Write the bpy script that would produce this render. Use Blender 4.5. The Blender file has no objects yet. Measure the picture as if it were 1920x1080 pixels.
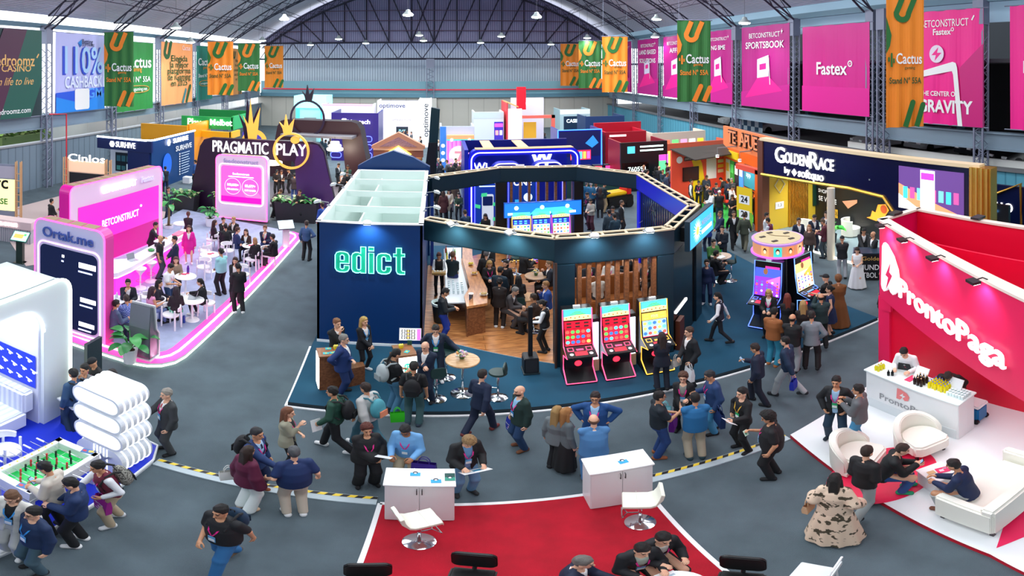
import bpy, bmesh, math, random
import numpy as np
import openvdb as vdb
from mathutils import Vector, Matrix
random.seed(7); np.random.seed(7)
SC = bpy.context.scene
COL = SC.collection
PI = math.pi
EYE = 8.0                                   # camera height (m)
# ------------------------------------------------------------------ camera: the photograph is a stitched equirectangular panorama
cam = bpy.data.cameras.new('camera'); cam.type = 'PANO'; cam.panorama_type = 'EQUIRECTANGULAR'
cam.longitude_min = -0.96; cam.longitude_max = 0.96; cam.latitude_min = -0.955; cam.latitude_max = 0.125
cam.clip_end = 400
cam_o = bpy.data.objects.new('camera', cam); COL.objects.link(cam_o); SC.camera = cam_o
cam_o.location = (0, 0, EYE); cam_o.rotation_euler = (PI/2, 0, -0.14)
# ------------------------------------------------------------------ world, exposure, added roof fill lights
SC.view_settings.view_transform = 'Standard'; SC.view_settings.look = 'None'
SC.view_settings.gamma = 1; SC.view_settings.use_curve_mapping = False
SC.view_settings.exposure = 0.6
w = bpy.data.worlds.new('daylight'); SC.world = w; w.use_nodes = True
bgn = w.node_tree.nodes['Background']
bgn.inputs[0].default_value = (0.86, 0.93, 1.0, 1); bgn.inputs[1].default_value = 1.9
def area_light(name, loc, sx, sy, power, col=(1, 1, 1), rot=(0, 0, 0)):
    l = bpy.data.lights.new(name, 'AREA'); l.shape = 'RECTANGLE'; l.size = sx; l.size_y = sy; l.energy = power; l.color = col
    o = bpy.data.objects.new(name, l); COL.objects.link(o); o.location = loc; o.rotation_euler = rot
    return o
for sx in (-11, 0.5, 12):                   # unseen area lights added under the roof to fill the hall
    for sy, pw in ((-4, 420), (8, 480), (20, 620), (32, 1000), (45, 1700)):
        area_light('roof_fill', (sx, sy, 15.0), 6, 9, pw, (0.93, 0.97, 1.0))
# ------------------------------------------------------------------ helpers
def at(px, py, z=0.0):
    """world point at height z that the photograph shows at pixel (px, py)"""
    th = (px-820)/1000; d = (EYE-z)/math.tan((py-125)/1000)
    return Vector((d*math.sin(th), d*math.cos(th), z))
def lin(h):
    c = [int(h[i:i+2], 16)/255 for i in (0, 2, 4)]
    return tuple(x/12.92 if x <= .04045 else ((x+.055)/1.055)**2.4 for x in c)
_M = {}
def mt(h, rough=.55, metal=0.0, emit=0.0, alpha=1.0, bump=None, noise=None, trans=0.0):
    """procedural material from a hex colour; noise=(scale, amount) mottles it, bump=(kind, scale, strength)"""
    key = (h, rough, metal, emit, alpha, bump, noise, trans)
    if key in _M: return _M[key]
    m = bpy.data.materials.new('mat_'+h); m.use_nodes = True; nt = m.node_tree; b = nt.nodes['Principled BSDF']
    c = lin(h); b.inputs['Base Color'].default_value = (*c, 1); b.inputs['Roughness'].default_value = rough
    b.inputs['Metallic'].default_value = metal
    if trans: b.inputs['Transmission Weight'].default_value = trans
    if emit: b.inputs['Emission Color'].default_value = (*c, 1); b.inputs['Emission Strength'].default_value = emit
    if alpha < 1: b.inputs['Alpha'].default_value = alpha
    tc = None
    if noise or bump: tc = nt.nodes.new('ShaderNodeTexCoord')
    if noise:
        n = nt.nodes.new('ShaderNodeTexNoise'); n.inputs['Scale'].default_value = noise[0]; n.inputs['Detail'].default_value = 5
        nt.links.new(tc.outputs['Object'], n.inputs['Vector'])
        r = nt.nodes.new('ShaderNodeMapRange'); r.inputs['From Min'].default_value = .3; r.inputs['From Max'].default_value = .7
        r.inputs['To Min'].default_value = 1-noise[1]; r.inputs['To Max'].default_value = 1+noise[1]
        nt.links.new(n.outputs['Fac'], r.inputs['Value'])
        mx = nt.nodes.new('ShaderNodeVectorMath'); mx.operation = 'SCALE'; mx.inputs[0].default_value = c
        nt.links.new(r.outputs['Result'], mx.inputs['Scale']); nt.links.new(mx.outputs['Vector'], b.inputs['Base Color'])
        if emit: nt.links.new(mx.outputs['Vector'], b.inputs['Emission Color'])
    if bump:
        kind, sc, st = bump[:3]
        if kind == 'noise':
            n = nt.nodes.new('ShaderNodeTexNoise'); n.inputs['Scale'].default_value = sc; out = n.outputs['Fac']
        else:
            n = nt.nodes.new('ShaderNodeTexWave'); n.inputs['Scale'].default_value = sc; n.bands_direction = kind; out = n.outputs['Fac']
        nt.links.new(tc.outputs['Object'], n.inputs['Vector'])
        bp = nt.nodes.new('ShaderNodeBump'); bp.inputs['Strength'].default_value = st; bp.inputs['Distance'].default_value = .04
        nt.links.new(out, bp.inputs['Height']); nt.links.new(bp.outputs['Normal'], b.inputs['Normal'])
    _M[key] = m
    return m
def em(h, s=2.0): return mt(h, .5, 0, s)
def striped(h1, h2, scale, axis='X', rough=.5, bump=0.0, width=None):
    """two-tone corrugated or planked surface"""
    key = ('s', h1, h2, scale, axis, rough, bump, width)
    if key in _M: return _M[key]
    m = bpy.data.materials.new('mat_striped'); m.use_nodes = True; nt = m.node_tree; b = nt.nodes['Principled BSDF']
    tc = nt.nodes.new('ShaderNodeTexCoord'); wv = nt.nodes.new('ShaderNodeTexWave')
    wv.bands_direction = axis; wv.inputs['Scale'].default_value = scale; wv.inputs['Distortion'].default_value = 0
    nt.links.new(tc.outputs['Object'], wv.inputs['Vector'])
    cr = nt.nodes.new('ShaderNodeValToRGB'); nt.links.new(wv.outputs['Fac'], cr.inputs['Fac'])
    cr.color_ramp.elements[0].color = (*lin(h1), 1); cr.color_ramp.elements[1].color = (*lin(h2), 1)
    if width: cr.color_ramp.elements[0].position = width; cr.color_ramp.elements[1].position = width+.04
    nt.links.new(cr.outputs['Color'], b.inputs['Base Color']); b.inputs['Roughness'].default_value = rough
    if bump:
        bp = nt.nodes.new('ShaderNodeBump'); bp.inputs['Strength'].default_value = bump; bp.inputs['Distance'].default_value = .05
        nt.links.new(wv.outputs['Fac'], bp.inputs['Height']); nt.links.new(bp.outputs['Normal'], b.inputs['Normal'])
    _M[key] = m
    return m
def wood(h1, h2, sx=1.0, sy=8.0, rough=.4, planks=None):
    key = ('w', h1, h2, sx, sy, rough, planks)
    if key in _M: return _M[key]
    m = bpy.data.materials.new('mat_wood'); m.use_nodes = True; nt = m.node_tree; b = nt.nodes['Principled BSDF']
    tc = nt.nodes.new('ShaderNodeTexCoord'); mp = nt.nodes.new('ShaderNodeMapping'); mp.inputs['Scale'].default_value = (sx, sy, sx)
    nt.links.new(tc.outputs['Object'], mp.inputs['Vector'])
    n = nt.nodes.new('ShaderNodeTexNoise'); n.inputs['Scale'].default_value = 3; n.inputs['Detail'].default_value = 6
    nt.links.new(mp.outputs['Vector'], n.inputs['Vector'])
    cr = nt.nodes.new('ShaderNodeValToRGB'); nt.links.new(n.outputs['Fac'], cr.inputs['Fac'])
    cr.color_ramp.elements[0].position = .35; cr.color_ramp.elements[1].position = .65
    cr.color_ramp.elements[0].color = (*lin(h1), 1); cr.color_ramp.elements[1].color = (*lin(h2), 1)
    last = cr.outputs['Color']
    if planks:
        bk = nt.nodes.new('ShaderNodeTexBrick'); bk.inputs['Scale'].default_value = planks
        bk.inputs['Color1'].default_value = (1, 1, 1, 1); bk.inputs['Color2'].default_value = (.72, .72, .72, 1); bk.inputs['Mortar'].default_value = (.35, .35, .35, 1)
        bk.inputs['Mortar Size'].default_value = .008; bk.inputs['Brick Width'].default_value = 2.4; bk.inputs['Row Height'].default_value = .28
        nt.links.new(tc.outputs['Object'], bk.inputs['Vector'])
        mx = nt.nodes.new('ShaderNodeVectorMath'); mx.operation = 'MULTIPLY'
        nt.links.new(last, mx.inputs[0]); nt.links.new(bk.outputs['Color'], mx.inputs[1]); last = mx.outputs['Vector']
    nt.links.new(last, b.inputs['Base Color']); b.inputs['Roughness'].default_value = rough
    _M[key] = m
    return m
ORG = {}
def tag(o, label=None, cat=None, group=None, kind=None):
    if label: o['label'] = label
    if cat: o['category'] = cat
    if group: o['group'] = group
    if kind: o['kind'] = kind
    return o
def thing(name, label, cat, loc=(0, 0, 0), group=None, rz=0.0):
    o = bpy.data.objects.new(name, None); COL.objects.link(o); o.empty_display_size = .2
    o.location = loc; o.rotation_euler = (0, 0, rz); ORG[o.name] = Vector(loc)
    return tag(o, label, cat, group)
def dup(root, loc, rz=0.0, label=None, group=None):
    """a copy of a thing with copies of its parts and sub-parts"""
    r = root.copy(); COL.objects.link(r); r.location = loc; r.rotation_euler = (0, 0, rz)
    if label: r['label'] = label
    if group: r['group'] = group
    def rec(src, dst):
        for ch in list(src.children):
            c = ch.copy(); COL.objects.link(c); c.parent = dst; rec(ch, c)
    rec(root, r)
    return r
def smooth_mesh(me, ang=None):
    if ang is None: me.polygons.foreach_set('use_smooth', [True]*len(me.polygons))
    else:
        me.polygons.foreach_set('use_smooth', [True]*len(me.polygons)); me.set_sharp_from_angle(angle=ang)
_TX = {}
def text_mesh(s, size, depth, bold, align, shear, sp=1.0):
    key = (s, size, depth, bold, align, shear, sp)
    if key not in _TX:
        cu = bpy.data.curves.new('lettering', 'FONT'); cu.body = s; cu.size = size; cu.extrude = depth/2; cu.offset = bold*size
        cu.align_x = align; cu.align_y = 'CENTER'; cu.shear = shear; cu.resolution_u = 3; cu.space_character = sp
        o = bpy.data.objects.new('lettering', cu); me = bpy.data.meshes.new_from_object(o)
        v = [tuple(p.co) for p in me.vertices]; f = [tuple(p.vertices) for p in me.polygons]
        bpy.data.objects.remove(o); bpy.data.curves.remove(cu); bpy.data.meshes.remove(me); _TX[key] = (v, f)
    return _TX[key]
class Fr:
    """a vertical plane: o origin, U along it (viewer's left to right), N towards the viewer, V up"""
    def __init__(s, o, u, tilt=0.0):
        s.o = Vector(o); s.U = Vector((u[0], u[1], 0)).normalized(); s.N = s.U.cross(Vector((0, 0, 1))); s.V = Vector((0, 0, 1))
        if tilt: R = Matrix.Rotation(tilt, 3, s.U); s.V = R @ s.V; s.N = R @ s.N
    def P(s, u, v, w=0.0): return s.o+s.U*u+s.V*v+s.N*w
class MB:
    """collects boxes, bars, tubes, panels and lettering; build() links them as ONE mesh object"""
    def __init__(s): s.v = []; s.f = []; s.mi = []; s.mats = []
    def add(s, vs, fs, mat):
        if mat not in s.mats: s.mats.append(mat)
        k = s.mats.index(mat); b = len(s.v)
        s.v.extend(tuple(p) for p in vs)
        for f in fs: s.f.append(tuple(i+b for i in f)); s.mi.append(k)
        return s
    def box(s, x0, x1, y0, y1, z0, z1, mat):
        return s.add([(x0, y0, z0), (x1, y0, z0), (x1, y1, z0), (x0, y1, z0), (x0, y0, z1), (x1, y0, z1), (x1, y1, z1), (x0, y1, z1)],
                     [(3, 2, 1, 0), (4, 5, 6, 7), (0, 1, 5, 4), (1, 2, 6, 5), (2, 3, 7, 6), (3, 0, 4, 7)], mat)
    def obox(s, c, size, R, mat):
        hx, hy, hz = [q/2 for q in size]; c = Vector(c)
        vs = [c+R @ Vector((x, y, z)) for x, y, z in ((-hx, -hy, -hz), (hx, -hy, -hz), (hx, hy, -hz), (-hx, hy, -hz), (-hx, -hy, hz), (hx, -hy, hz), (hx, hy, hz), (-hx, hy, hz))]
        return s.add(vs, [(3, 2, 1, 0), (4, 5, 6, 7), (0, 1, 5, 4), (1, 2, 6, 5), (2, 3, 7, 6), (3, 0, 4, 7)], mat)
    def ext(s, pts, vec, mat, side=None):
        """a polygon (3-D points) pushed along vec"""
        n = len(pts); vec = Vector(vec); a = [Vector(p) for p in pts]; b = [p+vec for p in a]
        nn = sum(((a[i]-a[0]).cross(a[(i+1) % n]-a[0]) for i in range(1, n)), Vector())
        if nn.dot(vec) > 0: a.reverse(); b.reverse()
        s.add(a+b, [tuple(range(n)), tuple(range(2*n-1, n-1, -1))], mat)
        return s.add(a+b, [(i, i+n, (i+1) % n+n, (i+1) % n) for i in range(n)], side or mat)
    def prism(s, pts, z0, z1, mat, side=None): return s.ext([(p[0], p[1], z0) for p in pts], (0, 0, z1-z0), mat, side)
    def quad(s, a, b, c, d, mat): return s.add([a, b, c, d], [(0, 1, 2, 3)], mat)
    def tube(s, path, r, mat, n=8, closed=False, r2=None, caps=True):
        P = [Vector(p) for p in path]; m = len(P); vs = []; up = Vector((0, 0, 1))
        for i, p in enumerate(P):
            if closed: t = P[(i+1) % m]-P[i-1]
            else: t = P[min(i+1, m-1)]-P[max(i-1, 0)]
            if t.length < 1e-9: t = up.copy()
            t.normalize(); a = t.cross(up if abs(t.z) < .95 else Vector((0, 1, 0))).normalized(); b = t.cross(a)
            rr = r if r2 is None else r+(r2-r)*i/max(m-1, 1)
            vs += [p+(a*math.cos(2*PI*k/n)+b*math.sin(2*PI*k/n))*rr for k in range(n)]
        fs = [(i*n+k, i*n+(k+1) % n, ((i+1) % m)*n+(k+1) % n, ((i+1) % m)*n+k) for i in range(m if closed else m-1) for k in range(n)]
        if caps and not closed: fs += [tuple(range(n-1, -1, -1)), tuple((m-1)*n+k for k in range(n))]
        return s.add(vs, fs, mat)
    def lathe(s, prof, c, mat, n=24, axis=None):
        c = Vector(c); vs = []; m = len(prof)
        for r, z in prof: vs += [c+Vector((r*math.cos(2*PI*k/n), r*math.sin(2*PI*k/n), z)) for k in range(n)]
        fs = [(i*n+k, i*n+(k+1) % n, (i+1)*n+(k+1) % n, (i+1)*n+k) for i in range(m-1) for k in range(n)]
        fs += [tuple(range(n-1, -1, -1)), tuple((m-1)*n+k for k in range(n))]
        return s.add(vs, fs, mat)
    def sph(s, c, r, mat, sc=(1, 1, 1), n=10):
        return s.lathe([(r*math.sin(PI*(i+.02)/(n+.04))*1, -r*math.cos(PI*(i+.02)/(n+.04))*sc[2]) for i in range(n+1)], c, mat, n=12)
    # ---- on a plane
    def rect(s, F, u0, v0, u1, v1, mat, w=0.0): return s.quad(F.P(u0, v0, w), F.P(u1, v0, w), F.P(u1, v1, w), F.P(u0, v1, w), mat)
    def slab(s, F, u0, v0, u1, v1, w0, w1, mat, side=None):
        return s.ext([F.P(u0, v0, w0), F.P(u1, v0, w0), F.P(u1, v1, w0), F.P(u0, v1, w0)], F.N*(w1-w0), mat, side)
    def poly(s, F, pts, mat, w=0.0): return s.add([F.P(u, v, w) for u, v in pts], [tuple(range(len(pts)))], mat)
    def pslab(s, F, pts, w0, w1, mat, side=None): return s.ext([F.P(u, v, w0) for u, v in pts], F.N*(w1-w0), mat, side)
    def disc(s, F, u, v, r, mat, w=0.0, n=24, ry=None): return s.poly(F, [(u+r*math.cos(2*PI*k/n), v+(ry or r)*math.sin(2*PI*k/n)) for k in range(n)], mat, w)
    def ring(s, F, u, v, r, t, mat, w=0.0, n=32):
        vs = []; 
        for k in range(n):
            a = 2*PI*k/n; vs += [F.P(u+r*math.cos(a), v+r*math.sin(a), w), F.P(u+(r+t)*math.cos(a), v+(r+t)*math.sin(a), w)]
        return s.add(vs, [(2*k, 2*k+1, (2*k+3) % (2*n), (2*k+2) % (2*n)) for k in range(n)], mat)
    def line(s, F, pts, r, mat, w=0.0, closed=False, n=6): return s.tube([F.P(u, v, w) for u, v in pts], r, mat, n, closed)
    def text(s, F, t, u, v, size, mat, w=.01, depth=0.0, bold=0.0, align='CENTER', shear=0.0, width=None, sp=1.0, rot=0.0):
        vs, fs = text_mesh(t, size, depth, bold, align, shear, sp)
        kx = 1.0
        if width:
            x0 = min(p[0] for p in vs); x1 = max(p[0] for p in vs); kx = width/max(x1-x0, 1e-6)
        cr, sr = math.cos(rot), math.sin(rot)
        return s.add([F.P(u+(p[0]*kx*cr-p[1]*sr), v+(p[0]*kx*sr+p[1]*cr), w+depth/2+p[2]) for p in vs], fs, mat)
    def build(s, name, parent=None, smooth=None, bevel=0.0, seg=2, label=None, cat=None, group=None, kind=None, origin=None, fix=False):
        if parent is not None: org = ORG[parent.name]
        elif origin is not None: org = Vector(origin)
        elif kind == 'structure': org = Vector()
        else:
            xs, ys, zs = zip(*s.v); org = Vector(((min(xs)+max(xs))/2, (min(ys)+max(ys))/2, min(zs)))
        me = bpy.data.meshes.new(name); me.from_pydata([(x-org.x, y-org.y, z-org.z) for x, y, z in s.v], [], s.f)
        for m in s.mats: me.materials.append(m)
        me.polygons.foreach_set('material_index', s.mi)
        if bevel or fix:
            bm = bmesh.new(); bm.from_mesh(me); bmesh.ops.remove_doubles(bm, verts=bm.verts, dist=1e-5)
            bmesh.ops.recalc_face_normals(bm, faces=bm.faces)
            if bevel:
                es = [e for e in bm.edges if len(e.link_faces) == 2 and e.calc_face_angle(0) > .6]
                bmesh.ops.bevel(bm, geom=es, offset=bevel, segments=seg, affect='EDGES', clamp_overlap=True)
            bm.to_mesh(me); bm.free()
        if smooth is not None: smooth_mesh(me, smooth if smooth is not True else None)
        me.update()
        o = bpy.data.objects.new(name, me); COL.objects.link(o)
        if parent is not None: o.parent = parent; ORG[o.name] = org
        else: o.location = org; ORG[o.name] = org
        return tag(o, label, cat, group, kind)
def struct(mb, name, **k): return mb.build(name, kind='structure', **k)
def rrect(u0, v0, u1, v1, r, n=6, corners=(1, 1, 1, 1)):
    """outline of a rounded rectangle, counter-clockwise; corners bl br tr tl"""
    pts = []
    for (cx, cy, a0, on) in ((u0+r, v0+r, PI, corners[0]), (u1-r, v0+r, 1.5*PI, corners[1]), (u1-r, v1-r, 0, corners[2]), (u0+r, v1-r, .5*PI, corners[3])):
        if on: pts += [(cx+r*math.cos(a0+.5*PI*k/n), cy+r*math.sin(a0+.5*PI*k/n)) for k in range(n+1)]
        else: pts.append((u0 if cx == u0+r else u1, v0 if cy == v0+r else v1))
    return pts
def RZ(a): return Matrix.Rotation(a, 3, 'Z')
def RX(a): return Matrix.Rotation(a, 3, 'X')
def RY(a): return Matrix.Rotation(a, 3, 'Y')
WHITE = mt('f2f4f5', .4); BLACK = mt('0d0f12', .45); CHROME = mt('d8dde0', .12, 1.0); GREY = mt('8b9096', .5)
STEEL = mt('80859a', .5, .2); GLOW = em('ffffff', 6); GLASS = mt('e8f4f6', .05, 0, 0, .25)
# ================================================================== the hall
XL,XR,YB = -23.5,22.7,68.6
CARPET = mt('58676f',.95,noise=(1.3,.16),bump=('noise',140,.5))
struct(MB().quad((-40,-8,0),(50,-8,0),(50,80,0),(-40,80,0),CARPET),'floor')
BLUEW = striped('3f8299','57a0b8',.55,'Y',.55,.25,.03); BLUEL = striped('5b6b79','6f8190',.5,'Y',.55,.2,.03)
struct(MB().box(XR,XR+.2,-8,YB,0,2.85,BLUEW).box(XR-.15,XR+.35,-8,YB,2.85,2.98,mt('6d6f73',.6)),'wall_right')
struct(MB().box(XL-.2,XL,-8,YB,0,3.0,BLUEL).box(XL-.35,XL+.1,-8,YB,3.0,3.1,mt('8d8f94',.6)),'wall_left')
struct(MB().box(XL,XR,-8.3,-8,0,18,mt('7f878d',.7)),'wall_front')
b = MB()
for x0 in range(-24,23,2): b.box(x0+.02,x0+1.98,YB,YB+.2,0,4.05,mt('c3c0b7',.6))
b.box(XL,XR,YB+.02,YB+.18,0,4.0,mt('8f8c85',.6))
b.box(XL,XR,YB-.5,YB+.2,4.05,4.5,mt('5f8ea2',.5)); b.box(XL,XR,YB-.1,YB+.2,4.5,6.1,mt('79a7b6',.5))
b.box(XL,XR,YB+3,YB+3.2,5.9,11.4,striped('8f99a6','bcc6d0',.9,'X',.4,.4))
struct(b,'wall_back')
def archz(t): return 10.55+.75*t+7.6*(1-(2*t-1)**2)
def ceilz(x): return archz((x-XL+1)/(XR-XL+2))+.985
b = MB(); n = 28
vs = [(XL+(XR-XL)*i/n,YB-.15,archz(i/n)+.9) for i in range(n+1)]+[(XR,YB-.15,11.0),(XL,YB-.15,11.0)]
b.add(vs,[tuple(range(len(vs)))],striped('76759a','a09dc2',1.1,'X',.5,.5))
struct(b,'wall_gable')
b = MB(); vs = []; ys = [-8,15,35,55,YB+3.4]
for y in ys: vs += [(XL-1+(XR-XL+2)*i/n,y,archz(i/n)+1.0) for i in range(n+1)]
ROOF = striped('b4b0c4','e2deec',2.2,'X',.55,.5)
b.add(vs,[(j*(n+1)+i,j*(n+1)+i+1,(j+1)*(n+1)+i+1,(j+1)*(n+1)+i) for j in range(len(ys)-1) for i in range(n)],ROOF)
struct(b,'ceiling',smooth=True)
TR = mt('3c3a4b',.5,.2); TRD = mt('4b4658',.5,.2)
def zig(b,A,B,k,r,mat):
    for i in range(k):
        p = A[i] if i % 2 == 0 else B[i]; q = B[i+1] if i % 2 == 0 else A[i+1]
        b.tube([p,q],r,mat,4,caps=False)
for k in range(7):                           # arched roof trusses from column to column
    yl,yr = 18.4+7.45*k,21.3+7.3*k
    if k == 6: yl = yr = YB-.6
    b = MB(); n = 36; ch = []
    for dy,dz in ((-.35,0),(.35,0),(0,.85)):
        P = [Vector((XL+.4+(XR-XL-.8)*i/n,yl+(yr-yl)*i/n+dy,archz(i/n)+dz-.1)) for i in range(n+1)]
        ch.append(P); b.tube(P,.07,TR,5)
    zig(b,ch[0],ch[2],n,.03,TR); zig(b,ch[2],ch[1],n,.03,TR); zig(b,ch[0],ch[1],n,.028,TR)
    struct(b,'roof_beam')
for t in (.05,.12,.2,.3,.42,.58,.7,.8,.88,.95):     # lattice purlins along the hall
    b = MB(); x = XL+(XR-XL)*t; z = archz(t)+.45; m = 62
    A = [Vector((x,-6+i*1.2,z)) for i in range(m+1)]; Bq = [Vector((x,-6+i*1.2,z+.42)) for i in range(m+1)]
    b.tube([A[0],A[-1]],.035,TRD,4); b.tube([Bq[0],Bq[-1]],.035,TRD,4); zig(b,A,Bq,m,.018,TRD)
    struct(b,'purlin_beam')
b = MB()                                     # flat end truss and its posts
for z in (11.1,9.0): b.tube([(XL,YB-.6,z),(XR,YB-.6,z)],.12,TR,5)
A = [Vector((XL+(XR-XL)*i/30,YB-.6,9.0)) for i in range(31)]; Bq = [Vector((p.x,p.y,11.1)) for p in A]
zig(b,A,Bq,30,.06,TR)
for i in range(1,16):
    t = i/16; x = XL+(XR-XL)*t; b.tube([(x,YB-.6,11.1),(x,YB-.6,archz(t))],.09,TR,4,caps=False)
    b.tube([(x,YB-.6,archz(t)),(x+(2.9 if t < .5 else -2.9),YB-.6,11.1)],.08,TR,4,caps=False)
for z in (12.6,13.9,15.2):
    hw = 23*math.sqrt(max(0,1-(z-11.2)/7.3)); b.tube([(-hw,YB-.8,z),(hw-.8,YB-.8,z)],.05,mt('6a5161',.5),4)
struct(b,'trim_1')
b = MB().tube([(XL+.5,YB-.7,5.05),(XR-.5,YB-.7,5.05)],.09,mt('e0304a',.4),8)
tag(b.build('sprinkler_pipe'),'long red sprinkler pipe along the blue fascia of the far wall','pipe')
def lattice_column(x,y,z1=11.3,wd=.5,z0=0):
    b = MB(); m = int((z1-z0-1.2)/.34); mat = STEEL
    for sx in (-1,1):
        for sy in (-1,1): b.box(x+sx*wd/2-.045,x+sx*wd/2+.045,y+sy*wd/2-.045,y+sy*wd/2+.045,z0,z1,mat)
    for i in range(m):
        a,c = z0+i*.34,z0+(i+1)*.34; s = 1 if i % 2 else -1
        for q in (-1,1):
            b.tube([(x-s*wd/2,y+q*wd/2,a),(x+s*wd/2,y+q*wd/2,c)],.022,mat,4,caps=False)
            b.tube([(x+q*wd/2,y-s*wd/2,a),(x+q*wd/2,y+s*wd/2,c)],.022,mat,4,caps=False)
    b.box(x-wd/2-.06,x+wd/2+.06,y-wd/2-.06,y+wd/2+.06,z1-1.2,z1,mat)
    struct(b,'hall_column')
for k in range(8): lattice_column(XR-.1,13.9+7.35*k)
lattice_column(XR-.1,20.4)
for k in range(7): lattice_column(XL+.1,18.6+7.4*k,10.7)
lattice_column(-.9,YB-.8,9.0,.9,4.0)
struct(MB().box(-1.7,-.1,YB-1.4,YB-.2,0,4.0,mt('c9c7c0',.6)),'pillar')
BEAM = mt('7c90a0',.5)
for nm,x,z0,z1 in (('right',XR+.15,3.9,4.7),('left',XL-.25,3.95,4.8)):
    struct(MB().box(x-.06,x+.06,-8,YB,z0,z1,BEAM).box(x-.2,x+.2,-8,YB,z0-.05,z0+.03,BEAM).box(x-.2,x+.2,-8,YB,z1-.03,z1+.05,BEAM),nm+'_side_beam')
    struct(MB().box(x-.15,x+.15,-8,YB,(11.25 if nm == 'right' else 10.55),(11.6 if nm == 'right' else 10.85),mt('5c7f92',.5)),nm+'_eaves_beam')
b = MB().tube([(XL+.8,27.2,0),(XL+.8,27.2,4.85),(XL+.8,25.5,4.95)],.05,mt('e02c3c',.4),6)
tag(b.build('hydrant_pipe'),'bent red water pipe standing against the left side wall below the cashback banner','pipe')
# ---------------- beyond the side openings: bright yard on the left, dim car park on the right
struct(MB().box(-45,-29.8,-10,90,-.1,0,mt('b9b8b2',.9)),'yard_ground')
b = MB()
for y0 in range(-8,88,3): b.box(-31,-30.8,y0+.04,y0+2.96,0,4.0,mt('d9d7d2',.8))
struct(b,'yard_wall')
struct(MB().box(XR+1.0,XR+1.2,-8,75,10.3,13,mt('8fb0c4',.5,0,.25)),'window_1')
b = MB(); rnd = random.Random(3)
for i in range(420):
    c = Vector((-29.3+rnd.uniform(-.5,.5),27+rnd.uniform(0,5.5),2.6+rnd.uniform(0,1.6))); a = rnd.uniform(0,6); u = Vector((math.cos(a),math.sin(a),rnd.uniform(-.5,.5)))*.25; v = Vector((-math.sin(a),math.cos(a),.6))*.14
    b.quad(c-u,c-v,c+u,c+v,mt(('7fa04a','5f8a3c','a8b868')[i % 3],.8))
b.box(-29.9,-28.7,27,32.5,0,2.7,mt('6d7f4a',.9))
tag(b.build('shrub'),'leafy green shrub seen through the opening under the cashback banner','shrub')
struct(MB().box(XR+.5,40,-10,75,2.3,2.45,mt('4a4d50',.9)).box(39.8,40,-10,75,2.4,12,mt('2c2f33',.9)).box(XR+.5,40,-10,75,8.2,8.4,mt('3a3d42',.9)),'parking_floor')
b = MB()
for y in range(4,70,8): b.box(30,30.4,y,y+.4,2.45,8.2,mt('33566a',.7))
struct(b,'parking_column')
struct(MB().box(XR+.55,XR+.7,6,24,2.45,3.3,mt('d9dbd8',.7)),'parking_wall')
def car(x,y,rz,hexc,label):
    t = thing('car',label,'car',(x,y,2.45),'cars in the car park beyond the right wall'); t.rotation_euler.z = rz
    ORG[t.name] = Vector(); pm = mt(hexc,.25,.1)
    sec = [(-2.15,.35,.62,.8),(-2.1,.3,.85,.84),(-1.2,.25,.98,.88),(1.0,.25,.92,.88),(1.9,.28,.78,.84),(2.15,.35,.6,.76)]
    b = MB(); vs = []
    for yy,z0,z1,hw in sec: vs += [(-hw,yy,z0),(-hw*1.02,yy,(z0+z1)/2),(-hw*.9,yy,z1),(hw*.9,yy,z1),(hw*1.02,yy,(z0+z1)/2),(hw,yy,z0)]
    b.add(vs,[(i*6+k,i*6+(k+1) % 6,(i+1)*6+(k+1) % 6,(i+1)*6+k) for i in range(5) for k in range(6)]+[(0,1,2,3,4,5),(35,34,33,32,31,30)],pm)
    b.build('body',t,smooth=.7,fix=True)
    c = MB(); vs = []
    for yy,z,hw in ((-1.75,.95,.78),(-1.1,1.42,.62),(.2,1.45,.62),(1.05,.93,.76)): vs += [(-hw,yy,z),(hw,yy,z)]
    c.add(vs+[(-.78,-1.75,.9),(.78,-1.75,.9),(.76,1.05,.88),(-.76,1.05,.88)],[(0,1,3,2),(2,3,5,4),(4,5,7,6),(0,2,4,6,11,8),(1,9,10,7,5,3)],mt('15191d',.1))
    c.build('cabin_window',t); r = MB().box(-.6,.6,-1.0,.15,1.43,1.47,pm); r.build('roof',t,bevel=.015)
    for sx in (-1,1):
        for yy in (-1.3,1.35):
            MB().tube([(sx*.68,yy,.32),(sx*.9,yy,.32)],.32,BLACK,16).build('wheel',t)
    for sx in (-.55,.55): MB().box(sx-.17,sx+.17,2.02,2.13,.62,.74,mt('eef4f8',.2)).build('headlight',t)
for x,y,rz,c,l in ((27,42,1.4,'d9dde0','white pickup style car parked beyond the right wall under the long pink banners'),(26.6,36,1.5,'c3c8cc','pale silver car parked behind the sportsbook banner pillar'),
                       (27,24.5,1.35,'a9b0b4','grey saloon car parked beyond the beam below the white lettered pink banner'),(28.6,21.2,1.45,'878e93','darker grey car parked beside the grey saloon'),
                       (26.8,13.5,1.2,'16181b','black car parked low beyond the pink banner with the white frame'),(28.5,17,1.3,'23262b','black car parked behind the white barrier wall')):
    car(x,y,rz,c,l)
b = MB(); F = Fr((24.2,39.6,2.6),(0,-1))
for i in range(9):
    for j in range(4): b.rect(F,i*.55,j*.5,i*.55+.55,j*.5+.5,mt('2b4f6e' if (i+j) % 2 else 'b9cbd6',.6))
tag(b.build('checkered_screen'),'blue and white checkered screen beyond the right wall','screen')
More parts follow.
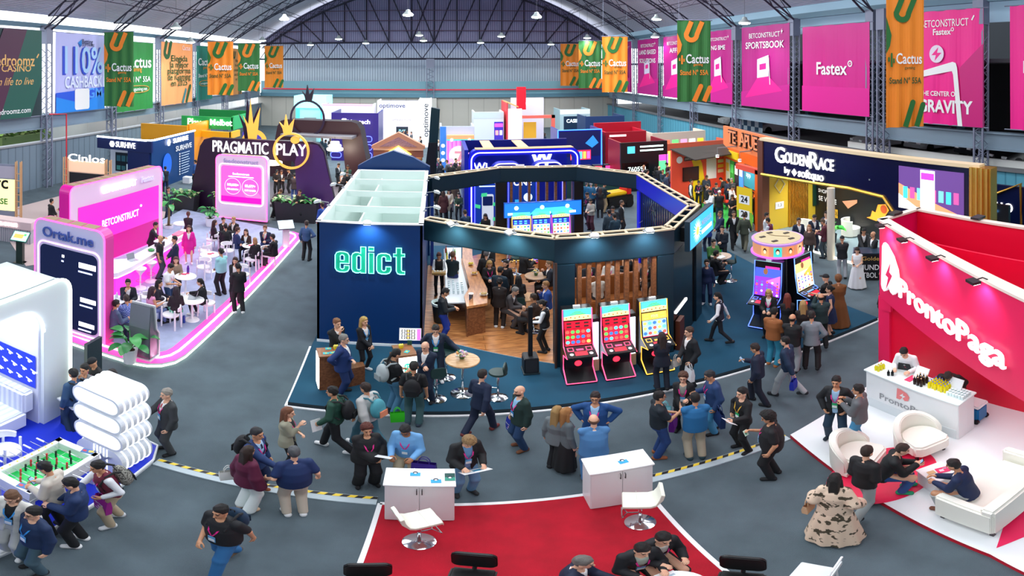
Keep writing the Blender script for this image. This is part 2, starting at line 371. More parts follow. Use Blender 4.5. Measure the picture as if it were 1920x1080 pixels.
# ---------------- high-bay lamps under the roof
def bay_lamp(px,py,z,label,power=420):
    th = (px-820)/1000; d = min((z-EYE)/math.tan((125-py)/1000),66/math.cos(th)); z = EYE+d*math.tan((125-py)/1000)
    p = Vector((d*math.sin(th),d*math.cos(th),z))
    t = thing('high_bay_lamp',label,'lamp',p,'high-bay lamps under the roof')
    ORG[t.name] = Vector()
    MB().lathe([(.08,.42),(.16,.38),(.2,.25),(.42,.06),(.44,0)],(0,0,0),mt('a9b4b4',.4,.3)).build('lamp_housing',t,smooth=.6)
    MB().lathe([(.4,-.0),(.38,-.06),(.2,-.1)],(0,0,0),em('e6fff4',14)).build('lens',t,smooth=.6)
    MB().tube([(0,0,.4),(0,0,ceilz(p.x)-p.z)],.012,TR,4).build('suspension_cable',t)
    l = bpy.data.lights.new('high_bay_light','SPOT'); l.energy = power; l.spot_size = 2.6; l.spot_blend = .6; l.shadow_soft_size = .35; l.color = (.88,1,.97)
    o = bpy.data.objects.new('high_bay_light',l); COL.objects.link(o); o.parent = t; o.location = (0,0,-.14)
for px,py,z,l in ((330,52,11,'above the left wall near the green banners'),(357,79,10.1,'low over the orange banner with the long slogan'),(533,36,12,'over the left shoulder of the gable arch'),(765,28,12,'high in front of the gable left of its middle'),
                     (1006,32,12,'high in front of the gable right of its middle'),(1231,36,12,'above the large green banner'),(1396,43,11,'beside the head of the sportsbook banner'),(635,73,11.2,'in front of the flat end truss, left third'),(686,81,11,'just under the flat end truss by a diagonal brace'),
                     (582,84,11,'at the left end of the flat end truss'),(492,76,10.9,'by the last orange banner on the left'),(786,66,11.4,'close left of the middle lattice column, upper'),(794,76,11,'close left of the middle lattice column, lower'),(901,80,11,'a little right of the middle lattice column'),
                     (940,68,11.3,'halfway between the middle column and the right banners'),(1101,71,11.2,'over the farthest orange banner on the right'),(1033,83,11,'left of the farthest right-hand banners'),(1228,69,11,'in front of the land based banner')):
    bay_lamp(px,py,z,'round white high-bay lamp '+l)
# ---------------- banners
def strokeU(b,F,u,v,s,mat,wd,lean=.35,w=.012):
    """the thick U stroke of the hanging banners"""
    pts = []
    for k in range(13): a = PI+PI*k/12; pts.append((u+s*math.cos(a),v+s*math.sin(a)))
    pts = [(u-s+lean,v+2.4*s)]+pts+[(u+s+lean,v+2.4*s)]; vs = []
    for i,(x,y) in enumerate(pts):
        a = pts[max(i-1,0)]; c = pts[min(i+1,len(pts)-1)]; t = Vector((c[0]-a[0],c[1]-a[1])); t.normalize(); vs += [F.P(x-t.y*wd,y+t.x*wd,w),F.P(x+t.y*wd,y-t.x*wd,w)]
    b.add(vs,[(2*i,2*i+1,2*i+3,2*i+2) for i in range(len(pts)-1)],mat)
def cloth(b,F,u0,v0,u1,v1,mat,amp=.05,n=18):
    vs = []
    for i in range(n+1):
        u = u0+(u1-u0)*i/n; w0 = amp*(math.sin(i*1.1+u1)-1)-.01
        vs += [F.P(u,v0,w0*1.4),F.P(u,v1,w0*.5)]
    b.add(vs,[(2*i,2*i+2,2*i+3,2*i+1) for i in range(n)],mat)
def bar(b,F,u0,v0,u1,v1,wd,mat,w=.012):
    d = Vector((u1-u0,v1-v0)).normalized()*wd; pts = [(u0-d.y,v0+d.x),(u0+d.y,v0-d.x)]
    e = math.atan2(d.y,d.x); pts += [(u1+wd*math.cos(e-PI/2+PI*k/6),v1+wd*math.sin(e-PI/2+PI*k/6)) for k in range(7)]
    b.poly(F,pts,mat,w)
def cactus_banner(px0,px1,d,z0,z1,green,label,W=2.3):
    th = ((px0+px1)/2-820)/1000; p = Vector((d*math.sin(th),d*math.cos(th),0)); u = Vector((math.cos(th*.6),-math.sin(th*.6),0))
    W = (px1-px0)/1000*d/max(.4,math.cos(th*.4)); h = z1-z0
    F = Fr((p.x,p.y,z0),u); F.o = F.o-F.U*W/2
    base,alt = (mt('2f7434',.6),mt('f58a25',.6)) if green else (mt('f28a1e',.6),mt('1f6a2c',.6))
    txt = mt('f58a25',.6) if green else mt('1d4f26',.6); b = MB(); cloth(b,F,0,0,W,h,base)
    s = W*.16; strokeU(b,F,W*.42,h-2.6*s-.02,s,alt,W*.07,W*.16); bar(b,F,W*.5,.02,W*.7,h*.19,W*.07,alt); bar(b,F,W*.8,.02,W*.97,h*.17,W*.07,alt)
    b.poly(F,[(0.0,h*.56),(W*.1,h*.62),(W*.14,h*.7),(W*.06,h*.78),(0.0,h*.84)],alt,.012)
    b.text(F,'Cactus',W*.6,h*.52,W*.37,WHITE,.014,bold=.016,width=W*.68); b.text(F,'gaming',W*.62,h*.455,W*.1,txt,.014,bold=.01)
    bar(b,F,W*.14,h*.46,W*.14,h*.56,W*.025,alt,.016); bar(b,F,W*.07,h*.5,W*.07,h*.53,W*.02,alt,.016); bar(b,F,W*.2,h*.49,W*.2,h*.52,W*.02,alt,.016)
    b.text(F,'Stand N\u00b0 55A',W*.5,h*.355,W*.21,txt,.014,bold=.018,width=W*.84)
    t = b.build('hanging_banner',label=label,cat='banner',group='banners hanging from the roof trusses')
    r = MB().tube([F.P(-.1,h,-.03),F.P(W+.1,h,-.03)],.035,STEEL,6)
    for q in (.1,W-.1):
        e = F.P(q,h,-.03); r.tube([e,(e.x,e.y,ceilz(e.x))],.01,STEEL,4)
    r.build('hanging_rod',t)
for a in ((195,250,38,5.15,10.5,1,'green hanging banner in front of the wall next to the cashback banner'),(389,437,52.5,5.2,10.5,0,'orange hanging banner overlapping the teal banner on the left'),
          (446,487,59,5.3,10.6,1,'green hanging banner between the two orange ones on the left'),(496,531,66,5.4,10.6,0,'last orange hanging banner on the left, by the far wall'),
          (1051,1088,67,5.6,10.9,0,'farthest orange hanging banner on the right, by the far wall'),(1085,1128,59.5,5.6,10.9,1,'green hanging banner between two orange ones on the right'),
          (1129,1177,51,5.55,10.9,0,'orange hanging banner beside the first pink wall banners'),(1270,1333,34.9,5.7,11.05,1,'large green hanging banner in front of the pink wall banners'),
          (1662,1733,21.9,5.5,10.9,0,'tall orange hanging banner overlapping the white framed pink banner')): cactus_banner(*a)
PINK = mt('d3128a',.45); PINK2 = mt('b3137f',.45); HOT = mt('f5148f',.45)
def wall_banner(side,px0,px1,z0,z1,base,label,art):
    X = XR-.45 if side > 0 else XL+.45
    y0 = X/math.tan((px0-820)/1000); y1 = X/math.tan((px1-820)/1000); b = MB()
    F = Fr((X,y0,z0),(0,-1 if side > 0 else 1)); W,h = abs(y1-y0),z1-z0
    cloth(b,F,0,0,W,h,base,.04); art(b,F,W,h)
    t = b.build('wall_banner',label=label,cat='banner',group='large printed banners between the wall columns')
    for v in (0,h): MB().tube([F.P(-.3,v,-.05),F.P(W+.3,v,-.05)],.03,STEEL,6).build('mounting_bar',t)
def bc_logo(b,F,W,v,s): b.text(F,'BETCONSTRUCT',W/2,v,s,WHITE,.014,bold=.004); b.poly(F,[(W*.5+s*4.0,v+s*.3),(W*.5+s*4.3,v+s*.75),(W*.5+s*4.25,v+s*.45),(W*.5+s*4.5,v+s*.45),(W*.5+s*4.1,v-s*.05),(W*.5+s*4.2,v+s*.3)],WHITE,.014)
def phone(b,F,u,v,w,h,icon):
    b.poly(F,[(u-w/2,v),(u+w/2,v+.15),(u+w/2,v+h),(u-w/2,v+h-.3)],mt('dcd3ee',.5),.014); b.poly(F,[(u-w*.28,v+h*.35),(u+w*.28,v+h*.4),(u+w*.28,v+h*.66),(u-w*.28,v+h*.6)],icon,.018)
    b.poly(F,[(u-w/2,v),(u+w/2,v+.15),(u+w*1.6,v-h*.5),(u-w*1.6,v-h*.9)],HOT,.008); bar(b,F,u+w*.5,v+h*.9,u+w*.62,v-h*.25,.035,WHITE,.02)
def art_prod(lines):
    def f(b,F,W,h):
        bc_logo(b,F,W,h*.88,W*.085)
        for i,t in enumerate(lines): b.text(F,t,W/2,h*.76-i*W*.16,W*.115,WHITE,.014,bold=.014,width=W*min(.8,.085*len(t)))
        b.poly(F,[(0,0),(W,0),(W,h*.3),(0,h*.18)],mt('c01588',.45),.004); phone(b,F,W*.48,h*.36,W*.24,h*.28,HOT)
    return f
def art_fastex(b,F,W,h):
    b.text(F,'Fastex',W*.46,h*.5,W*.18,WHITE,.014,bold=.02,width=W*.46); b.ring(F,W*.74,h*.56,W*.02,W*.012,WHITE,.014); bar(b,F,W*.735,h*.553,W*.745,h*.567,.02,WHITE,.016)
    b.poly(F,[(0,0),(W,0),(W,h*.3),(0,h*.3)],mt('dd1392',.45),.004)
def art_gravity(b,F,W,h):
    b.text(F,'BETCONSTRUCT',W*.42,h*.885,W*.135,WHITE,.014,bold=.004,width=W*.74); bar(b,F,W*.84,h*.9,W*.87,h*.935,.04,WHITE,.014)
    b.text(F,'Fastex',W*.38,h*.81,W*.11,WHITE,.014,bold=.02); b.ring(F,W*.55,h*.83,W*.015,W*.01,WHITE,.014)
    b.disc(F,W*.3,h*.62,W*.115,mt('e9dcec',.5),.014); b.poly(F,[(W*.33,h*.68),(W*.22,h*.61),(W*.29,h*.61),(W*.27,h*.56),(W*.38,h*.63),(W*.31,h*.63)],HOT,.018)
    b.poly(F,[(0,h*.46),(W*.55,h*.55),(W*.6,h*.54),(W*.62,h*.5),(W*.7,0),(W*.63,0),(W*.56,h*.44),(W*.54,h*.47),(0,h*.41)],WHITE,.012)
    b.text(F,'THE CENTER OF',W*.33,h*.27,W*.085,WHITE,.016,bold=.02,width=W*.6); b.text(F,'GRAVITY',W*.42,h*.155,W*.22,WHITE,.016,bold=.035,width=W*.85)
    b.poly(F,[(W*.66,h*.5),(W,h*.7),(W,0),(W*.7,0)],mt('c91178',.45),.006)
def art_b(b,F,W,h): b.text(F,'BE',W*.35,h*.5,W*.25,WHITE,.014,bold=.02)
for px0,px1,l,a in ((1163,1183,'sliver of pink wall banner just behind the third orange hanging banner',art_prod(('SITE',))),(1195,1234,'pink wall banner reading land based solutions',art_prod(('LAND BASED','SOLUTIONS'))),(1243,1290,'pink wall banner half covered on its right by the large green one',art_prod(('AFFIL',))),
                       (1322,1373,'pink wall banner half covered on its left by the large green one',art_prod(('NG BME',))),(1390,1480,'pink wall banner reading sportsbook',art_prod(('SPORTSBOOK',)))):
    wall_banner(1,px0,px1,5.0,11.0,PINK2,l,a)
wall_banner(1,1504,1630,5.1,10.6,PINK,'plain magenta wall banner with one white word and ring',art_fastex)
wall_banner(1,1722,1843,5.0,10.9,HOT,'bright pink wall banner with a lightning coin and white frame',art_gravity)
wall_banner(1,1893,2010,5.0,10.9,HOT,'bright pink wall banner cut off by the right border',art_b)
def art_creed(b,F,W,h):
    b.poly(F,[(W*.45,0),(W*.85,0),(W,h*.4),(W,h),(W*.8,h)],mt('12564a',.5),.006); b.poly(F,[(W*.1,0),(W*.45,0),(W*.8,h),(W*.5,h)],mt('4a1c3e',.5),.006)
    g = mt('e9b56a',.5); b.text(F,'creedroomz',W*.56,h*.64,W*.15,g,.014,bold=.012,width=W*.68); b.text(F,'LIVE CASINO',W*.55,h*.555,W*.085,g,.014,bold=.01,width=W*.6)
    b.text(F,'from life to live',W*.58,h*.41,W*.1,g,.014,shear=.4,width=W*.6); b.text(F,'www.creedroomz.com',W*.5,h*.08,W*.07,WHITE,.014,bold=.008,width=W*.7)
    bar(b,F,W*.93,h*.68,W*.955,h*.72,.05,g,.014)
wall_banner(-1,-75,78,4.85,10.3,mt('0f2f35',.5),'dark wall banner in green and plum with gold lettering',art_creed)
def art_cash(b,F,W,h):
    bl = mt('2746c8',.5); b.poly(F,[(0,0),(W,0),(W,h*.3),(0,h*.25)],mt('1d55d8',.5),.006); b.poly(F,[(0,h*.2),(W*.5,h*.1),(W,h*.22),(W,0),(0,0)],mt('1787e8',.5),.008)
    b.text(F,'110%',W*.5,h*.63,W*.48,bl,.012,bold=.03,width=W*.84); b.text(F,'110%',W*.53,h*.64,W*.48,mt('a9d0f6',.5),.016,bold=.012,width=W*.8)
    b.text(F,'CASHBACK',W*.55,h*.37,W*.2,mt('dfeaff',.5),.016,bold=.02,width=W*.78); b.text(F,'MGM',W*.7,h*.22,W*.18,mt('4f9df0',.5),.012,bold=.02,width=W*.5)
    b.poly(F,[(W*.36+x*W*.3,h*.02+y*h*.27) for x,y in rrect(0,0,1,1,.12)],WHITE,.02)
    b.poly(F,[(W*.42,h*.88),(W*.5,h*.93),(W*.5,h*.85)],mt('1b86d9',.5),.016); b.poly(F,[(W*.42,h*.88),(W*.5,h*.85),(W*.46,h*.82)],mt('1260b8',.5),.016)
    b.text(F,'Betting',W*.62,h*.9,W*.08,mt('28365c',.5),.016,bold=.01); b.text(F,'SOFTWARE',W*.64,h*.855,W*.05,mt('28365c',.5),.016,bold=.01)
wall_banner(-1,105,196,4.9,10.3,mt('b9bdf0',.5),'lilac and blue wall banner promising cashback in big numerals',art_cash)
def art_c2(b,F,W,h):
    b.text(F,'Cactus',W*.5,h*.7,W*.25,WHITE,.014,bold=.02,width=W*.85); b.text(F,'gaming',W*.5,h*.6,W*.1,mt('e8962e',.5),.014,bold=.01); b.text(F,'Stand N\u00b0 55A',W*.5,h*.45,W*.12,WHITE,.014,bold=.015,width=W*.8)
    b.line(F,[(W*.15+x*W*.7,h*.26+y*h*.1) for x,y in rrect(0,0,1,1,.4)],.03,mt('e8a24a',.5),.012,True); b.text(F,'cactusgaming.net',W*.5,h*.31,W*.075,WHITE,.014,bold=.01,width=W*.6)
wall_banner(-1,222,288,4.45,10.0,mt('2a8a3f',.5),'wide green wall banner behind the first green hanging banner',art_c2)
def art_el(b,F,W,h):
    g = mt('2b5b33',.6); strokeU(b,F,W*.16,h*.84,W*.07,g,W*.035,W*.06)
    for i,t in enumerate(('Elegida','la mejor','plataforma','de iGaming','en 2025')): b.text(F,t,W*.55,h*.74-i*h*.1,W*.13,g,.014,bold=.01,width=W*.075*len(t))
    b.text(F,'Cactus',W*.78,h*.92,W*.1,mt('ffd9d0',.5),.014,bold=.02); bar(b,F,W*.66,.05,W*.76,h*.22,W*.03,mt('3f7f86',.5)); bar(b,F,W*.78,.05,W*.92,h*.28,W*.03,g)
wall_banner(-1,303,361,4.55,10.2,mt('f7a468',.6),'peach orange wall banner with a five line slogan',art_el)
wall_banner(-1,369,400,4.6,10.1,mt('1f7d6c',.6),'teal wall banner mostly hidden behind the second hanging banner',art_c2)
wall_banner(-1,436,455,4.7,10.1,mt('f0a262',.6),'narrow peach wall banner glimpsed between two hanging banners on the left',art_el)
# ================================================================== people: bodies sampled from a distance field, one continuous surface each
f4 = np.float32
def V3(*a): return np.array(a,f4)
def cap(P,a,b,r1,r2=None):
    r2 = r1 if r2 is None else r2; a = np.asarray(a,f4); b = np.asarray(b,f4); ab = b-a; pa = P-a
    h = np.clip((pa @ ab)/max(float(ab @ ab),1e-9),0,1)
    return np.sqrt(((pa-h[:,None]*ab)**2).sum(1))-(r1+h*(r2-r1))
def ell(P,c,r):
    q = P-np.asarray(c,f4); r = np.asarray(r,f4); k0 = np.sqrt(((q/r)**2).sum(1)); k1 = np.sqrt(((q/(r*r))**2).sum(1))+1e-9
    return k0*(k0-1)/k1
def su(a,b,k):
    h = np.clip(.5+.5*(b-a)/k,0,1); return b+(a-b)*h-k*h*(1-h)
def mesh_sdf(fn,lo,hi,h):
    lo = np.asarray(lo,f4)-2*h; hi = np.asarray(hi,f4)+2*h; n = np.maximum(np.ceil((hi-lo)/h).astype(int)+1,4)
    g = np.meshgrid(*[lo[i]+h*np.arange(n[i],dtype=f4) for i in range(3)],indexing='ij'); P = np.stack([q.ravel() for q in g],1)
    d = np.clip(fn(P),-2.5*h,2.5*h).reshape(n)
    gr = vdb.FloatGrid(2.5*h); gr.copyFromArray(np.ascontiguousarray(d,f4),tolerance=0.0)
    p,q = gr.convertToQuads(0.0)
    return np.asarray(p,f4)*h+lo,np.asarray(q,np.int32)[:,::-1]
def make_mesh(name,parts,mats):
    """parts: list of (verts, quads, material index or per-face array)"""
    V = np.concatenate([p[0] for p in parts]); Q = []; mi = []; o = 0
    for v,q,m in parts: Q.append(q+o); mi.append(np.full(len(q),m,np.int32) if np.isscalar(m) else m); o += len(v)
    Q = np.concatenate(Q); mi = np.concatenate(mi); me = bpy.data.meshes.new(name)
    me.vertices.add(len(V)); me.vertices.foreach_set('co',V.ravel()); me.loops.add(Q.size); me.loops.foreach_set('vertex_index',Q.ravel())
    me.polygons.add(len(Q)); me.polygons.foreach_set('loop_start',np.arange(0,Q.size,4,dtype=np.int32)); me.polygons.foreach_set('loop_total',np.full(len(Q),4,np.int32))
    me.polygons.foreach_set('use_smooth',np.ones(len(Q),bool)); me.polygons.foreach_set('material_index',mi)
    for m in mats: me.materials.append(m)
    me.update(calc_edges=True); return me
# ---- head and hand templates
def head_fn(P):
    d = ell(P,(0,-.008,.02),(.076,.096,.1)); d = su(d,ell(P,(0,.022,-.045),(.058,.066,.07)),.03)
    d = su(d,ell(P,(0,.062,-.09),(.026,.022,.02)),.02)
    d = su(d,cap(P,(0,.088,.01),(0,.108,-.03),.009,.014),.012)
    d = su(d,cap(P,(-.036,.08,.03),(.036,.08,.03),.013),.015)
    d = su(d,cap(P,(-.018,.082,-.062),(.018,.082,-.062),.009),.008)
    for s in (-1,1):
        d = -su(-d,ell(P,(s*.032,.1,.008),(.019,.014,.012)),.008); d = np.minimum(d,ell(P,(s*.032,.079,.008),(.014,.013,.011)))
        d = su(d,ell(P,(s*.079,-.008,-.004),(.012,.024,.032)),.008)
    return d
def head_mesh(h):
    v,q = mesh_sdf(head_fn,(-.095,-.11,-.125),(.095,.13,.125),h); c = v[q].mean(1); mi = np.zeros(len(q),np.int32)
    e = (np.abs(np.abs(c[:,0])-.032) < .013) & (np.abs(c[:,2]-.008) < .008) & (c[:,1] > .06); mi[e] = 1
    b = (np.abs(np.abs(c[:,0])-.034) < .02) & (np.abs(c[:,2]-.036) < .006) & (c[:,1] > .06); mi[b] = 2
    l = (np.abs(c[:,0]) < .022) & (np.abs(c[:,2]+.062) < .008) & (c[:,1] > .07); mi[l] = 3
    return v,q,mi
def hand_fn(curl):
    F = []
    for i,(x,L) in enumerate(((-.03,.062),(-.01,.074),(.01,.07),(.029,.055))):
        a = np.array((x,0,.09)); p = [a]; ang = 0
        for s,k in ((.45,.9),(.32,1.1),(.25,.8)):
            ang += curl*k*(1+.08*i); p.append(p[-1]+np.array((x*.08,math.sin(ang),math.cos(ang)))*L*s*1.08)
        F.append(p)
    T = [np.array((-.03,.004,.03)),np.array((-.058,.02,.06)),np.array((-.06,.03+.02*curl,.09)),np.array((-.05,.04+.02*curl,.108))]
    def fn(P):
        d = ell(P,(0,0,.052),(.041,.016,.05)); d = su(d,cap(P,(0,0,-.03),(0,0,.03),.026,.024),.03)
        for p in F:
            e = np.minimum(np.minimum(cap(P,p[0],p[1],.0095,.009),cap(P,p[1],p[2],.009,.0085)),cap(P,p[2],p[3],.0085,.0075)); d = su(d,e,.006)
        t = np.minimum(np.minimum(cap(P,T[0],T[1],.013,.011),cap(P,T[1],T[2],.011,.0095)),cap(P,T[2],T[3],.0095,.008)); return su(d,t,.008)
    return fn
_T = {}
def head_t(h):
    if ('h',h) not in _T: _T['h',h] = head_mesh(h)
    return _T['h',h]
def hand_t(c,h):
    if (c,h) not in _T: _T[c,h] = mesh_sdf(hand_fn(c),(-.08,-.05,-.055),(.06,.11,.185),h)
    return _T[c,h]
def unit(v): v = np.asarray(v,float); return v/max(np.linalg.norm(v),1e-9)
def ik(A,B,l1,l2,pole):
    A,B = np.asarray(A,float),np.asarray(B,float); d = B-A; L = np.linalg.norm(d); L2 = min(L,(l1+l2)*.995); u = d/max(L,1e-9); B = A+u*L2
    a = (l1*l1-l2*l2+L2*L2)/(2*L2); hh = math.sqrt(max(l1*l1-a*a,0)); p = np.asarray(pole,float); p = p-u*(p @ u); p = unit(p)
    return A+u*a+p*hh,B
# hands: (x out from the body side, y forward, z up) of each wrist; feet: (x, y, z, toe yaw)
POSES = {
 'stand': dict(L=(.25,.03,.84),R=(.25,.03,.84),fl=(.11,.02,0,.2),fr=(.11,-.02,0,.2)),
 'walk': dict(L=(.25,.2,.9),R=(.25,-.2,.88),fl=(.09,-.3,.07,0),fr=(.09,.3,0,0),lean=.06),
 'walk2': dict(R=(.25,.2,.9),L=(.25,-.2,.88),fr=(.09,-.3,.07,0),fl=(.09,.3,0,0),lean=.06),
 'phone': dict(L=(.08,.3,1.08),R=(.1,.3,1.1),fl=(.11,.04,0,.15),fr=(.12,-.03,0,.25),nod=.45),
 'phone1': dict(L=(.25,.04,.86),R=(.1,.3,1.16),fl=(.11,.04,0,.15),fr=(.12,-.03,0,.25),nod=.35),
 'cross': dict(L=(-.1,.22,1.12),R=(-.1,.24,1.16),fl=(.13,.02,0,.25),fr=(.13,0,0,.25)),
 'front': dict(L=(.02,.24,.92),R=(.02,.26,.94),fl=(.11,.02,0,.2),fr=(.11,0,0,.2)),
 'behind': dict(L=(.03,-.2,.9),R=(.03,-.22,.92),fl=(.11,.02,0,.2),fr=(.11,0,0,.2)),
 'read': dict(L=(.16,.33,1.06),R=(.16,.33,1.06),fl=(.12,.02,0,.2),fr=(.12,0,0,.2),nod=.55,lean=.08),
 'point': dict(L=(.25,.05,.86),R=(.16,.48,1.1),fl=(.12,.02,0,.2),fr=(.12,0,0,.2)),
 'reach': dict(L=(.2,.3,.95),R=(.1,.55,1.12),fl=(.11,.08,0,.1),fr=(.12,-.14,0,.3),lean=.25),
 'hip': dict(L=(.25,.03,.86),R=(.2,.1,1.02),fl=(.13,.02,0,.25),fr=(.13,0,0,.25),eR=1),
 'pocket': dict(L=(.2,.1,.93),R=(.2,.1,.93),fl=(.15,.02,0,.25),fr=(.15,0,0,.25),eL=1,eR=1),
 'chin': dict(L=(.0,.2,1.1),R=(.02,.16,1.42),fl=(.12,.02,0,.2),fr=(.12,0,0,.2)),
 'photo': dict(L=(.06,.3,1.48),R=(.06,.3,1.48),fl=(.12,.02,0,.2),fr=(.12,0,0,.2)),
 'sit': dict(L=(.12,.34,.74),R=(.12,.34,.76),fl=(.1,.42,0,.1),fr=(.11,.46,0,.2),pz=.53,lean=.08),
 'sitfwd': dict(L=(.06,.46,.72),R=(.08,.48,.76),fl=(.1,.38,0,.1),fr=(.11,.3,0,.2),pz=.53,lean=.42),
 'sittalk': dict(L=(.12,.32,.76),R=(.08,.22,1.02),fl=(.1,.42,0,.1),fr=(.11,.46,0,.2),pz=.53,lean=.05),
 'perch': dict(L=(.12,.36,1.0),R=(.1,.36,1.04),fl=(.1,.3,.3,.1),fr=(.11,.26,.3,.2),pz=.78,lean=.1),
 'bend': dict(L=(.12,.52,.95),R=(.12,.52,.95),fl=(.12,.02,0,.2),fr=(.12,0,0,.2),lean=.6,nod=.4),
 'tray': dict(L=(.14,.3,1.02),R=(.14,.3,1.02),fl=(.1,.02,0,.2),fr=(.1,0,0,.2),nod=.4),
}
def skeleton(pose,sex,fat,over):
    p = dict(POSES[pose]); p.update(over or {}); pz = p.get('pz',.93); lean = p.get('lean',0.0); side = p.get('side',0.0)
    S = {}; pel = np.array((0,0,pz)); c,s = math.cos(lean),math.sin(lean); cs,ss = math.cos(side),math.sin(side)
    R = np.array([[cs,0,ss],[0,1,0],[-ss,0,cs]]) @ np.array([[1,0,0],[0,c,s],[0,-s,c]])      # torso rotation: forward lean
    T = lambda x,y,z: pel+R @ np.array((x,y,z))
    S.update(pel=pel,R=R,lean=lean); sw = (.168 if sex == 'm' else .145)+fat*.035
    S['neck'] = T(0,-.005,.5); S['sh'] = [T(-sw,-.01,.435),T(sw,-.01,.435)]
    nod = p.get('nod',0.05)-.35*lean+.0; yaw = p.get('yaw',0.0)
    cn,sn = math.cos(nod),math.sin(nod); cy,sy = math.cos(yaw),math.sin(yaw)
    Rh = np.array([[cy,-sy,0],[sy,cy,0],[0,0,1]]) @ R @ np.array([[1,0,0],[0,cn,sn],[0,-sn,cn]])
    S['Rh'] = Rh; S['head'] = S['neck']+R @ np.array((0,.015,.06))+Rh @ np.array((0,.012,.11))
    dz = pz-.93
    S['arm'] = []
    for k,key in ((-1,'L'),(1,'R')):
        x,y,z = p[key]; B = np.array((k*x,y,z if z < 1.5 or dz == 0 else z)); A = S['sh'][0 if k < 0 else 1]
        pole = (k*1.0,-.6,-.25) if p.get('e'+key) else (k*.45,-.55,-1.0)
        S['arm'].append((A,)+tuple(ik(A,B,.285,.255,pole)))
    S['leg'] = []
    for k,key in ((-1,'fl'),(1,'fr')):
        x,y,z,yw = p[key]; A = pel+np.array((k*.088,0,-.03)); B = np.array((k*x,y-.03,z+.085))
        K,B = ik(A,B,.435,.42,(k*.12,1,.3)); S['leg'].append((A,K,B,(k*yw,z,B[1] < -.1 and z > .03)))
    return S
def torso_fn(S,sex,fat,inf,z0,z1,flare=0.0):
    R,pel = S['R'].astype(f4),S['pel'].astype(f4); m = sex == 'm'
    zs = np.array((-.35,-.12,0,.14,.3,.42,.5),f4)
    ws = np.array((.16+flare,.165+flare,.162 if m else .175,.145 if m else .128,.168 if m else .15,.155 if m else .138,.07),f4)+fat*np.array((.05,.07,.09,.11,.07,.03,0),f4)
    ds = np.array((.105+flare*.6,.112+flare*.6,.108,.1 if m else .088,.118,.095,.055),f4)+fat*np.array((.05,.08,.11,.14,.08,.03,0),f4)
    def fn(P):
        q = (P-pel) @ R; z = q[:,2]; w = np.interp(z,zs,ws).astype(f4)+inf; d = np.interp(z,zs,ds).astype(f4)+inf
        k = np.sqrt((q[:,0]/w)**2+((q[:,1]+.0)/d)**2); s = (k-1)*np.minimum(w,d)*.9
        return np.maximum(s,np.maximum(z0-z,z-z1)),q
    return fn
def depth_at(sex,fat,z):
    m = sex == 'm'
    return float(np.interp(z,(-.12,0,.14,.3,.42,.5),(.112,.108,.1 if m else .088,.118,.095,.055))+fat*np.interp(z,(-.12,0,.14,.3,.42,.5),(.08,.11,.14,.08,.03,0)))
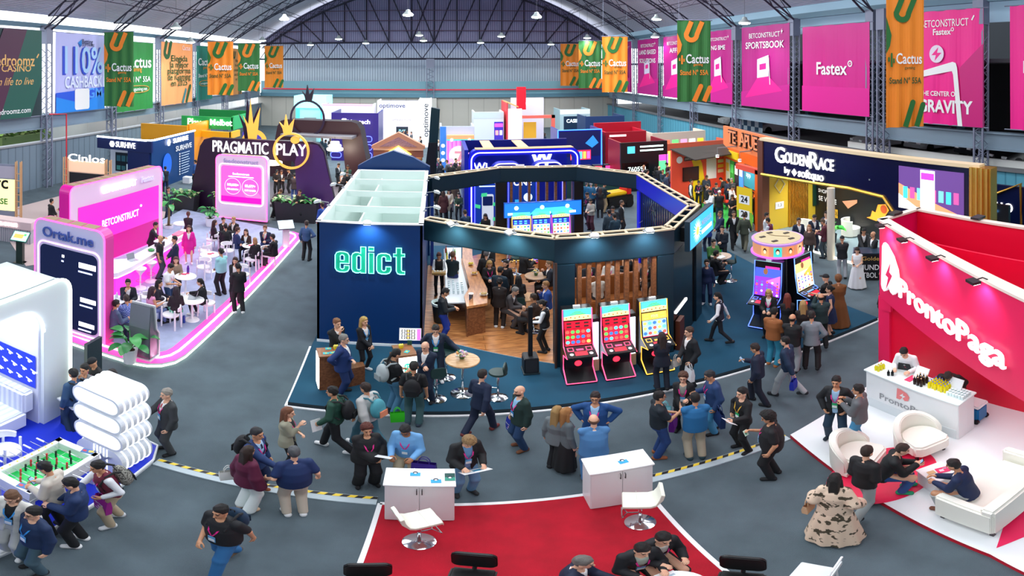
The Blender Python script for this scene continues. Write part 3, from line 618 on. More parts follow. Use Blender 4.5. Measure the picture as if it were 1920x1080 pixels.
def body_parts(spec):
    """geometry of one figure: {part: (verts, quads, mat)}"""
    pose,sex,fat,top,bot,hair,lod,over = spec
    S = skeleton(pose,sex,fat,dict(over)); h = (.017,.024,.032)[lod]; out = {}
    arms,legs = S['arm'],S['leg']; k = 1.0 if sex == 'm' else .88
    pts = [S['pel'],S['head'],S['neck']]+[q for a in arms for q in a]+[q for l in legs for q in l[:3]]
    lo = np.min(pts,0)-.3; hi = np.max(pts,0)+.3; lo[2] = max(lo[2],-.02)
    Rn = S['R']; tor = torso_fn(S,sex,fat,0.0,-.1,.49)
    def limb_arm(P,a,inf=0.0,fore=True,r=1.0):
        A,E,W = a; d = cap(P,A,E,(.05*k+inf)*r,(.042*k+inf)*r)
        return su(d,cap(P,E,W,(.041*k+inf)*r,(.029*k+inf)*r),.02) if fore else d
    def limb_leg(P,l,inf=0.0,wide=0.0):
        A,K,B,_ = l; d = cap(P,A,K,.086*k+inf+fat*.03,.057*k+inf+wide*.5+fat*.015); return su(d,cap(P,K,B,.055*k+inf+wide*.5+fat*.012,.038*k+inf+wide),.03)
    def foot(P,l,inf=0.0):
        B,(yw,z,lift) = l[2],l[3]; dr = np.array((math.sin(yw),math.cos(yw),0)); dz = -.05 if not lift else -.075
        hl = B-dr*.045+np.array((0,0,-.05 if not lift else -.03)); to = B+dr*.135+np.array((0,0,dz)); hl[2] = max(hl[2],.03); to[2] = max(to[2],.028)
        return su(cap(P,hl,to,.036+inf,.03+inf),cap(P,B,hl,.036,.036+inf),.03)
    def body(P):
        d,q = tor(P); d = su(d,cap(P,S['sh'][0],S['sh'][1],.046*k),.035)
        d = su(d,cap(P,S['neck']-S['R'] @ np.array((0,0,.06)),S['head']-S['Rh'] @ np.array((0,.02,.05)),.052*k,.048*k),.03)
        for a in arms: d = su(d,limb_arm(P,a),.03)
        for l in legs: d = su(d,limb_leg(P,l),.04); d = su(d,foot(P,l),.02)
        return su(d,ell((P-S['head'].astype(f4)) @ S['Rh'].astype(f4),(0,-.008,.015),(.068,.085,.09)),.02)
    bparts = [mesh_sdf(body,lo,hi,h)+(0,)]
    hv,hq,hm = head_t((.0062,.0085,.013)[lod]); bparts.append(((hv @ S['Rh'].T.astype(f4))+S['head'].astype(f4),hq,hm))
    for i,a in enumerate(arms):
        hand = hand_t(.85 if over and dict(over).get('grip') else .5,(.0052,.0075,.011)[lod])
        z = unit(a[2]-a[1]); s = -1 if i == 0 else 1; inward = np.array((-s,.25,0.0)); 
        if abs(a[2][0]) < .17 and a[2][1] > .15: inward = np.array((-s*.6,0,-.8))
        y = unit(inward-z*(inward @ z)); x = np.cross(y,z); v = hand[0].copy(); flip = s > 0 and 1 or -1
        # thumb sits at -x of the template: forward/up side of the hand
        fw = np.array((0,1,.3)); 
        if (-x) @ fw < 0: v[:,0] *= -1; qd = hand[1][:,::-1]
        else: qd = hand[1]
        Rm = np.stack([x,y,z],1).astype(f4); bparts.append(((v*(1 if sex == 'm' else .92)) @ Rm.T+(a[2]+z*.0).astype(f4),qd,0))
    out['body'] = bparts
    # ---- hair
    Rh,H = S['Rh'].astype(f4),S['head'].astype(f4)
    def hl(P): return (P-H) @ Rh
    hh = (.0085,.012,.018)[lod]
    if hair != 'bald':
        def hfn(P):
            q = hl(P); t = {'curly': .03,'afro': .045,'cap': .012,'hood': .03}.get(hair,.011); d = ell(q,(0,-.012,.026),(.077+t,.097+t,.1+t))
            if hair in ('curly','afro'): d = d+.008*np.sin(q[:,0]*95)*np.sin(q[:,1]*90)*np.sin(q[:,2]*100)
            if hair == 'fringe': d = np.maximum(d,np.maximum(q[:,2]-.03,-.06-q[:,2])); return np.maximum(d,q[:,1]-.0)
            if hair == 'cap':
                d = np.maximum(d,.03-q[:,2]); return np.minimum(d,np.maximum(ell(q,(0,.13,.045),(.07,.075,.012)),-(q[:,1]-.04)))
            d = d+.0045*np.sin(q[:,0]*70+q[:,2]*40)*np.sin(q[:,1]*60-q[:,2]*30)-.012*np.clip(q[:,2]*14-.7,0,1)+.006*np.clip(.6-q[:,2]*12,0,1); ax = np.abs(q[:,0])
            cut = np.maximum(.8*q[:,1]-.62*q[:,2]-.016,.75*q[:,1]-.2*q[:,2]+.35*ax-.05); cut = np.maximum(cut,-.085-q[:,2]); cut = np.maximum(cut,np.minimum(.02-np.abs(q[:,1]+.004)+.01,.022-np.abs(q[:,2]+.006)+.008)-.004*0-.012*(ax < .06)); d = np.maximum(d,cut)
            if hair in ('long','blond'):
                e = cap(q,(0,-.06,.02),(0,-.105,-.3),.085,.07); e = np.minimum(e,cap(q,(-.075,-.02,.0),(-.095,-.02,-.24),.03,.03)); e = np.minimum(e,cap(q,(.075,-.02,.0),(.095,-.02,-.24),.03,.03))
                e = np.maximum(e,(np.abs(q[:,1]+.05)-.085)); d = su(d,e,.02)
            if hair == 'bob': e = np.maximum(ell(q,(0,-.03,-.06),(.1,.085,.12)),q[:,1]-.03); d = su(d,e,.02)
            if hair == 'pony': d = su(d,cap(q,(0,-.1,.03),(0,-.14,-.2),.035,.02),.02)
            if hair == 'bun': d = su(d,ell(q,(0,-.13,.04),(.045,.04,.045)),.015)
            return d
        ext = .36 if hair in ('long','blond','pony','bob') else .15
        c = S['head']; lo2 = c-np.array((.17,.22,ext)); hi2 = c+np.array((.17,.25,.18)); out['cap' if hair == 'cap' else 'hair'] = [mesh_sdf(hfn,lo2,hi2,hh)+(0,)]
        if hair == 'cap': pass
    # ---- clothes
    ch = (.0135,.019,.027)[lod]
    long_sleeve = top not in ('tee','polo','dress','sleeveless')
    inf = {'suit': .024,'open': .028,'coat': .034,'hoodie': .036,'puffer': .045,'jacket': .03,'sweater': .026,'poncho': .04}.get(top,.02)
    hem = {'suit': -.16,'open': -.16,'coat': -.45,'dress': -.12,'longdress': -.12,'hoodie': -.1,'sweater': -.08,'jacket': -.1,'puffer': -.1,'vest': -.06,'poncho': -.14,'robe': -.2}.get(top,-.06)
    if S['pel'][2] < .85: hem = max(hem,-.1)
    tf = torso_fn(S,sex,fat,inf,hem,.475,.02 if hem < -.12 else 0.0)
    vneck = top in ('suit','open','coat'); opn = top == 'open'
    def sleeve(P,a,inf2):
        A,E,W = a
        if top in ('sleeveless','vest'): return np.full(len(P),9,f4)
        if not long_sleeve: M_ = A+(E-A)*.68; return cap(P,A,M_,.054*k+inf2,.056*k+inf2)
        W2 = W+(E-W)*.03; w = {'poncho': .05,'robe': .04}.get(top,0.0); return su(cap(P,A,E,.047*k+inf2*.9,.045*k+inf2+w*.5),cap(P,E,W2,.045*k+inf2+w*.5,.033*k+inf2*.8+w),.02)
    def top_fn(P):
        d,q = tf(P); d = su(d,np.maximum(np.minimum(cap(P,S['sh'][0],S['neck'],.036*k+inf,.05),cap(P,S['sh'][1],S['neck'],.036*k+inf,.05)),hem-q[:,2]),.03)
        e = np.minimum(sleeve(P,arms[0],inf),sleeve(P,arms[1],inf)); d = su(d,e,.025)
        d = np.maximum(d,-(ell(q,(0,.03,.5),(.062,.07,.06))))
        if vneck:
            zb = .2 if not opn else -.6; wd = np.interp(q[:,2],(-.4,-.1,.12,.47),(.1,.055,.045,.07) if opn else (.0,.0,.0,.075)).astype(f4)
            d = np.maximum(d,-np.maximum(np.maximum(np.abs(q[:,0])-wd,-q[:,1]),zb-q[:,2]*1.0 if not opn else -9.0-q[:,2]))
        return d
    if top not in ('none',):
        nm = {'suit': 'jacket','open': 'jacket','coat': 'coat','tee': 'shirt','polo': 'shirt','shirt': 'shirt','sweater': 'sweater','hoodie': 'hoodie','puffer': 'jacket','jacket': 'jacket','dress': 'dress','longdress': 'dress','vest': 'vest','sleeveless': 'top','poncho': 'poncho','robe': 'robe'}[top]
        tlo = np.min([S['pel']+Rn @ np.array((0,0,hem)),S['neck']]+[q for a in arms for q in a],0)-.2; thi = np.max([S['pel'],S['neck']]+[q for a in arms for q in a],0)+.22
        out[nm] = [mesh_sdf(top_fn,tlo,thi,ch)+(0,)]
    if top in ('suit','open','coat','vest'):
        sf = torso_fn(S,sex,fat,.012,-.1,.48)
        def sh_fn(P):
            d,q = sf(P); d = su(d,cap(P,S['sh'][0],S['sh'][1],.05*k),.03)
            if top == 'vest':
                for a in arms: d = su(d,limb_arm(P,(a[0],a[1],a[2]+(a[1]-a[2])*.05),.012),.03)
            else: d = np.maximum(d,np.abs(q[:,0])-.13)
            return np.maximum(d,-(ell(q,(0,.05,.5),(.05,.06,.06))))
        if top == 'vest': tlo2,thi2 = tlo,thi
        else: tlo2 = np.minimum(S['pel'],S['neck'])-.22; thi2 = np.maximum(S['pel'],S['neck'])+.22
        out['undershirt'] = [mesh_sdf(sh_fn,tlo2,thi2,ch)+(0,)]
    if bot in ('trousers','wide','slim'):
        binf,wide = {'trousers': (.011,.022),'wide': (.013,.055),'slim': (.006,.008)}[bot]; hf = torso_fn(S,sex,fat,binf,-.1,.06)
        def b_fn(P):
            d,q = hf(P)
            for l in legs: d = su(d,np.maximum(limb_leg(P,l,binf,wide),.05-P[:,2] if l[2][2] < .3 else -9+0*P[:,2]),.03)
            return np.maximum(d,q[:,2]-.06)
        lp = [q for l in legs for q in l[:3]]; out['trousers'] = [mesh_sdf(b_fn,np.min(lp+[S['pel']],0)-.2,np.max(lp+[S['pel']+np.array((0,0,.05))],0)+.2,ch)+(0,)]
    elif bot in ('skirt','longskirt','gown','maxi'):
        zb = {'skirt': .5,'longskirt': .1,'gown': .04,'maxi': .06}[bot]; fl = {'skirt': .05,'longskirt': .07,'gown': .15,'maxi': .2}[bot]
        mid = (legs[0][2]+legs[1][2])/2; pe = S['pel']
        if pe[2] < .7:
            def b_fn(P):
                d = np.full(len(P),9,f4)
                for l in legs: d = su(d,cap(P,l[0],l[1],.1,.075),.06)
                d = su(d,torso_fn(S,sex,fat,.02,-.1,.05)(P)[0],.04); return d
        else:
            def b_fn(P):
                t = np.clip((pe[2]+.05-P[:,2])/(pe[2]+.05-zb),0,1); cx = pe[0]+(mid[0]-pe[0])*t; cy = pe[1]+(mid[1]-pe[1])*t
                an = np.arctan2(P[:,1]-cy,P[:,0]-cx); r = .16+fat*.06+.03*np.minimum(t*4,1)+fl*t; r = r*(1+.05*t*np.sin(an*9))
                d = (np.sqrt((P[:,0]-cx)**2+((P[:,1]-cy)*1.3)**2)-r)*.8; return np.maximum(d,np.maximum(P[:,2]-pe[2]-.06,zb-P[:,2]))
        out['skirt'] = [mesh_sdf(b_fn,np.array((min(pe[0],mid[0])-.5,min(pe[1],mid[1])-.5,0)),np.array((max(pe[0],mid[0])+.5,max(pe[1],mid[1],legs[0][1][1])+.4,pe[2]+.1)),ch)+(0,)]
    for i,l in enumerate(legs):
        c = l[2]; out['shoe%d' % i] = [mesh_sdf(lambda P,l=l: np.maximum(foot(P,l,.011),P[:,2]-l[2][2]-.015),c-np.array((.26,.26,.12)),c+np.array((.26,.26,.08)),(.0115,.016,.024)[lod])+(0,)]
    return out,S
_FIG = {}
SKIN = {'l': ('e8b596','9c4f44'),'m': ('cf9773','8c4438'),'d': ('a06a48','6b3328')}
COLS = dict(k='14161b',n='1a2540',b='22427e',r='7a1f33',g='1f3d33',w='e9ebec',t='b9a88c',c='8d949c',j='2f5f93',lb='7fb0dc',d='2a2d33',br='4a3128',pk='e0157f',gr='4b5157',tn='c9b896',q='2f6fa8',o='a8703a',p='5b2a6e',s='cfd3d6',e='6d6a5c',jl='5f8fb4',mn='4a1730',cr='efe3d0',tl='2c7f86',gn='2f8a4a',y='e8c23a')
HAIR = dict(k='090706',b='2c1a10',l='c79a5a',g='8d8a88',r='7a2f1c',a='6b4a32',w='d8d6d2')
NP = [0]
def person(px,py,z,hd,pose,label,top='suit',tc='n',bot='trousers',bc=None,hair='short',hc='k',skin='m',sex='m',fat=0.0,s=1.0,lod=None,shoe='k',under='w',lan=None,tie=None,base=0.0,over=(),glasses=False,beard=False,group=None,badge=None):
    """(px, py) is where the photograph shows the top of the head, z its height above the floor; hd: 0 faces away from the viewer, 180 towards, 90 to picture left"""
    NP[0] += 1
    if sex == 'f' and s == 1.0: s = .95
    top_pos = at(px,py,z*1.0); d = math.hypot(top_pos.x,top_pos.y)
    if lod is None: lod = 0 if d < 16 else 1 if d < 24 else 2
    spec = (pose,sex,fat,top,bot,hair,lod,tuple(sorted(dict(over).items())))
    if spec not in _FIG:
        parts,S = body_parts(spec); ms = {n: make_mesh('person_'+n.rstrip('01'),p,[None]*(4 if n == 'body' else 1)) for n,p in parts.items()}; _FIG[spec] = (ms,S)
    ms,S = _FIG[spec]; th = (px-820)/1000; rz = math.radians(hd)-th
    hx,hy,hz = S['head']; off = Vector((hx*math.cos(rz)-hy*math.sin(rz),hx*math.sin(rz)+hy*math.cos(rz),0))*s
    htop = base+(hz+.125)*s; tp = at(px,py,htop); loc = Vector((tp.x-off.x,tp.y-off.y,base))
    def put(nm,me,par,mats):
        o = bpy.data.objects.new(nm,me); COL.objects.link(o); o.parent = par
        for i,m in enumerate(mats): o.material_slots[i].link = 'OBJECT'; o.material_slots[i].material = m
        return o
    col = lambda c: mt(COLS.get(c,c),.75)
    sk = SKIN[skin]; hm = mt(HAIR.get(hc,hc),.45,bump=('noise',160,.6))
    root = put('person',ms['body'],None,[mt(sk[0],.5),mt('1d1512',.3),hm,mt(sk[1],.5)]); root.location = loc; root.rotation_euler = (0,0,rz); root.scale = (s,s,s)
    tag(root,label,'person',group)
    tm = top_mat(tc) if callable(top_mat) and tc in FANCY else col(tc)
    for n,me in ms.items():
        if n == 'body': continue
        m = hm if n == 'hair' else col(shoe) if n.startswith('shoe') else (FANCY[bc] if bc in FANCY else col(bc if bc else tc)) if n in ('trousers','skirt') else col(under) if n == 'undershirt' else col('k' if hc not in ('w','g') else hc) if n == 'cap' else tm
        put(n.rstrip('01'),me,root,[m])
    R,pel = S['R'],S['pel']
    def sp(x,y,z): return Vector(pel+R @ np.array((x,y,z)))
    inf = {'suit': .03,'open': .03,'coat': .036,'hoodie': .04,'jacket': .036,'sweater': .032,'puffer': .05,'poncho': .045}.get(top,.02)
    def ys(zz): return depth_at(sex,fat,zz)+inf
    ORG[root.name] = Vector()
    if lan:
        b = MB(); lm = mt(dict(m='e0218a',b='2f8fd8',g='2fa86a',y='d9a93a').get(lan,lan),.5); zb = .2
        for sd in (-1,1):
            pt = [(sd*.055,-.03,.5),(sd*.075,.03,.485),(sd*.08,ys(.42)*.8,.42),(sd*.055,ys(.3),.3),(sd*.008,ys(zb)+.004,zb)]; vs = []
            for q in pt: vs += [sp(q[0]-.011,q[1],q[2]),sp(q[0]+.011,q[1]+.002,q[2])]
            b.add(vs,[(2*i,2*i+1,2*i+3,2*i+2) for i in range(4)],lm)
        lo_ = b.build('lanyard',root); b = MB(); c = sp(0,ys(.12)+.006,.12)
        b.obox(c,(.1,.008,.13),Matrix(R.tolist()),mt({'g': '2fae6c','b': '3f8fd0'}.get(badge,'5fa8dc'),.3)).obox(c+Vector(R @ np.array((0,.006,-.02))),(.085,.004,.06),Matrix(R.tolist()),WHITE); b.build('badge',lo_)
    if tie:
        b = MB(); vs = []
        for x,zz in ((.018,.45),(.022,.38),(.035,.2),(.03,.12)): vs += [sp(-x,depth_at(sex,fat,zz)+.017,zz),sp(x,depth_at(sex,fat,zz)+.017,zz)]
        b.add(vs,[(0,1,3,2),(2,3,5,4),(4,5,7,6)],col(tie)); b.build('necktie',root)
    Rh,H = S['Rh'],S['head']
    def hp(x,y,z): return Vector(H+Rh @ np.array((x,y,z)))
    if glasses:
        b = MB(); gm = mt('1b1b1f',.3)
        for sd in (-1,1):
            b.tube([hp(sd*.033+.024*math.cos(a*PI/6),.1,.006+.02*math.sin(a*PI/6)) for a in range(12)],.0025,gm,4,True); b.tube([hp(sd*.057,.1,.012),hp(sd*.082,.0,.008)],.0025,gm,4)
        b.tube([hp(-.01,.105,.01),hp(.01,.105,.01)],.0025,gm,4).build('glasses',root)
    if beard:
        if ('beard',) not in _FIG:
            def bf(P):
                d = ell(P,(0,.026,-.052),(.064,.072,.07)); d = np.maximum(d,P[:,2]+.035); d = np.maximum(d,-P[:,1]-.01); return np.maximum(d,-ell(P,(0,.1,-.06),(.022,.03,.012)))
            v,q = mesh_sdf(bf,(-.09,-.05,-.14),(.09,.12,0),.0085); _FIG[('beard',)] = make_mesh('person_beard',[(v,q,0)],[None])
        o = put('beard',_FIG[('beard',)],root,[hm]); o.matrix_local = Matrix.Translation(Vector(H)) @ Matrix(Rh.tolist()).to_4x4()
    root['_s'] = s
    info = dict(o=root,S=S,loc=loc,rz=rz,s=s)
    def W(v): v = Vector(v)*s; return loc+Matrix.Rotation(rz,3,'Z') @ v
    info['W'] = W; info['hand'] = lambda i,k=.08: W(S['arm'][i][2]+unit(S['arm'][i][2]-S['arm'][i][1])*k)
    info['sp'] = lambda x,y,z: W(sp(x,y,z)); del root['_s']
    return info
def pattern(h1,h2,scale,kind='noise',thr=.55):
    m = bpy.data.materials.new('mat_pattern'); m.use_nodes = True; nt = m.node_tree; b = nt.nodes['Principled BSDF']; tc = nt.nodes.new('ShaderNodeTexCoord')
    if kind == 'noise': n = nt.nodes.new('ShaderNodeTexNoise'); n.inputs['Scale'].default_value = scale; o = n.outputs['Fac']
    elif kind == 'check': n = nt.nodes.new('ShaderNodeTexChecker'); n.inputs['Scale'].default_value = scale; o = n.outputs['Fac']
    else: n = nt.nodes.new('ShaderNodeTexWave'); n.bands_direction = kind; n.inputs['Scale'].default_value = scale; o = n.outputs['Fac']
    nt.links.new(tc.outputs['Object'],n.inputs['Vector']); cr = nt.nodes.new('ShaderNodeValToRGB'); nt.links.new(o,cr.inputs['Fac'])
    cr.color_ramp.elements[0].position = thr; cr.color_ramp.elements[1].position = thr+.04; cr.color_ramp.elements[0].color = (*lin(h1),1); cr.color_ramp.elements[1].color = (*lin(h2),1)
    nt.links.new(cr.outputs['Color'],b.inputs['Base Color']); b.inputs['Roughness'].default_value = .75; return m
FANCY = dict(floral=pattern('e3c9b0','4a4232',9,thr=.56),plaid=pattern('4a5fb0','8a9ad0',26,'check',.5),stripe=pattern('17191d','dfe2e4',16,'Z',.72),dots=pattern('8f9088','3c3a36',40,thr=.5),green=pattern('3fae8a','dff2ea',22,thr=.55))
def top_mat(c): return FANCY[c]
# ---- things people carry
def handset(p,label,hexc='16181c',rz=0.0,tilt=.9):
    b = MB(); R = RZ(rz) @ RX(tilt); b.obox((0,0,0),(.075,.15,.009),R,mt(hexc,.3)).obox(R @ Vector((0,0,.006)),(.066,.13,.003),R,em('7f9fc0',.5))
    o = b.build('phone',origin=(0,0,0),label=label,cat='phone'); o.location = p; return o
def backpack(I,label,hexc,hex2=None,strap='15171a',s=1.0):
    W,S,r = I['W'],I['S'],I['rz']; c = I['sp'](0,-.24,.26); R = RZ(r) @ Matrix(S['R'].tolist())
    t = thing('backpack',label,'backpack',c); ORG[t.name] = Vector((0,0,0)); t.rotation_euler = R.to_euler()
    v,q = mesh_sdf(lambda P: su(ell(P,(0,.0,0),(.165*s,.11,.24*s)),ell(P,(0,-.06,-.07),(.12*s,.075,.12*s)),.03),(-.2,-.2,-.28),(.2,.15,.28),.016)
    me = make_mesh('backpack_body',[(v,q,0)],[FANCY[hexc] if hexc in FANCY else mt(hexc,.7)]); o = bpy.data.objects.new('body',me); COL.objects.link(o); o.parent = t; ORG[o.name] = Vector()
    MB().obox((0,-.13,-.07),(.2*s,.02,.16*s),Matrix.Identity(3),mt(hex2 or hexc if hexc not in FANCY else '1c2530',.7)).build('front_pocket',t,bevel=.008)
    for sd in (-1,1): MB().tube([(sd*.1,.02,.2),(sd*.12,.1,.27),(sd*.13,.24,.24),(sd*.13,.36,.1),(sd*.14,.34,-.08),(sd*.15,.1,-.17)],.02,mt(strap,.7),6).build('strap',t)
    MB().tube([(-.03,.06,.23),(-.03,.06,.27),(.03,.06,.27),(.03,.06,.23)],.008,mt(strap,.7),6).build('carry_loop',t)
def tote(p,label,hexc,rz=0.0,w=.3,h=.34,mark=None,d=.09,name='tote_bag',cat='bag',handle=True,hm=None):
    t = thing(name,label,cat,(p[0],p[1],p[2]-h-.12)); ORG[t.name] = Vector(); t.rotation_euler.z = rz; m = mt(hexc,.5)
    b = MB(); vs = []
    for z,ww,dd in ((0,w*.96,d),(h*.5,w*1.02,d*1.15),(h,w,d*.6)): vs += [(-ww/2,-dd/2,z),(ww/2,-dd/2,z),(ww/2,dd/2,z),(-ww/2,dd/2,z)]
    b.add(vs,[(0,3,2,1)]+[(i*4+k,i*4+(k+1) % 4,i*4+4+(k+1) % 4,i*4+4+k) for i in range(2) for k in range(4)],m)
    for sgn in ((1,-1) if mark else ()):
        F = Fr((-w/2 if sgn > 0 else w/2,-d*.6*sgn,0),(sgn,0)); b.text(F,mark,w/2,h*.68,w*.2,WHITE,.012,bold=.02,width=w*.7); b.rect(F,w*.25,h*.25,w*.75,h*.3,WHITE,.012); b.disc(F,w*.5,h*.45,w*.1,mt('e8b8d8',.5),.012)
    b.build('bag_body',t,smooth=.6)
    if handle:
        for yy in (-d*.25,d*.25): MB().tube([(-w*.25,yy,h-.01)]+[(-w*.25*math.cos(a),yy,h+.13*math.sin(a)) for a in (.5,1.1,1.57,2.04,2.6)]+[(w*.25,yy,h-.01)],.008,mt(hm or hexc,.6),5).build('handle',t)
    return t
def sheet(p,label,rz=0.0,tilt=.6,w=.3,h=.21,hexc='eef1f3',art=None,name='leaflet'):
    R = RZ(rz) @ RX(tilt); b = MB().obox((0,0,0),(w,h,.004),R,mt(hexc,.6))
    if art: b.obox(R @ Vector((-w*.1,-h*.05,.004)),(w*.35,h*.4,.002),R,mt(art,.5)); b.obox(R @ Vector((w*.22,h*.2,.004)),(w*.3,h*.15,.002),R,mt('9fb6c4',.5))
    o = b.build(name,origin=(0,0,0),label=label,cat='paper'); o.location = p; return o
# ================================================================== foreground: red carpet, counters, stools
RED = mt('b50424',.9,noise=(2.2,.18),bump=('noise',160,.4))
b = MB().prism([(-.8,7.42),(3.0,7.42),(2.93,2.6),(-.98,2.6)],0,.02,RED)
t = b.build('carpet',label='bright red carpet in front of the two white counters',cat='carpet')
e = MB()
for p,q in (((-.8,7.42),(3.0,7.42)),((3.0,7.42),(2.93,2.6)),((-.8,7.42),(-.98,2.6))):
    d = Vector((q[0]-p[0],q[1]-p[1],0)).normalized(); n = Vector((-d.y,d.x,0))*.035; P,Q = Vector((*p,0)),Vector((*q,0)); e.prism([(P-n)[:2],(Q-n)[:2],(Q+n)[:2],(P+n)[:2]],.0,.026,WHITE)
e.build('edge_tape',t)
def hazard(x0,x1,y0,y1,label):
    b = MB(); L = math.hypot(x1-x0,y1-y0); F = Fr((x0,y0,.03),(x1-x0,y1-y0)); F.V = Vector((0,0,1)).cross(F.U); F.N = Vector((0,0,1))
    b.slab(F,0,-.12,L,.1,-.03,-.004,mt('b9c8cf',.5)); k = int(L/.11); Y,K = mt('f4d23c',.5),mt('15161a',.5)
    for i in range(k):
        u = i*L/k; w_ = L/k; b.poly(F,[(u,.02),(u+w_,.02),(min(u+w_+.05,L),.09),(min(u+.05,L),.09)],K if i % 2 else Y,0)
    b.build('hazard_strip',label=label,cat='floor strip')
hazard(-4.4,-.85,7.56,7.5,'striped yellow and black cable strip running from the white ribbed tower to the red carpet')
hazard(3.05,5.85,7.55,7.62,'striped yellow and black cable strip between the red carpet and the white lounge platform')
hazard(11.6,12.9,10.4,9.9,'short striped yellow and black strip at the far corner of the teal platform')
OFF = mt('eceff1',.4)
def counter(x,y,label,w=.92,dp=.45,h=1.0,rz=0.0):
    t = thing('counter',label,'counter',(x,y,.021),'white counters on the red carpet'); ORG[t.name] = Vector(); t.rotation_euler.z = rz
    MB().box(-w/2,w/2,-dp/2+.02,dp/2,.0,h-.035,OFF).build('carcass',t,bevel=.006)
    MB().box(-w/2-.02,w/2+.02,-dp/2-.015,dp/2+.015,h-.035,h,WHITE).build('countertop',t,bevel=.006)
    for s in (-1,1):
        d = MB().box(min(s*.004,s*(w/2-.01)),max(s*.004,s*(w/2-.01)),-dp/2,-dp/2+.018,.02,h-.05,OFF).build('door',t,bevel=.003)
        hx = s*.035; MB().tube([(hx,-dp/2+.0,h-.22),(hx,-dp/2-.03,h-.22),(hx,-dp/2-.03,h-.1),(hx,-dp/2,h-.1)],.007,mt('3a3d42',.3,.6),6).build('handle',d)
counter(-.235,7.2,'white two door counter with three leaflets, standing nearer the green table football')
counter(2.53,7.2,'white two door counter with a single leaflet, nearer the white lounge',rz=-.02)
def brochure(x,y,z,rz,label,low='22a6dd',top='f2f4f5'):
    R = RZ(rz); b = MB().obox((0,0,0),(.14,.2,.004),R,mt(top,.5)).obox(R @ Vector((0,-.055,.003)),(.14,.09,.002),R,mt(low,.5)); b.sph(R @ Vector((0,-.01,.004)),.035,mt('1d2c3f',.6),(1,1,.05)); b.sph(R @ Vector((0,-.02,.005)),.022,mt('e9eef0',.6),(1,1,.05))
    o = b.build('brochure',origin=(0,0,0),label=label,cat='brochure',group='leaflets on the white counters'); o.location = (x,y,z)
brochure(-.3,7.32,1.026,0,'blue and white leaflet lying by the back edge of the counter with three leaflets')
brochure(-.02,7.14,1.026,.05,'blue and white leaflet in the middle of the row on the left counter')
brochure(.17,7.2,1.026,.0,'dark green leaflet on the right end of the counter with three leaflets','1f8f7a','0f4a44')
brochure(2.6,7.22,1.026,.1,'single blue and white leaflet on the counter nearer the lounge')
def swivel_base(t,h,r=.21,mat=CHROME,foot=True):
    MB().lathe([(r,0),(r,.012),(r*.8,.028),(r*.25,.05),(.05,.07)],(0,0,0),mat,28).build('base',t,smooth=.7)
    MB().tube([(0,0,.05),(0,0,h)],.026,mat,12).build('column',t,smooth=True)
    if foot: MB().tube([(0,0,.3),(.0,.17,.3),(.14,.24,.3),(-.14,.24,.3),(0,.17,.3)],.011,mat,6).build('footrest',t)
def white_stool(x,y,rz,label):
    t = thing('bar_stool',label,'stool',(x,y,.021),'cream swivel stools on the red carpet'); ORG[t.name] = Vector(); t.rotation_euler.z = rz; swivel_base(t,.62)
    cr = mt('eeefe0',.45); b = MB(); vs = []
    prof = [(.24,.62),(.23,.67),(.1,.66),(-.12,.655),(-.19,.69),(-.235,.8),(-.26,.93)]; th = [.05,.06,.06,.06,.06,.055,.045]
    for (y_,z_),k in zip(prof,th):
        for x_ in (-.2,-.1,0,.1,.2): vs.append((x_*(1 if z_ < .75 else .92),y_,z_+(.012 if abs(x_) == .1 else 0)))
    top = len(vs); vs += [(vx*.98,vy-(.05 if vz > .72 else 0),vz-(.055 if vz < .75 else .02)) for vx,vy,vz in vs]
    fs = [(i*5+j,i*5+j+1,i*5+j+6,i*5+j+5) for i in range(6) for j in range(4)]; fs += [tuple(top+k for k in reversed(f)) for f in fs]
    rim = [j for j in range(5)]+[i*5+4 for i in range(1,7)]+[30+j for j in range(3,-1,-1)]+[i*5 for i in range(5,0,-1)]
    fs += [(rim[i],rim[(i+1) % len(rim)],top+rim[(i+1) % len(rim)],top+rim[i]) for i in range(len(rim))]
    n6 = len(vs)//2
    b.add(vs,[f for f in fs],cr); o = b.build('seat_shell',t,bevel=.012,seg=2,smooth=.8,fix=True)
    g = MB(); g.box(-.2,.2,.045,.05,.725-.03,.727-.03,mt('cfd1c4',.6)); g.build('seam',o)
white_stool(-.22,6.45,-1.15,'cream swivel stool in front of the counter with three leaflets')
white_stool(2.58,6.45,1.25,'cream swivel stool in front of the counter with a single leaflet')
def office_chair(x,y,rz,label):
    t = thing('office_chair',label,'chair',(x,y,.021),'black chairs at the lower border'); ORG[t.name] = Vector(); t.rotation_euler.z = rz; swivel_base(t,.42,.26,BLACK,False)
    MB().box(-.24,.24,-.23,.24,.42,.5,BLACK).build('seat',t,bevel=.03,seg=3); b = MB()
    F = Fr((0,-.24,.5),(1,0),-.12); b.pslab(F,rrect(-.24,.06,.24,.46,.09),-.03,.03,BLACK); b.build('backrest',t,bevel=.015)
    MB().tube([(0,-.2,.46),(0,-.29,.6)],.025,BLACK,8).build('back_bracket',t)
p = at(882,1052,.95); office_chair(p.x,p.y-.05,2.9,'black office chair back at the lower border, left of the grey haired man')
p = at(692,1072,.95); office_chair(p.x,p.y-.05,3.3,'black chair back peeking in at the lower left corner of the red carpet')
p = at(1368,1058,.95); office_chair(p.x+.05,p.y-.1,2.4,'black chair back beside the red carpet edge, right of the two men with papers')
t = thing('folding_chair','white metal chair cut off by the lower border on the grey floor','chair',(at(1482,1066,.8).x+.25,at(1482,1066,.8).y-.05,0)); ORG[t.name] = Vector(); t.rotation_euler.z = .5
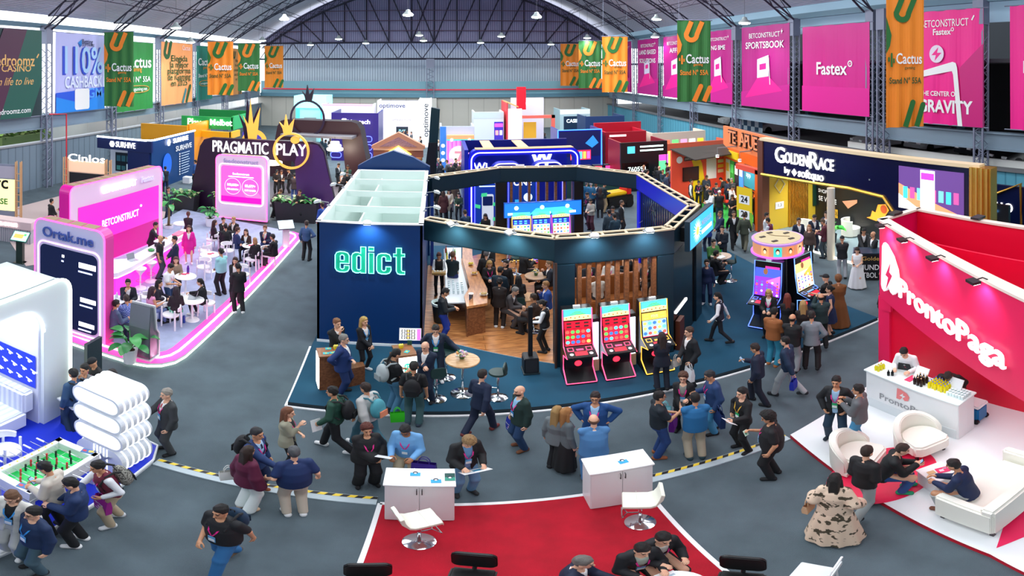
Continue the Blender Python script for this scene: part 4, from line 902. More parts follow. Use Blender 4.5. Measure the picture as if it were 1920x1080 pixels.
for sx in (-.2,.2):
    MB().tube([(sx,.2,0),(sx,.18,.45)],.014,WHITE,8).build('leg',t); MB().tube([(sx,-.2,0),(sx,-.18,.45),(sx,-.24,.82)],.014,WHITE,8).build('leg',t)
MB().box(-.21,.21,-.2,.21,.44,.47,mt('dfe6e6',.4)).build('seat',t,bevel=.01); MB().tube([(-.2,-.24,.8),(-.15,-.25,.86),(.15,-.25,.86),(.2,-.24,.8)],.014,WHITE,8).box(-.2,.2,-.245,-.225,.62,.7,mt('dfe6e6',.4)).build('backrest',t)
p = at(1275,1078,.75)
t = thing('table','white topped table with papers cut off by the lower border','table',(p.x-.12,p.y-.2,.022)); ORG[t.name] = Vector()
MB().lathe([(.3,.72),(.31,.74),(.3,.755)],(0,0,0),WHITE,32).build('tabletop',t,smooth=.5); MB().lathe([(.25,0),(.24,.02),(.04,.05),(.035,.72)],(0,0,0),BLACK,20).build('pedestal',t,smooth=.6)
sheet((p.x-.14,p.y-.05,.782),'black and white brochure open on the table at the lower border',.3,0,.3,.22,'eef0f2','22252a')

# ================================================================== the teal platform booth with the green neon word
TEAL = mt('084660',.9,noise=(1.6,.1),bump=('noise',150,.3)); NAVY = mt('04326a',.4); DARK = mt('122c3a',.35); WOODF = wood('96582a','d2935a',1,7,.3,1.0); WOODL = mt('d9c3a2',.6); WALN = wood('6a3f26','8d5a38',6,.6,.4)
b = MB().prism([(-3.0,10.42),(11.4,10.52),(11.35,19.0),(8.0,22.6),(-3.4,22.6),(-3.2,13.4)],0,.12,TEAL,mt('08222e',.6))
t = b.build('platform',label='low teal carpeted platform under the navy booth with the green neon word',cat='platform')
e = MB()
for p,q in (((-3.03,10.37),(11.46,10.47)),((11.46,10.47),(11.4,19.0)),((-3.03,10.37),(-3.25,13.4))):
    d = Vector((q[0]-p[0],q[1]-p[1],0)).normalized(); n = Vector((-d.y,d.x,0))*.03; P,Q = Vector((*p,0)),Vector((*q,0)); e.prism([(P-n)[:2],(Q-n)[:2],(Q+n)[:2],(P+n)[:2]],.0,.03,WHITE)
e.build('edge_trim',t)
MB().prism([(-.36,14.25),(2.78,12.32),(5.7,12.2),(7.3,13.95),(7.6,19.2),(5.7,21.5),(2.4,21.8),(-.36,20.1)],.1,.135,WOODF,WHITE).build('wooden_floor',label='warm wooden plank floor inside the navy booth',cat='floor')
bt = thing('exhibition_booth','navy octagonal booth on the teal platform with the green neon word and timber topped headers','booth',(2.5,16.5,.12))
b = MB(); z1 = 3.83; INW = mt('e4f3ee',.5)
x0,x1,y0,y1 = -3.12,-.38,13.6,21.0
for a in ((x0,x1,y0,y0+.06),(x0,x0+.06,y0,y1),(x1-.06,x1,y0,y1),(x0,x1,y1-.06,y1)): b.box(*a,.12,z1,NAVY)
b.build('tower_wall',bt)
b = MB()
for a in ((x0+.06,x1-.06,y0+.06,y0+.1),(x0+.06,x0+.1,y0+.06,y1-.06),(x1-.1,x1-.06,y0+.06,y1-.06),(x0+.06,x1-.06,y1-.1,y1-.06)): b.box(*a,.12,z1,INW)
for y in (15.6,17.6,19.5): b.box(x0+.1,x1-.1,y,y+.05,z1-.25,z1-.05,INW)
b.box(-2.2,-2.15,y0+.1,y1-.1,.12,z1-.3,INW); b.box(x0+.1,x1-.1,y0+.1,y1-.1,.12,.14,INW); b.build('white_lining',bt)
b = MB(); z = z1; b.box(x0-.03,x1+.03,y0-.03,y0+.1,z,z+.03,WHITE).box(x0-.03,x0+.1,y0,y1,z,z+.03,WHITE).box(x1-.1,x1+.03,y0,y1,z,z+.03,WHITE).box(x0,x1,y1-.1,y1+.03,z,z+.03,WHITE); b.build('top_trim',bt)
MB().box(x0,x1,y0-.03,y0-.01,.12,.2,mt('eef6fa',.3)).build('skirting',bt)
MB().ext([(-3.2,21.3,.12),(-.3,21.3,.12),(-.3,21.3,3.95),(-1.0,21.3,4.35),(-1.75,21.3,4.6),(-2.6,21.3,4.3),(-3.2,21.3,3.95)],(0,.3,0),NAVY).build('gable_panel',bt)
# neon lettering: condensed rounded letters, tube outlines over a dim green face
_c = [(.32,.74),(.24,.78),(.12,.78),(.04,.74),(0,.64),(0,.14),(.04,.04),(.12,0),(.24,0),(.32,.04),(.36,.14)]
GL = [(0,[(.36,.34),(.36,.64)]+_c+[(.36,.26),(.23,.26),(.23,.15),(.2,.12),(.16,.12),(.13,.15),(.13,.34)],[(.13,.45),(.23,.45),(.23,.62),(.2,.66),(.16,.66),(.13,.62)]),
      (.42,[(.23,1),(.36,1),(.36,0),(.23,0),(.23,.04),(.17,0),(.1,0),(.03,.05),(0,.14),(0,.64),(.03,.73),(.1,.78),(.17,.78),(.23,.74)],[(.13,.16),(.16,.12),(.2,.12),(.23,.16),(.23,.62),(.2,.66),(.16,.66),(.13,.62)]),
      (.85,[(0,0),(.13,0),(.13,.78),(0,.78)],None),(.85,[(0,.86),(.13,.86),(.13,1),(0,1)],None),
      (1.05,[(.36,.5),(.36,.64)]+_c+[(.36,.28),(.23,.28),(.23,.16),(.2,.12),(.16,.12),(.13,.16),(.13,.62),(.16,.66),(.2,.66),(.23,.62),(.23,.5)],None),
      (1.47,[(.07,1),(.2,1),(.2,.78),(.28,.78),(.28,.67),(.2,.67),(.2,.16),(.22,.12),(.28,.12),(.28,0),(.16,0),(.1,.03),(.07,.12),(.07,.67),(0,.67),(0,.78),(.07,.78)],None)]
F = Fr((-2.63,13.585,2.42),(1,0)); S_ = 1.8/1.75; b = MB(); q = MB(); GF = em('0a8f76',.4)
for o_,lp,hole in GL:
    for l_ in (lp,hole):
        if l_: b.tube([F.P((o_+u)*S_,v*.77,.03) for u,v in l_],.012,em('7dffdc',2.2),6,True)
    q.poly(F,[((o_+u)*S_,v*.77) for u,v in lp],GF,.008)
    if hole: q.poly(F,[((o_+u)*S_,v*.77) for u,v in hole],NAVY,.012)
b.build('neon_outline',bt); q.build('letter_backing',bt)
NEON_L = bpy.data.lights.new('neon_glow','AREA'); NEON_L.shape = 'RECTANGLE'; NEON_L.size = 1.8; NEON_L.size_y = .7; NEON_L.energy = 9; NEON_L.color = (.1,1,.75)
o = bpy.data.objects.new('neon_glow',NEON_L); COL.objects.link(o); o.location = (-1.73,13.35,2.83); o.rotation_euler = (-PI/2,0,0)
def header(p,q,za,zb,mat,th=.32,name='header',parent=bt,inner=None):
    p,q = Vector((*p,0)),Vector((*q,0)); F = Fr((p.x,p.y,0),(q.x-p.x,q.y-p.y)); L = (q-p).length
    b = MB().slab(F,0,za,L,zb,-.03,0,mat).slab(F,0,za,L,zb,-th,-th+.03,inner or mat).slab(F,0,za,L,za+.03,-th,0,mat); h = b.build(name,parent)
    r = MB().slab(F,-.02,zb,L+.02,zb+.035,-.06,.015,WOODL).slab(F,-.02,zb,L+.02,zb+.035,-th-.015,-th+.06,WOODL); n = max(2,int(L/.55))
    for i in range(n+1): u = L*i/n; r.slab(F,u-.03,zb,u+.03,zb+.03,-th+.05,-.05,WOODL)
    r.build('timber_frame',h); return F,L
MG = mt('1d3b47',.25,.3); Q0,Q1,Q2,Q3,Q4,Q5,Q6,Q7 = (-.36,14.2),(2.72,12.2),(5.72,12.02),(7.45,13.9),(7.8,19.2),(5.85,21.6),(2.5,21.95),(-.36,20.2)
header(Q0,Q1,3.22,3.8,MG); header(Q1,Q2,3.12,3.8,DARK); header(Q2,Q3,3.12,3.8,DARK)
header(Q3,Q4,3.2,3.8,mt('101a20',.3),inner=mt('1c22c0',.3)); header(Q4,Q5,3.2,3.8,DARK); header(Q5,Q6,3.2,3.8,DARK); header(Q6,Q7,3.2,3.8,DARK)
def pillar(x,y,w,d,rz,mat,z1=3.12,name='pillar',z0=.12): return MB().obox((x,y,(z0+z1)/2),(w,d,z1-z0),RZ(rz),mat).build(name,bt,bevel=.008)
pillar(2.98,12.33,.46,.4,-.05,DARK); pillar(5.5,12.22,.42,.4,-.05,DARK); pillar(7.28,14.05,.3,.3,.8,BLACK)
pillar(7.65,19.05,.25,.25,0,mt('1b1fd0',.3,0,.25)); pillar(5.75,21.3,.4,.3,0,BLACK,3.2); pillar(2.6,21.7,.45,.3,0,BLACK,3.2); pillar(-.2,20.2,.12,.3,0,mt('1d3f8f',.3),3.2)
F = Fr((3.22,12.14,.12),(Q2[0]-Q1[0],Q2[1]-Q1[1]))
for i in range(9): MB().slab(F,.06+i*.235,0,.16+i*.235,3.02,-.2,-.06,WALN).build('slat',bt)
MB().slab(F,-.06,0,-.03,2.2,-.02,.0,em('2a3bff',5)).build('light_strip',bt)
MB().tube([(2.74,12.12,.12),(2.74,12.12,3.2)],.03,mt('4b342a',.4),8).build('corner_post',bt)
F = Fr((Q2[0],Q2[1],.12),(Q3[0]-Q2[0],Q3[1]-Q2[1])); L = math.hypot(Q3[0]-Q2[0],Q3[1]-Q2[1])
MB().slab(F,.0,0,L,3.0,-.12,-.02,mt('1a1512',.12)).build('side_wall',bt); MB().slab(F,.15,1.15,1.15,1.22,-.02,.01,em('ffffff',3)).build('light_strip',bt)
MB().slab(F,.1,0,.5,.95,0,.12,mt('5d2f1f',.5)).build('plinth',bt); MB().slab(F,L-.55,0,L+.1,3.0,-.06,.04,mt('0d2230',.3)).build('end_panel',bt)
F = Fr((Q3[0],Q3[1],.12),(Q4[0]-Q3[0],Q4[1]-Q3[1])); L = math.hypot(Q4[0]-Q3[0],Q4[1]-Q3[1])
MB().slab(F,.1,0,L-.1,3.1,-.2,-.1,striped('07100f','122624',1.4,'Y',.12,.3)).build('back_panel',bt)
b = MB(); rnd = random.Random(5)
for i in range(26):
    u,v = rnd.uniform(.4,L-.4),rnd.uniform(.3,2.8); b.tube([F.P(u,v,-.24),F.P(u+rnd.uniform(-.5,.5),v+rnd.uniform(-.3,.5),-.26)],.008,mt(('4a6b66','6b4a44','9aa8a4')[i % 3],.4),4)
tag(b.build('twig_decor',bt),kind='stuff')
# projecting screen with the sun
F = Fr((5.98,12.22,3.1),(7.52-5.98,13.72-12.22)); L = math.hypot(1.54,1.5)
st = thing('display_screen','blue white screen with a sun burst jutting from the navy booth','screen',(6.75,12.97,3.1))
MB().slab(F,0,0,L,.84,.12,.26,mt('0e2c3d',.4)).slab(F,.2,.2,L-.2,.6,-.06,.12,BLACK).build('casing',st)
b = MB().rect(F,.03,.03,L-.03,.81,em('2f9ad0',1.2),.265)
for k in range(20):
    a = k*PI/10; b.poly(F,[(.62+.05*math.cos(a+.3),.42+.05*math.sin(a+.3)),(.62+.36*math.cos(a),.42+.36*math.sin(a)),(.62+.05*math.cos(a-.3),.42+.05*math.sin(a-.3))],em('ffffff',2.5),.27)
b.disc(F,.62,.42,.13,em('ffd34a',1.8),.275); b.text(F,'MERKUR',1.45,.52,.22,WHITE,.272,bold=.02,width=.95); b.rect(F,1.0,.2,1.95,.32,em('eaf8ff',2),.27); b.build('screen',st)
# arm spotlights along the headers
def arm_spot(x,y,z,dx,dy,label,power=90,par=None,spot=True,glow=22):
    t = thing('arm_spotlight',label,'spotlight',(x,y,z),'white arm spotlights on the booth headers'); ORG[t.name] = Vector()
    MB().box(-.05,.05,-.05,.05,0,.03,GREY).build('clamp',t); MB().tube([(0,0,.03),(0,0,.1),(dx*.3,dy*.3,.14)],.014,GREY,6).build('arm',t)
    R = Vector((0,0,1)).rotation_difference(Vector((-dx*.35,-dy*.35,-1))).to_matrix()
    MB().obox((dx*.34,dy*.34,.12),(.2,.14,.05),R,mt('c9d2d4',.3)).build('lamp_head',t); c = Vector((dx*.34,dy*.34,.12))+R @ Vector((0,0,.03))
    MB().obox(c,(.17,.11,.015),R,em('f4fffb',glow)).obox(c+Vector((dx*.02,dy*.02,.05)),(.1,.1,.05),R,em('f4fffb',glow)).build('lens',t)
    if spot:
        l = bpy.data.lights.new('arm_light','SPOT'); l.energy = power; l.spot_size = 2.2; l.spot_blend = .8; l.shadow_soft_size = .08; o = bpy.data.objects.new('arm_light',l); COL.objects.link(o); o.parent = t
        o.location = c+R @ Vector((0,0,.03)); o.rotation_euler = Vector((0,0,-1)).rotation_difference(R @ Vector((0,0,1))).to_euler()
for x,y,z,dx,dy,l in ((-1.75,13.56,3.86,0,-1,'above the green neon word'),(.5,13.6,3.84,-.5,-.85,'on the timber header nearest the neon block'),(1.85,12.73,3.84,-.5,-.85,'on the slanting header just before the corner'),
                           (3.6,12.13,3.84,-.05,-1,'over the first red slot machine'),(4.95,12.06,3.84,-.05,-1,'over the yellow slot machine')): arm_spot(x,y,z,dx,dy,'white arm spotlight '+l)
for i,(x,y) in enumerate(((-3.14,15.2),(-3.14,17.6),(-3.14,19.4))): arm_spot(x,y,3.86,-1,0,'white arm spotlight leaning out over the left wall of the neon block, %s' % ('nearest','middle','farthest')[i],spot=False,glow=.4)
for i,(x,y) in enumerate(((-.35,14.9),(-.35,16.8),(-.35,19))): arm_spot(x,y,3.86,1,0,'white arm spotlight leaning inward from the white lined block, %s' % ('nearest','middle','farthest')[i],spot=False,glow=.4)
# ---- slot machines
def slot_machine(name,label,hue,theme,group,w=.68,h=1.98,tall=False):
    t = thing(name,label,'slot machine',(0,0,0),group); pk = em(hue,1.6); K = mt('101216',.3)
    b = MB(); prof = [(.3,0),(-.42,0),(-.42,.06),(-.05,.3),(-.05,.72),(-.5,.84),(-.5,.88),(-.06,.98),(.02,1.5),(.06,h),(.3,h)]
    b.ext([(-w/2,y,z) for y,z in prof],(w,0,0),K); b.build('cabinet',t)
    e = MB()
    for sx in (-w/2,w/2): e.tube([(sx,-.42,.06),(sx,-.06,.3),(sx,-.06,.72),(sx,-.5,.86),(sx,-.07,.98),(sx,.01,1.5),(sx,.05,h)],.014,pk,5)
    e.tube([(-w/2,-.42,.05),(w/2,-.42,.05)],.014,pk,5).tube([(-w/2,.05,h),(w/2,.05,h)],.014,mt('9fe0d0',.3),5).build('edge_light',t)
    F1 = Fr((-w/2,-.065,.99),(1,0),-.15); F2 = Fr((-w/2,.012,1.5),(1,0),-.08); c = [em(x,1.25) for x in theme[:4]]
    if tall:
        T_ = MB().rect(F1,.03,.02,w-.03,1.02,c[0],.02).rect(F1,.03,.62,w-.03,1.02,c[1],.024).poly(F1,[(w*.45,.5),(w-.03,.7),(w-.03,.3)],c[2],.028).rect(F1,w*.4,.9,w-.06,.97,em('d02a8a',1),.03); rnd = random.Random(3)
        for i in range(5):
            for j in range(5): T_.disc(F1,.1+i*(w-.2)/4,.08+j*.095,.035,em(('5fc8d8','e05a4a','3a6fb0','f0f0e0','6a58c8')[rnd.randrange(5)],1.0),.034,10)
        T_.disc(F1,w*.42,.8,.07,em('8a5a38',.8),.034,14,.1).build('tall_screen',t)
    s1 = MB().rect(F1,.04,.02,w-.04,.46,c[0],.012); rnd = random.Random(len(label))
    for i in range(5):
        for j in range(3): s1.disc(F1,.1+i*(w-.2)/4,.1+j*.14,.048,em(('5fc8d8','e05a4a','3a6fb0','f0d060','58b858')[rnd.randrange(5)],1.1),.016,10)
    s1.rect(F1,.04,.005,w-.04,.025,em('f04050',1.4),.014); s1.build('reel_screen',t) if not tall else None
    s2 = MB().rect(F1,.04,.5,w-.04,.5+.0,c[1],.012) if 0 else MB()
    s2.quad(Vector((-w/2+.03,-.015,1.46)),Vector((w/2-.03,-.015,1.46)),Vector((w/2-.03,.012,1.66)),Vector((-w/2+.03,.012,1.66)),c[1])
    Fm = Fr((-w/2,-.02,1.46),(1,0),-.13)
    for i in range(6): s2.rect(Fm,.08+(i % 3)*.2,.03+(i//3)*.09,.19+(i % 3)*.2,.08+(i//3)*.09,em(theme[3],1.1),.012)
    s2.text(Fm,theme[4],w/2,.1,.1,em('ffe08a',1.5),.016,bold=.02) if len(theme) > 4 else None
    s2.build('bonus_screen',t) if not tall else None
    Ft = Fr((-w/2,.022,1.7),(1,0),-.12); s3 = MB().rect(Ft,.02,0,w-.02,.27,em('47b8ee',1.3),.02).poly(Ft,[(.02,0),(w-.02,0),(w-.02,.1),(w*.6,.14),(.02,.09)],em('e8d98a',1.3),.024)
    for i in range(3): s3.rect(Ft,.15+i*.05,.13+i*.035,w-.15-i*.05,.155+i*.035,em('4fb848',1.1),.028)
    for i in range(6): s3.disc(Ft,.08+i*.1,.05+.02*(i % 2),.018,em('b0482a',.9),.028,8)
    s3.build('top_screen',t) if not tall else None
    MB().box(-.08,.08,.08,.16,h,h+.07,mt('e8ecee',.3)).build('top_box',t)
    Fc = Fr((-w/2,-.49,.885),(1,0),-1.345); b = MB().rect(Fc,.03,.02,w-.03,.4,mt('1b1d22',.3),.006).rect(Fc,.2,.05,w-.2,.2,em('c01a2c',1.0),.012).rect(Fc,.06,.22,.2,.36,em(hue,.7),.01).rect(Fc,.08,.24,.18,.34,K,.014).rect(Fc,w-.2,.22,w-.06,.36,em(hue,.7),.01).rect(Fc,w-.18,.24,w-.08,.34,K,.014).rect(Fc,.26,.24,w-.26,.3,em(hue,.8),.012)
    b.build('console',t)
    for u in (.12,w-.12): MB().disc(Fc,u,.1,.045,WHITE,.016,14).build('button',t)
    MB().disc(Fr((-w/2,-.056,.44),(1,0)),w/2,.0,.085,em('ff2a40',1.8),.006).build('belly_lamp',t)
    return t
TH = [('c3192b','c8142a','e8c060','3a2020'),('d02038','c8142a','e8c060','3a2020'),('8fb8e8','d9a848','e8c060','e8b858','FIVE')]
for i,(u,hue,lab) in enumerate(((3.13,'ff4a78','red slot machine with pink edge light standing nearest the black speaker'),(4.02,'ff4a78','red slot machine with pink edge light in the middle of the row of three'),(4.96,'f2b03a','yellow edged slot machine with a desert picture beside the long haired woman'))):
    t = slot_machine('slot_machine',lab,hue,TH[i],'slot machines in front of the wooden slats'); t.location = (u,11.62-.05*i,.12); t.rotation_euler.z = -.04
for x,l in ((3.57,'pale lit tower panel between the two red slot machines'),(4.48,'pale lit tower panel between the red and the yellow slot machine')):
    t = thing('light_tower',l,'light panel',(x,11.85,.12),'lit panels between slot machines'); MB().box(x-.11,x+.11,11.75,12.0,.12,1.72,mt('15181c',.4)).build('casing',t); MB().box(x-.09,x+.09,11.735,11.75,.5,1.62,em('dfe9ff',1.6)).build('light_panel',t); MB().box(x-.1,x+.1,11.72,11.76,.14,.5,mt('e8d9b0',.5)).build('base_panel',t)
for i,(x,hue) in enumerate(((3.15,'f0b050'),(3.95,'7a5af0'),(4.75,'e050e0'))):
    l = 'slot machine with a blue fruit screen in the inner row, %s' % ('first beside the dark pillar','middle one','last one, framed in violet')[i]
    t = slot_machine('slot_machine',l,hue,('f2f0f4','1f2f9a','e8c060','58c8e8'),'inner row of slot machines',.74,1.8)
    t.location = (x+.15,20.75,.13)
for i in range(8): MB().box(2.95+i*.37,3.05+i*.37,21.45,21.6,.13,3.2,WALN).build('slat',bt)
t = thing('banner_screen','wide blue lit banner over the inner row of slot machines','screen',(4.2,21.2,1.85)); b = MB().box(2.65,5.85,21.1,21.25,1.78,2.42,mt('1c62c8',.4)); b.build('casing',t); F = Fr((2.65,21.095,1.78),(1,0)); b = MB().rect(F,.02,.02,3.18,.62,em('1c6fd8',.9),.004).poly(F,[(1.0,.1),(2.9,.2),(2.6,.4),(1.3,.38)],em('3fc8e8',1.2),.006)
for u in (.5,1.55,2.6): b.disc(F,u,.42,.09,em('bff0ff',1.6),.008,12); b.rect(F,u-.35,.12,u+.35,.22,em('e0f6ff',1.5),.008)
b.build('screen',t)
# ---- bar
bar = thing('bar_counter','long wooden bar counter with a white work shelf inside the navy booth','bar',(1.0,17,.135))
MB().prism([(.78,14.15),(1.35,14.35),(1.45,15.4),(1.2,18.2),(1.3,20.0),(.95,20.0),(.85,18.2),(.95,15.6),(.75,14.9)],1.08,1.16,wood('a86a3c','c98a54',5,1,.3)).build('bar_top',bar)
MB().prism([(.82,14.2),(1.3,14.4),(1.38,15.4),(1.15,18.2),(1.22,20.0),(1.1,20),(1.05,18.2),(1.15,15.5)],.135,1.08,WALN).build('front_panel',bar)
MB().box(.78,.82,14.15,14.9,.135,1.08,WALN).build('end_panel',bar)
MB().prism([(.22,14.9),(.8,14.9),(.92,15.6),(.82,18.2),(.9,20),(.3,20)],.9,.94,mt('dfe6e8',.3)).build('work_shelf',bar)
b = MB()
for y in (15,16.6,18.2,19.8): b.box(.25,.3,y,y+.05,.135,.9,GREY)
b.box(.24,.3,14.92,19.98,.86,.9,GREY); b.build('shelf_frame',bar)
BCOL = ('3f8a3a','7fb83a','d8e8ea','b03a2a','e8d048','2a3a6a'); rnd = random.Random(11)
for i in range(16):
    x,y = .45+rnd.uniform(-.15,.25),17.0+i*.16; b = MB().lathe([(.034,0),(.036,.16),(.014,.21),(.013,.28)],(x,y,.94),mt(BCOL[i % 6],.15),10)
    o = b.build('bottle',smooth=.6,label=('green glass','lime green','clear','red','yellow','dark blue')[i % 6]+' bottle on the white work shelf behind the bar',cat='bottle',group='%s bottles on the bar work shelf' % ('green','lime','clear','red','yellow','dark blue')[i % 6])
for i in range(22):
    x,y = .35+.13*(i % 4),15.55+.17*(i//4)+.04*(i % 2); b = MB().lathe([(.03,0),(.034,.11)],(x,y,.94),mt('e3f0f2',.1),10)
    b.build('drinking_glass',smooth=.6,label='clear drinking glass among the rows on the white work shelf behind the bar',cat='glass',group='glasses on the bar work shelf')
def bowl(x,y,z,label,c1,c2,r=.1):
    t = thing('fruit_bowl',label,'bowl',(x,y,z)); ORG[t.name] = Vector(); MB().lathe([(.05,0),(r,.06),(r*.94,.065),(.04,.012)],(0,0,0),mt(c1,.3),16).build('bowl',t,smooth=.8)
    b = MB(); 
    for i in range(9): b.sph((math.cos(i*2.4)*r*.5,math.sin(i*2.4)*r*.5,.06+.012*(i % 3)),.028,mt(c2,.5))
    o = b.build('filling',t,smooth=True); o['kind'] = 'stuff'
bowl(1.15,16.6,1.16,'pale bowl of snacks on the bar near the stacked cups','e8e0d0','e0b050'); bowl(1.1,17.5,1.16,'small yellow bowl farther along the bar','e8d890','e8d048'); bowl(1.1,19.6,1.16,'bowl of orange fruit at the far end of the bar','d8c8b0','e8a040',.15); bowl(1.3,14.9,1.16,'shallow bowl of sweets at the near end of the bar','e8e4dc','e0c080',.12)
MB().lathe([(.06,0),(.055,.2),(.05,.22),(.06,.24)],(.92,14.55,1.16),CHROME,16).build('coffee_pot',smooth=.6,label='polished metal jug on the near end of the bar',cat='jug')
t = thing('waste_bin','dark waste bin with a white liner behind the bar','bin',at(820,602,.136)+Vector((.1,0,0))); ORG[t.name] = Vector(); MB().lathe([(.2,0),(.26,.66),(.25,.66),(.19,.02)],(0,0,0),mt('14201f',.5),20).build('body',t,smooth=.6); MB().lathe([(.265,.6),(.275,.68),(.24,.69),(.22,.6)],(0,0,0),mt('cfe3df',.5),20).build('liner',t,smooth=.6)
def high_table(x,y,label,base=.135,r=.38,top='cfa778',h=1.0):
    t = thing('high_table',label,'table',(x,y,base)); ORG[t.name] = Vector(); MB().lathe([(r,h),(r+.01,h+.02),(r,h+.04)],(0,0,0),wood(top,'b98a58',2,8,.4),36).build('tabletop',t,smooth=.5); swivel_base(t,h,.26,CHROME,False); return t
def dark_stool(x,y,rz,label,base=.12,h=.72,group='dark bar stools of the navy booth',col='1c3a38'):
    t = thing('bar_stool',label,'stool',(x,y,base),group); ORG[t.name] = Vector(); t.rotation_euler.z = rz; swivel_base(t,h,.21); MB().lathe([(.17,h),(.2,h+.03),(.19,h+.07),(.1,h+.08)],(0,0,0),mt(col,.5),20).build('seat',t,smooth=.7)
    b = MB(); F = Fr((0,-.17,h+.03),(1,0),-.15); b.pslab(F,rrect(-.17,0,.17,.26,.08),-.02,.02,mt(col,.5)); b.build('backrest',t,bevel=.01); return t
high_table(.53,11.2,'round wooden topped high table with flowers on the teal platform',.12,.36,'d8b488',.98)
def flowers(x,y,z,label,cols,r=.13,n=46):
    t = thing('flower_arrangement',label,'flowers',(x,y,z)); ORG[t.name] = Vector(); MB().lathe([(.05,0),(.07,.09),(.06,.09)],(0,0,0),mt('3f6b3a',.4),12).build('vase',t,smooth=.6); b = MB(); g = MB(); rnd = random.Random(int(x*99))
    for i in range(n):
        a,q = rnd.uniform(0,6.28),r*math.sqrt(rnd.random()); p = Vector((q*math.cos(a),q*math.sin(a),.12+.1*(1-q/r)+rnd.uniform(-.03,.03)))
        if i % 3 == 0: d = Vector((math.cos(a),math.sin(a),.4))*.06; s = Vector((-math.sin(a),math.cos(a),0))*.022; g.quad(p-d,p-s,p+d,p+s,mt('4c8a3c',.6))
        else: b.sph(p,rnd.uniform(.018,.03),mt(cols[i % len(cols)],.6))
    b.build('blossoms',t,smooth=True); g.build('leaves',t)
flowers(.52,11.25,1.14,'posy of white, pink and orange flowers on the round high table',('f2eef0','e8b0c0','f0a860','f4f0d0','c8b0e0'))
p = at(715,0) if 0 else None
dark_stool(.2,11.95,2.6,'dark stool whose back the man in the navy suit holds'); p = at(815,760,.12); dark_stool(-.02,10.95,.3,'dark green stool in front of the backpacker in the black shirt'); p = at(918,712,.85); dark_stool(1.25,10.95,1.3,'dark stool hidden behind the walking man in the navy suit')
t = thing('loudspeaker','black column loudspeaker with a sub woofer box on the edge of the wooden floor','loudspeaker',(2.13,12.1,.12)); ORG[t.name] = Vector(); MB().box(-.17,.17,-.2,.2,.03,.5,mt('17191d',.5)).build('subwoofer',t,bevel=.02); MB().box(-.19,.19,-.22,.22,0,.05,mt('2a3a40',.4)).build('foot',t,bevel=.01); MB().box(-.05,.05,-.05,.05,.5,1.95,mt('121418',.4)).build('column',t,bevel=.01); MB().box(-.14,.14,-.205,-.2,.08,.45,mt('22262b',.7)).build('front_cloth',t)
def promo_desk(x,y,rz,label,cards):
    t = thing('promo_desk',label,'desk',(x,y,.12),'walnut desks with lit fronts on the teal platform'); ORG[t.name] = Vector(); t.rotation_euler.z = rz
    MB().box(-.27,.27,-.2,.2,0,1.0,WALN).build('body',t); MB().box(-.29,.29,-.22,.22,1.0,1.03,wood('8a5636','a87048',6,1,.4)).build('desktop',t); MB().prism([(.2,-.2),(.75,-.05),(.75,.15),(.2,.2)],0,.55,WALN).build('lower_wing',t)
    F = Fr((-.28,.2,.05),(0,-1)); b = MB().slab(F,0,0,.4,.92,0,.02,em('f4fffb',1.5)).text(F,'edict',.2,.46,.26,em('35d8a0',1.0),.024,bold=.02,rot=-PI/2,width=.6); b.build('lit_front',t); return t
promo_desk(-2.3,11.35,.35,'walnut desk with a white lit front at the corner of the teal platform',3)
promo_desk(-.72,11.65,1.9,'walnut desk with a touch screen and teal cards behind the two backpackers',2)
for x,y,rz,l in ((-2.38,11.48,.3,'teal card nearest the yellow bowl on the corner desk'),(-2.25,11.3,.5,'teal card in the middle of the corner desk'),(-2.38,11.24,.3,'teal card at the lit edge of the corner desk'),(-.66,11.55,1.2,'teal card with a yellow mark on the desk by the touch screen')):
    R = RZ(rz); o = MB().obox((0,0,0),(.13,.1,.004),R,mt('2fc0c8',.4)).obox((0,0,.003),(.05,.04,.002),R,mt('e8d048',.4)).build('promo_card',origin=(0,0,0),label=l,cat='card',group='teal cards on the walnut desks'); o.location = (x,y,1.155)
bowl(-2.22,11.52,1.152,'small yellow bowl on the corner desk','e8d020','f0e060',.06); bowl(-.8,11.75,1.152,'small yellow bowl on the desk by the touch screen','e8d020','f0e060',.06)
t = thing('touch_screen','white touch screen with nine round game icons on a desk stand','screen',(-.62,11.95,1.15)); ORG[t.name] = Vector(); MB().box(-.05,.05,-.05,.05,0,.12,mt('1d5a4a',.4)).build('stand',t); F = Fr((-.24,0,.1),(1,0),-.35); MB().slab(F,0,0,.5,.32,-.03,0,WHITE).build('casing',t); b = MB().rect(F,.02,.02,.48,.3,em('dfe4ea',1),.004)
for i in range(9): b.rect(F,.05+(i % 3)*.11,.04+(i//3)*.085,.14+(i % 3)*.11,.115+(i//3)*.085,mt('1a1a20',.4),.008).disc(F,.095+(i % 3)*.11,.078+(i//3)*.085,.028,em(('f0f0f0','f0b060','f0d8c0')[i % 3],1),.011,12)
b.rect(F,.4,.02,.48,.3,em('c060d8',1),.006); b.build('screen',t)
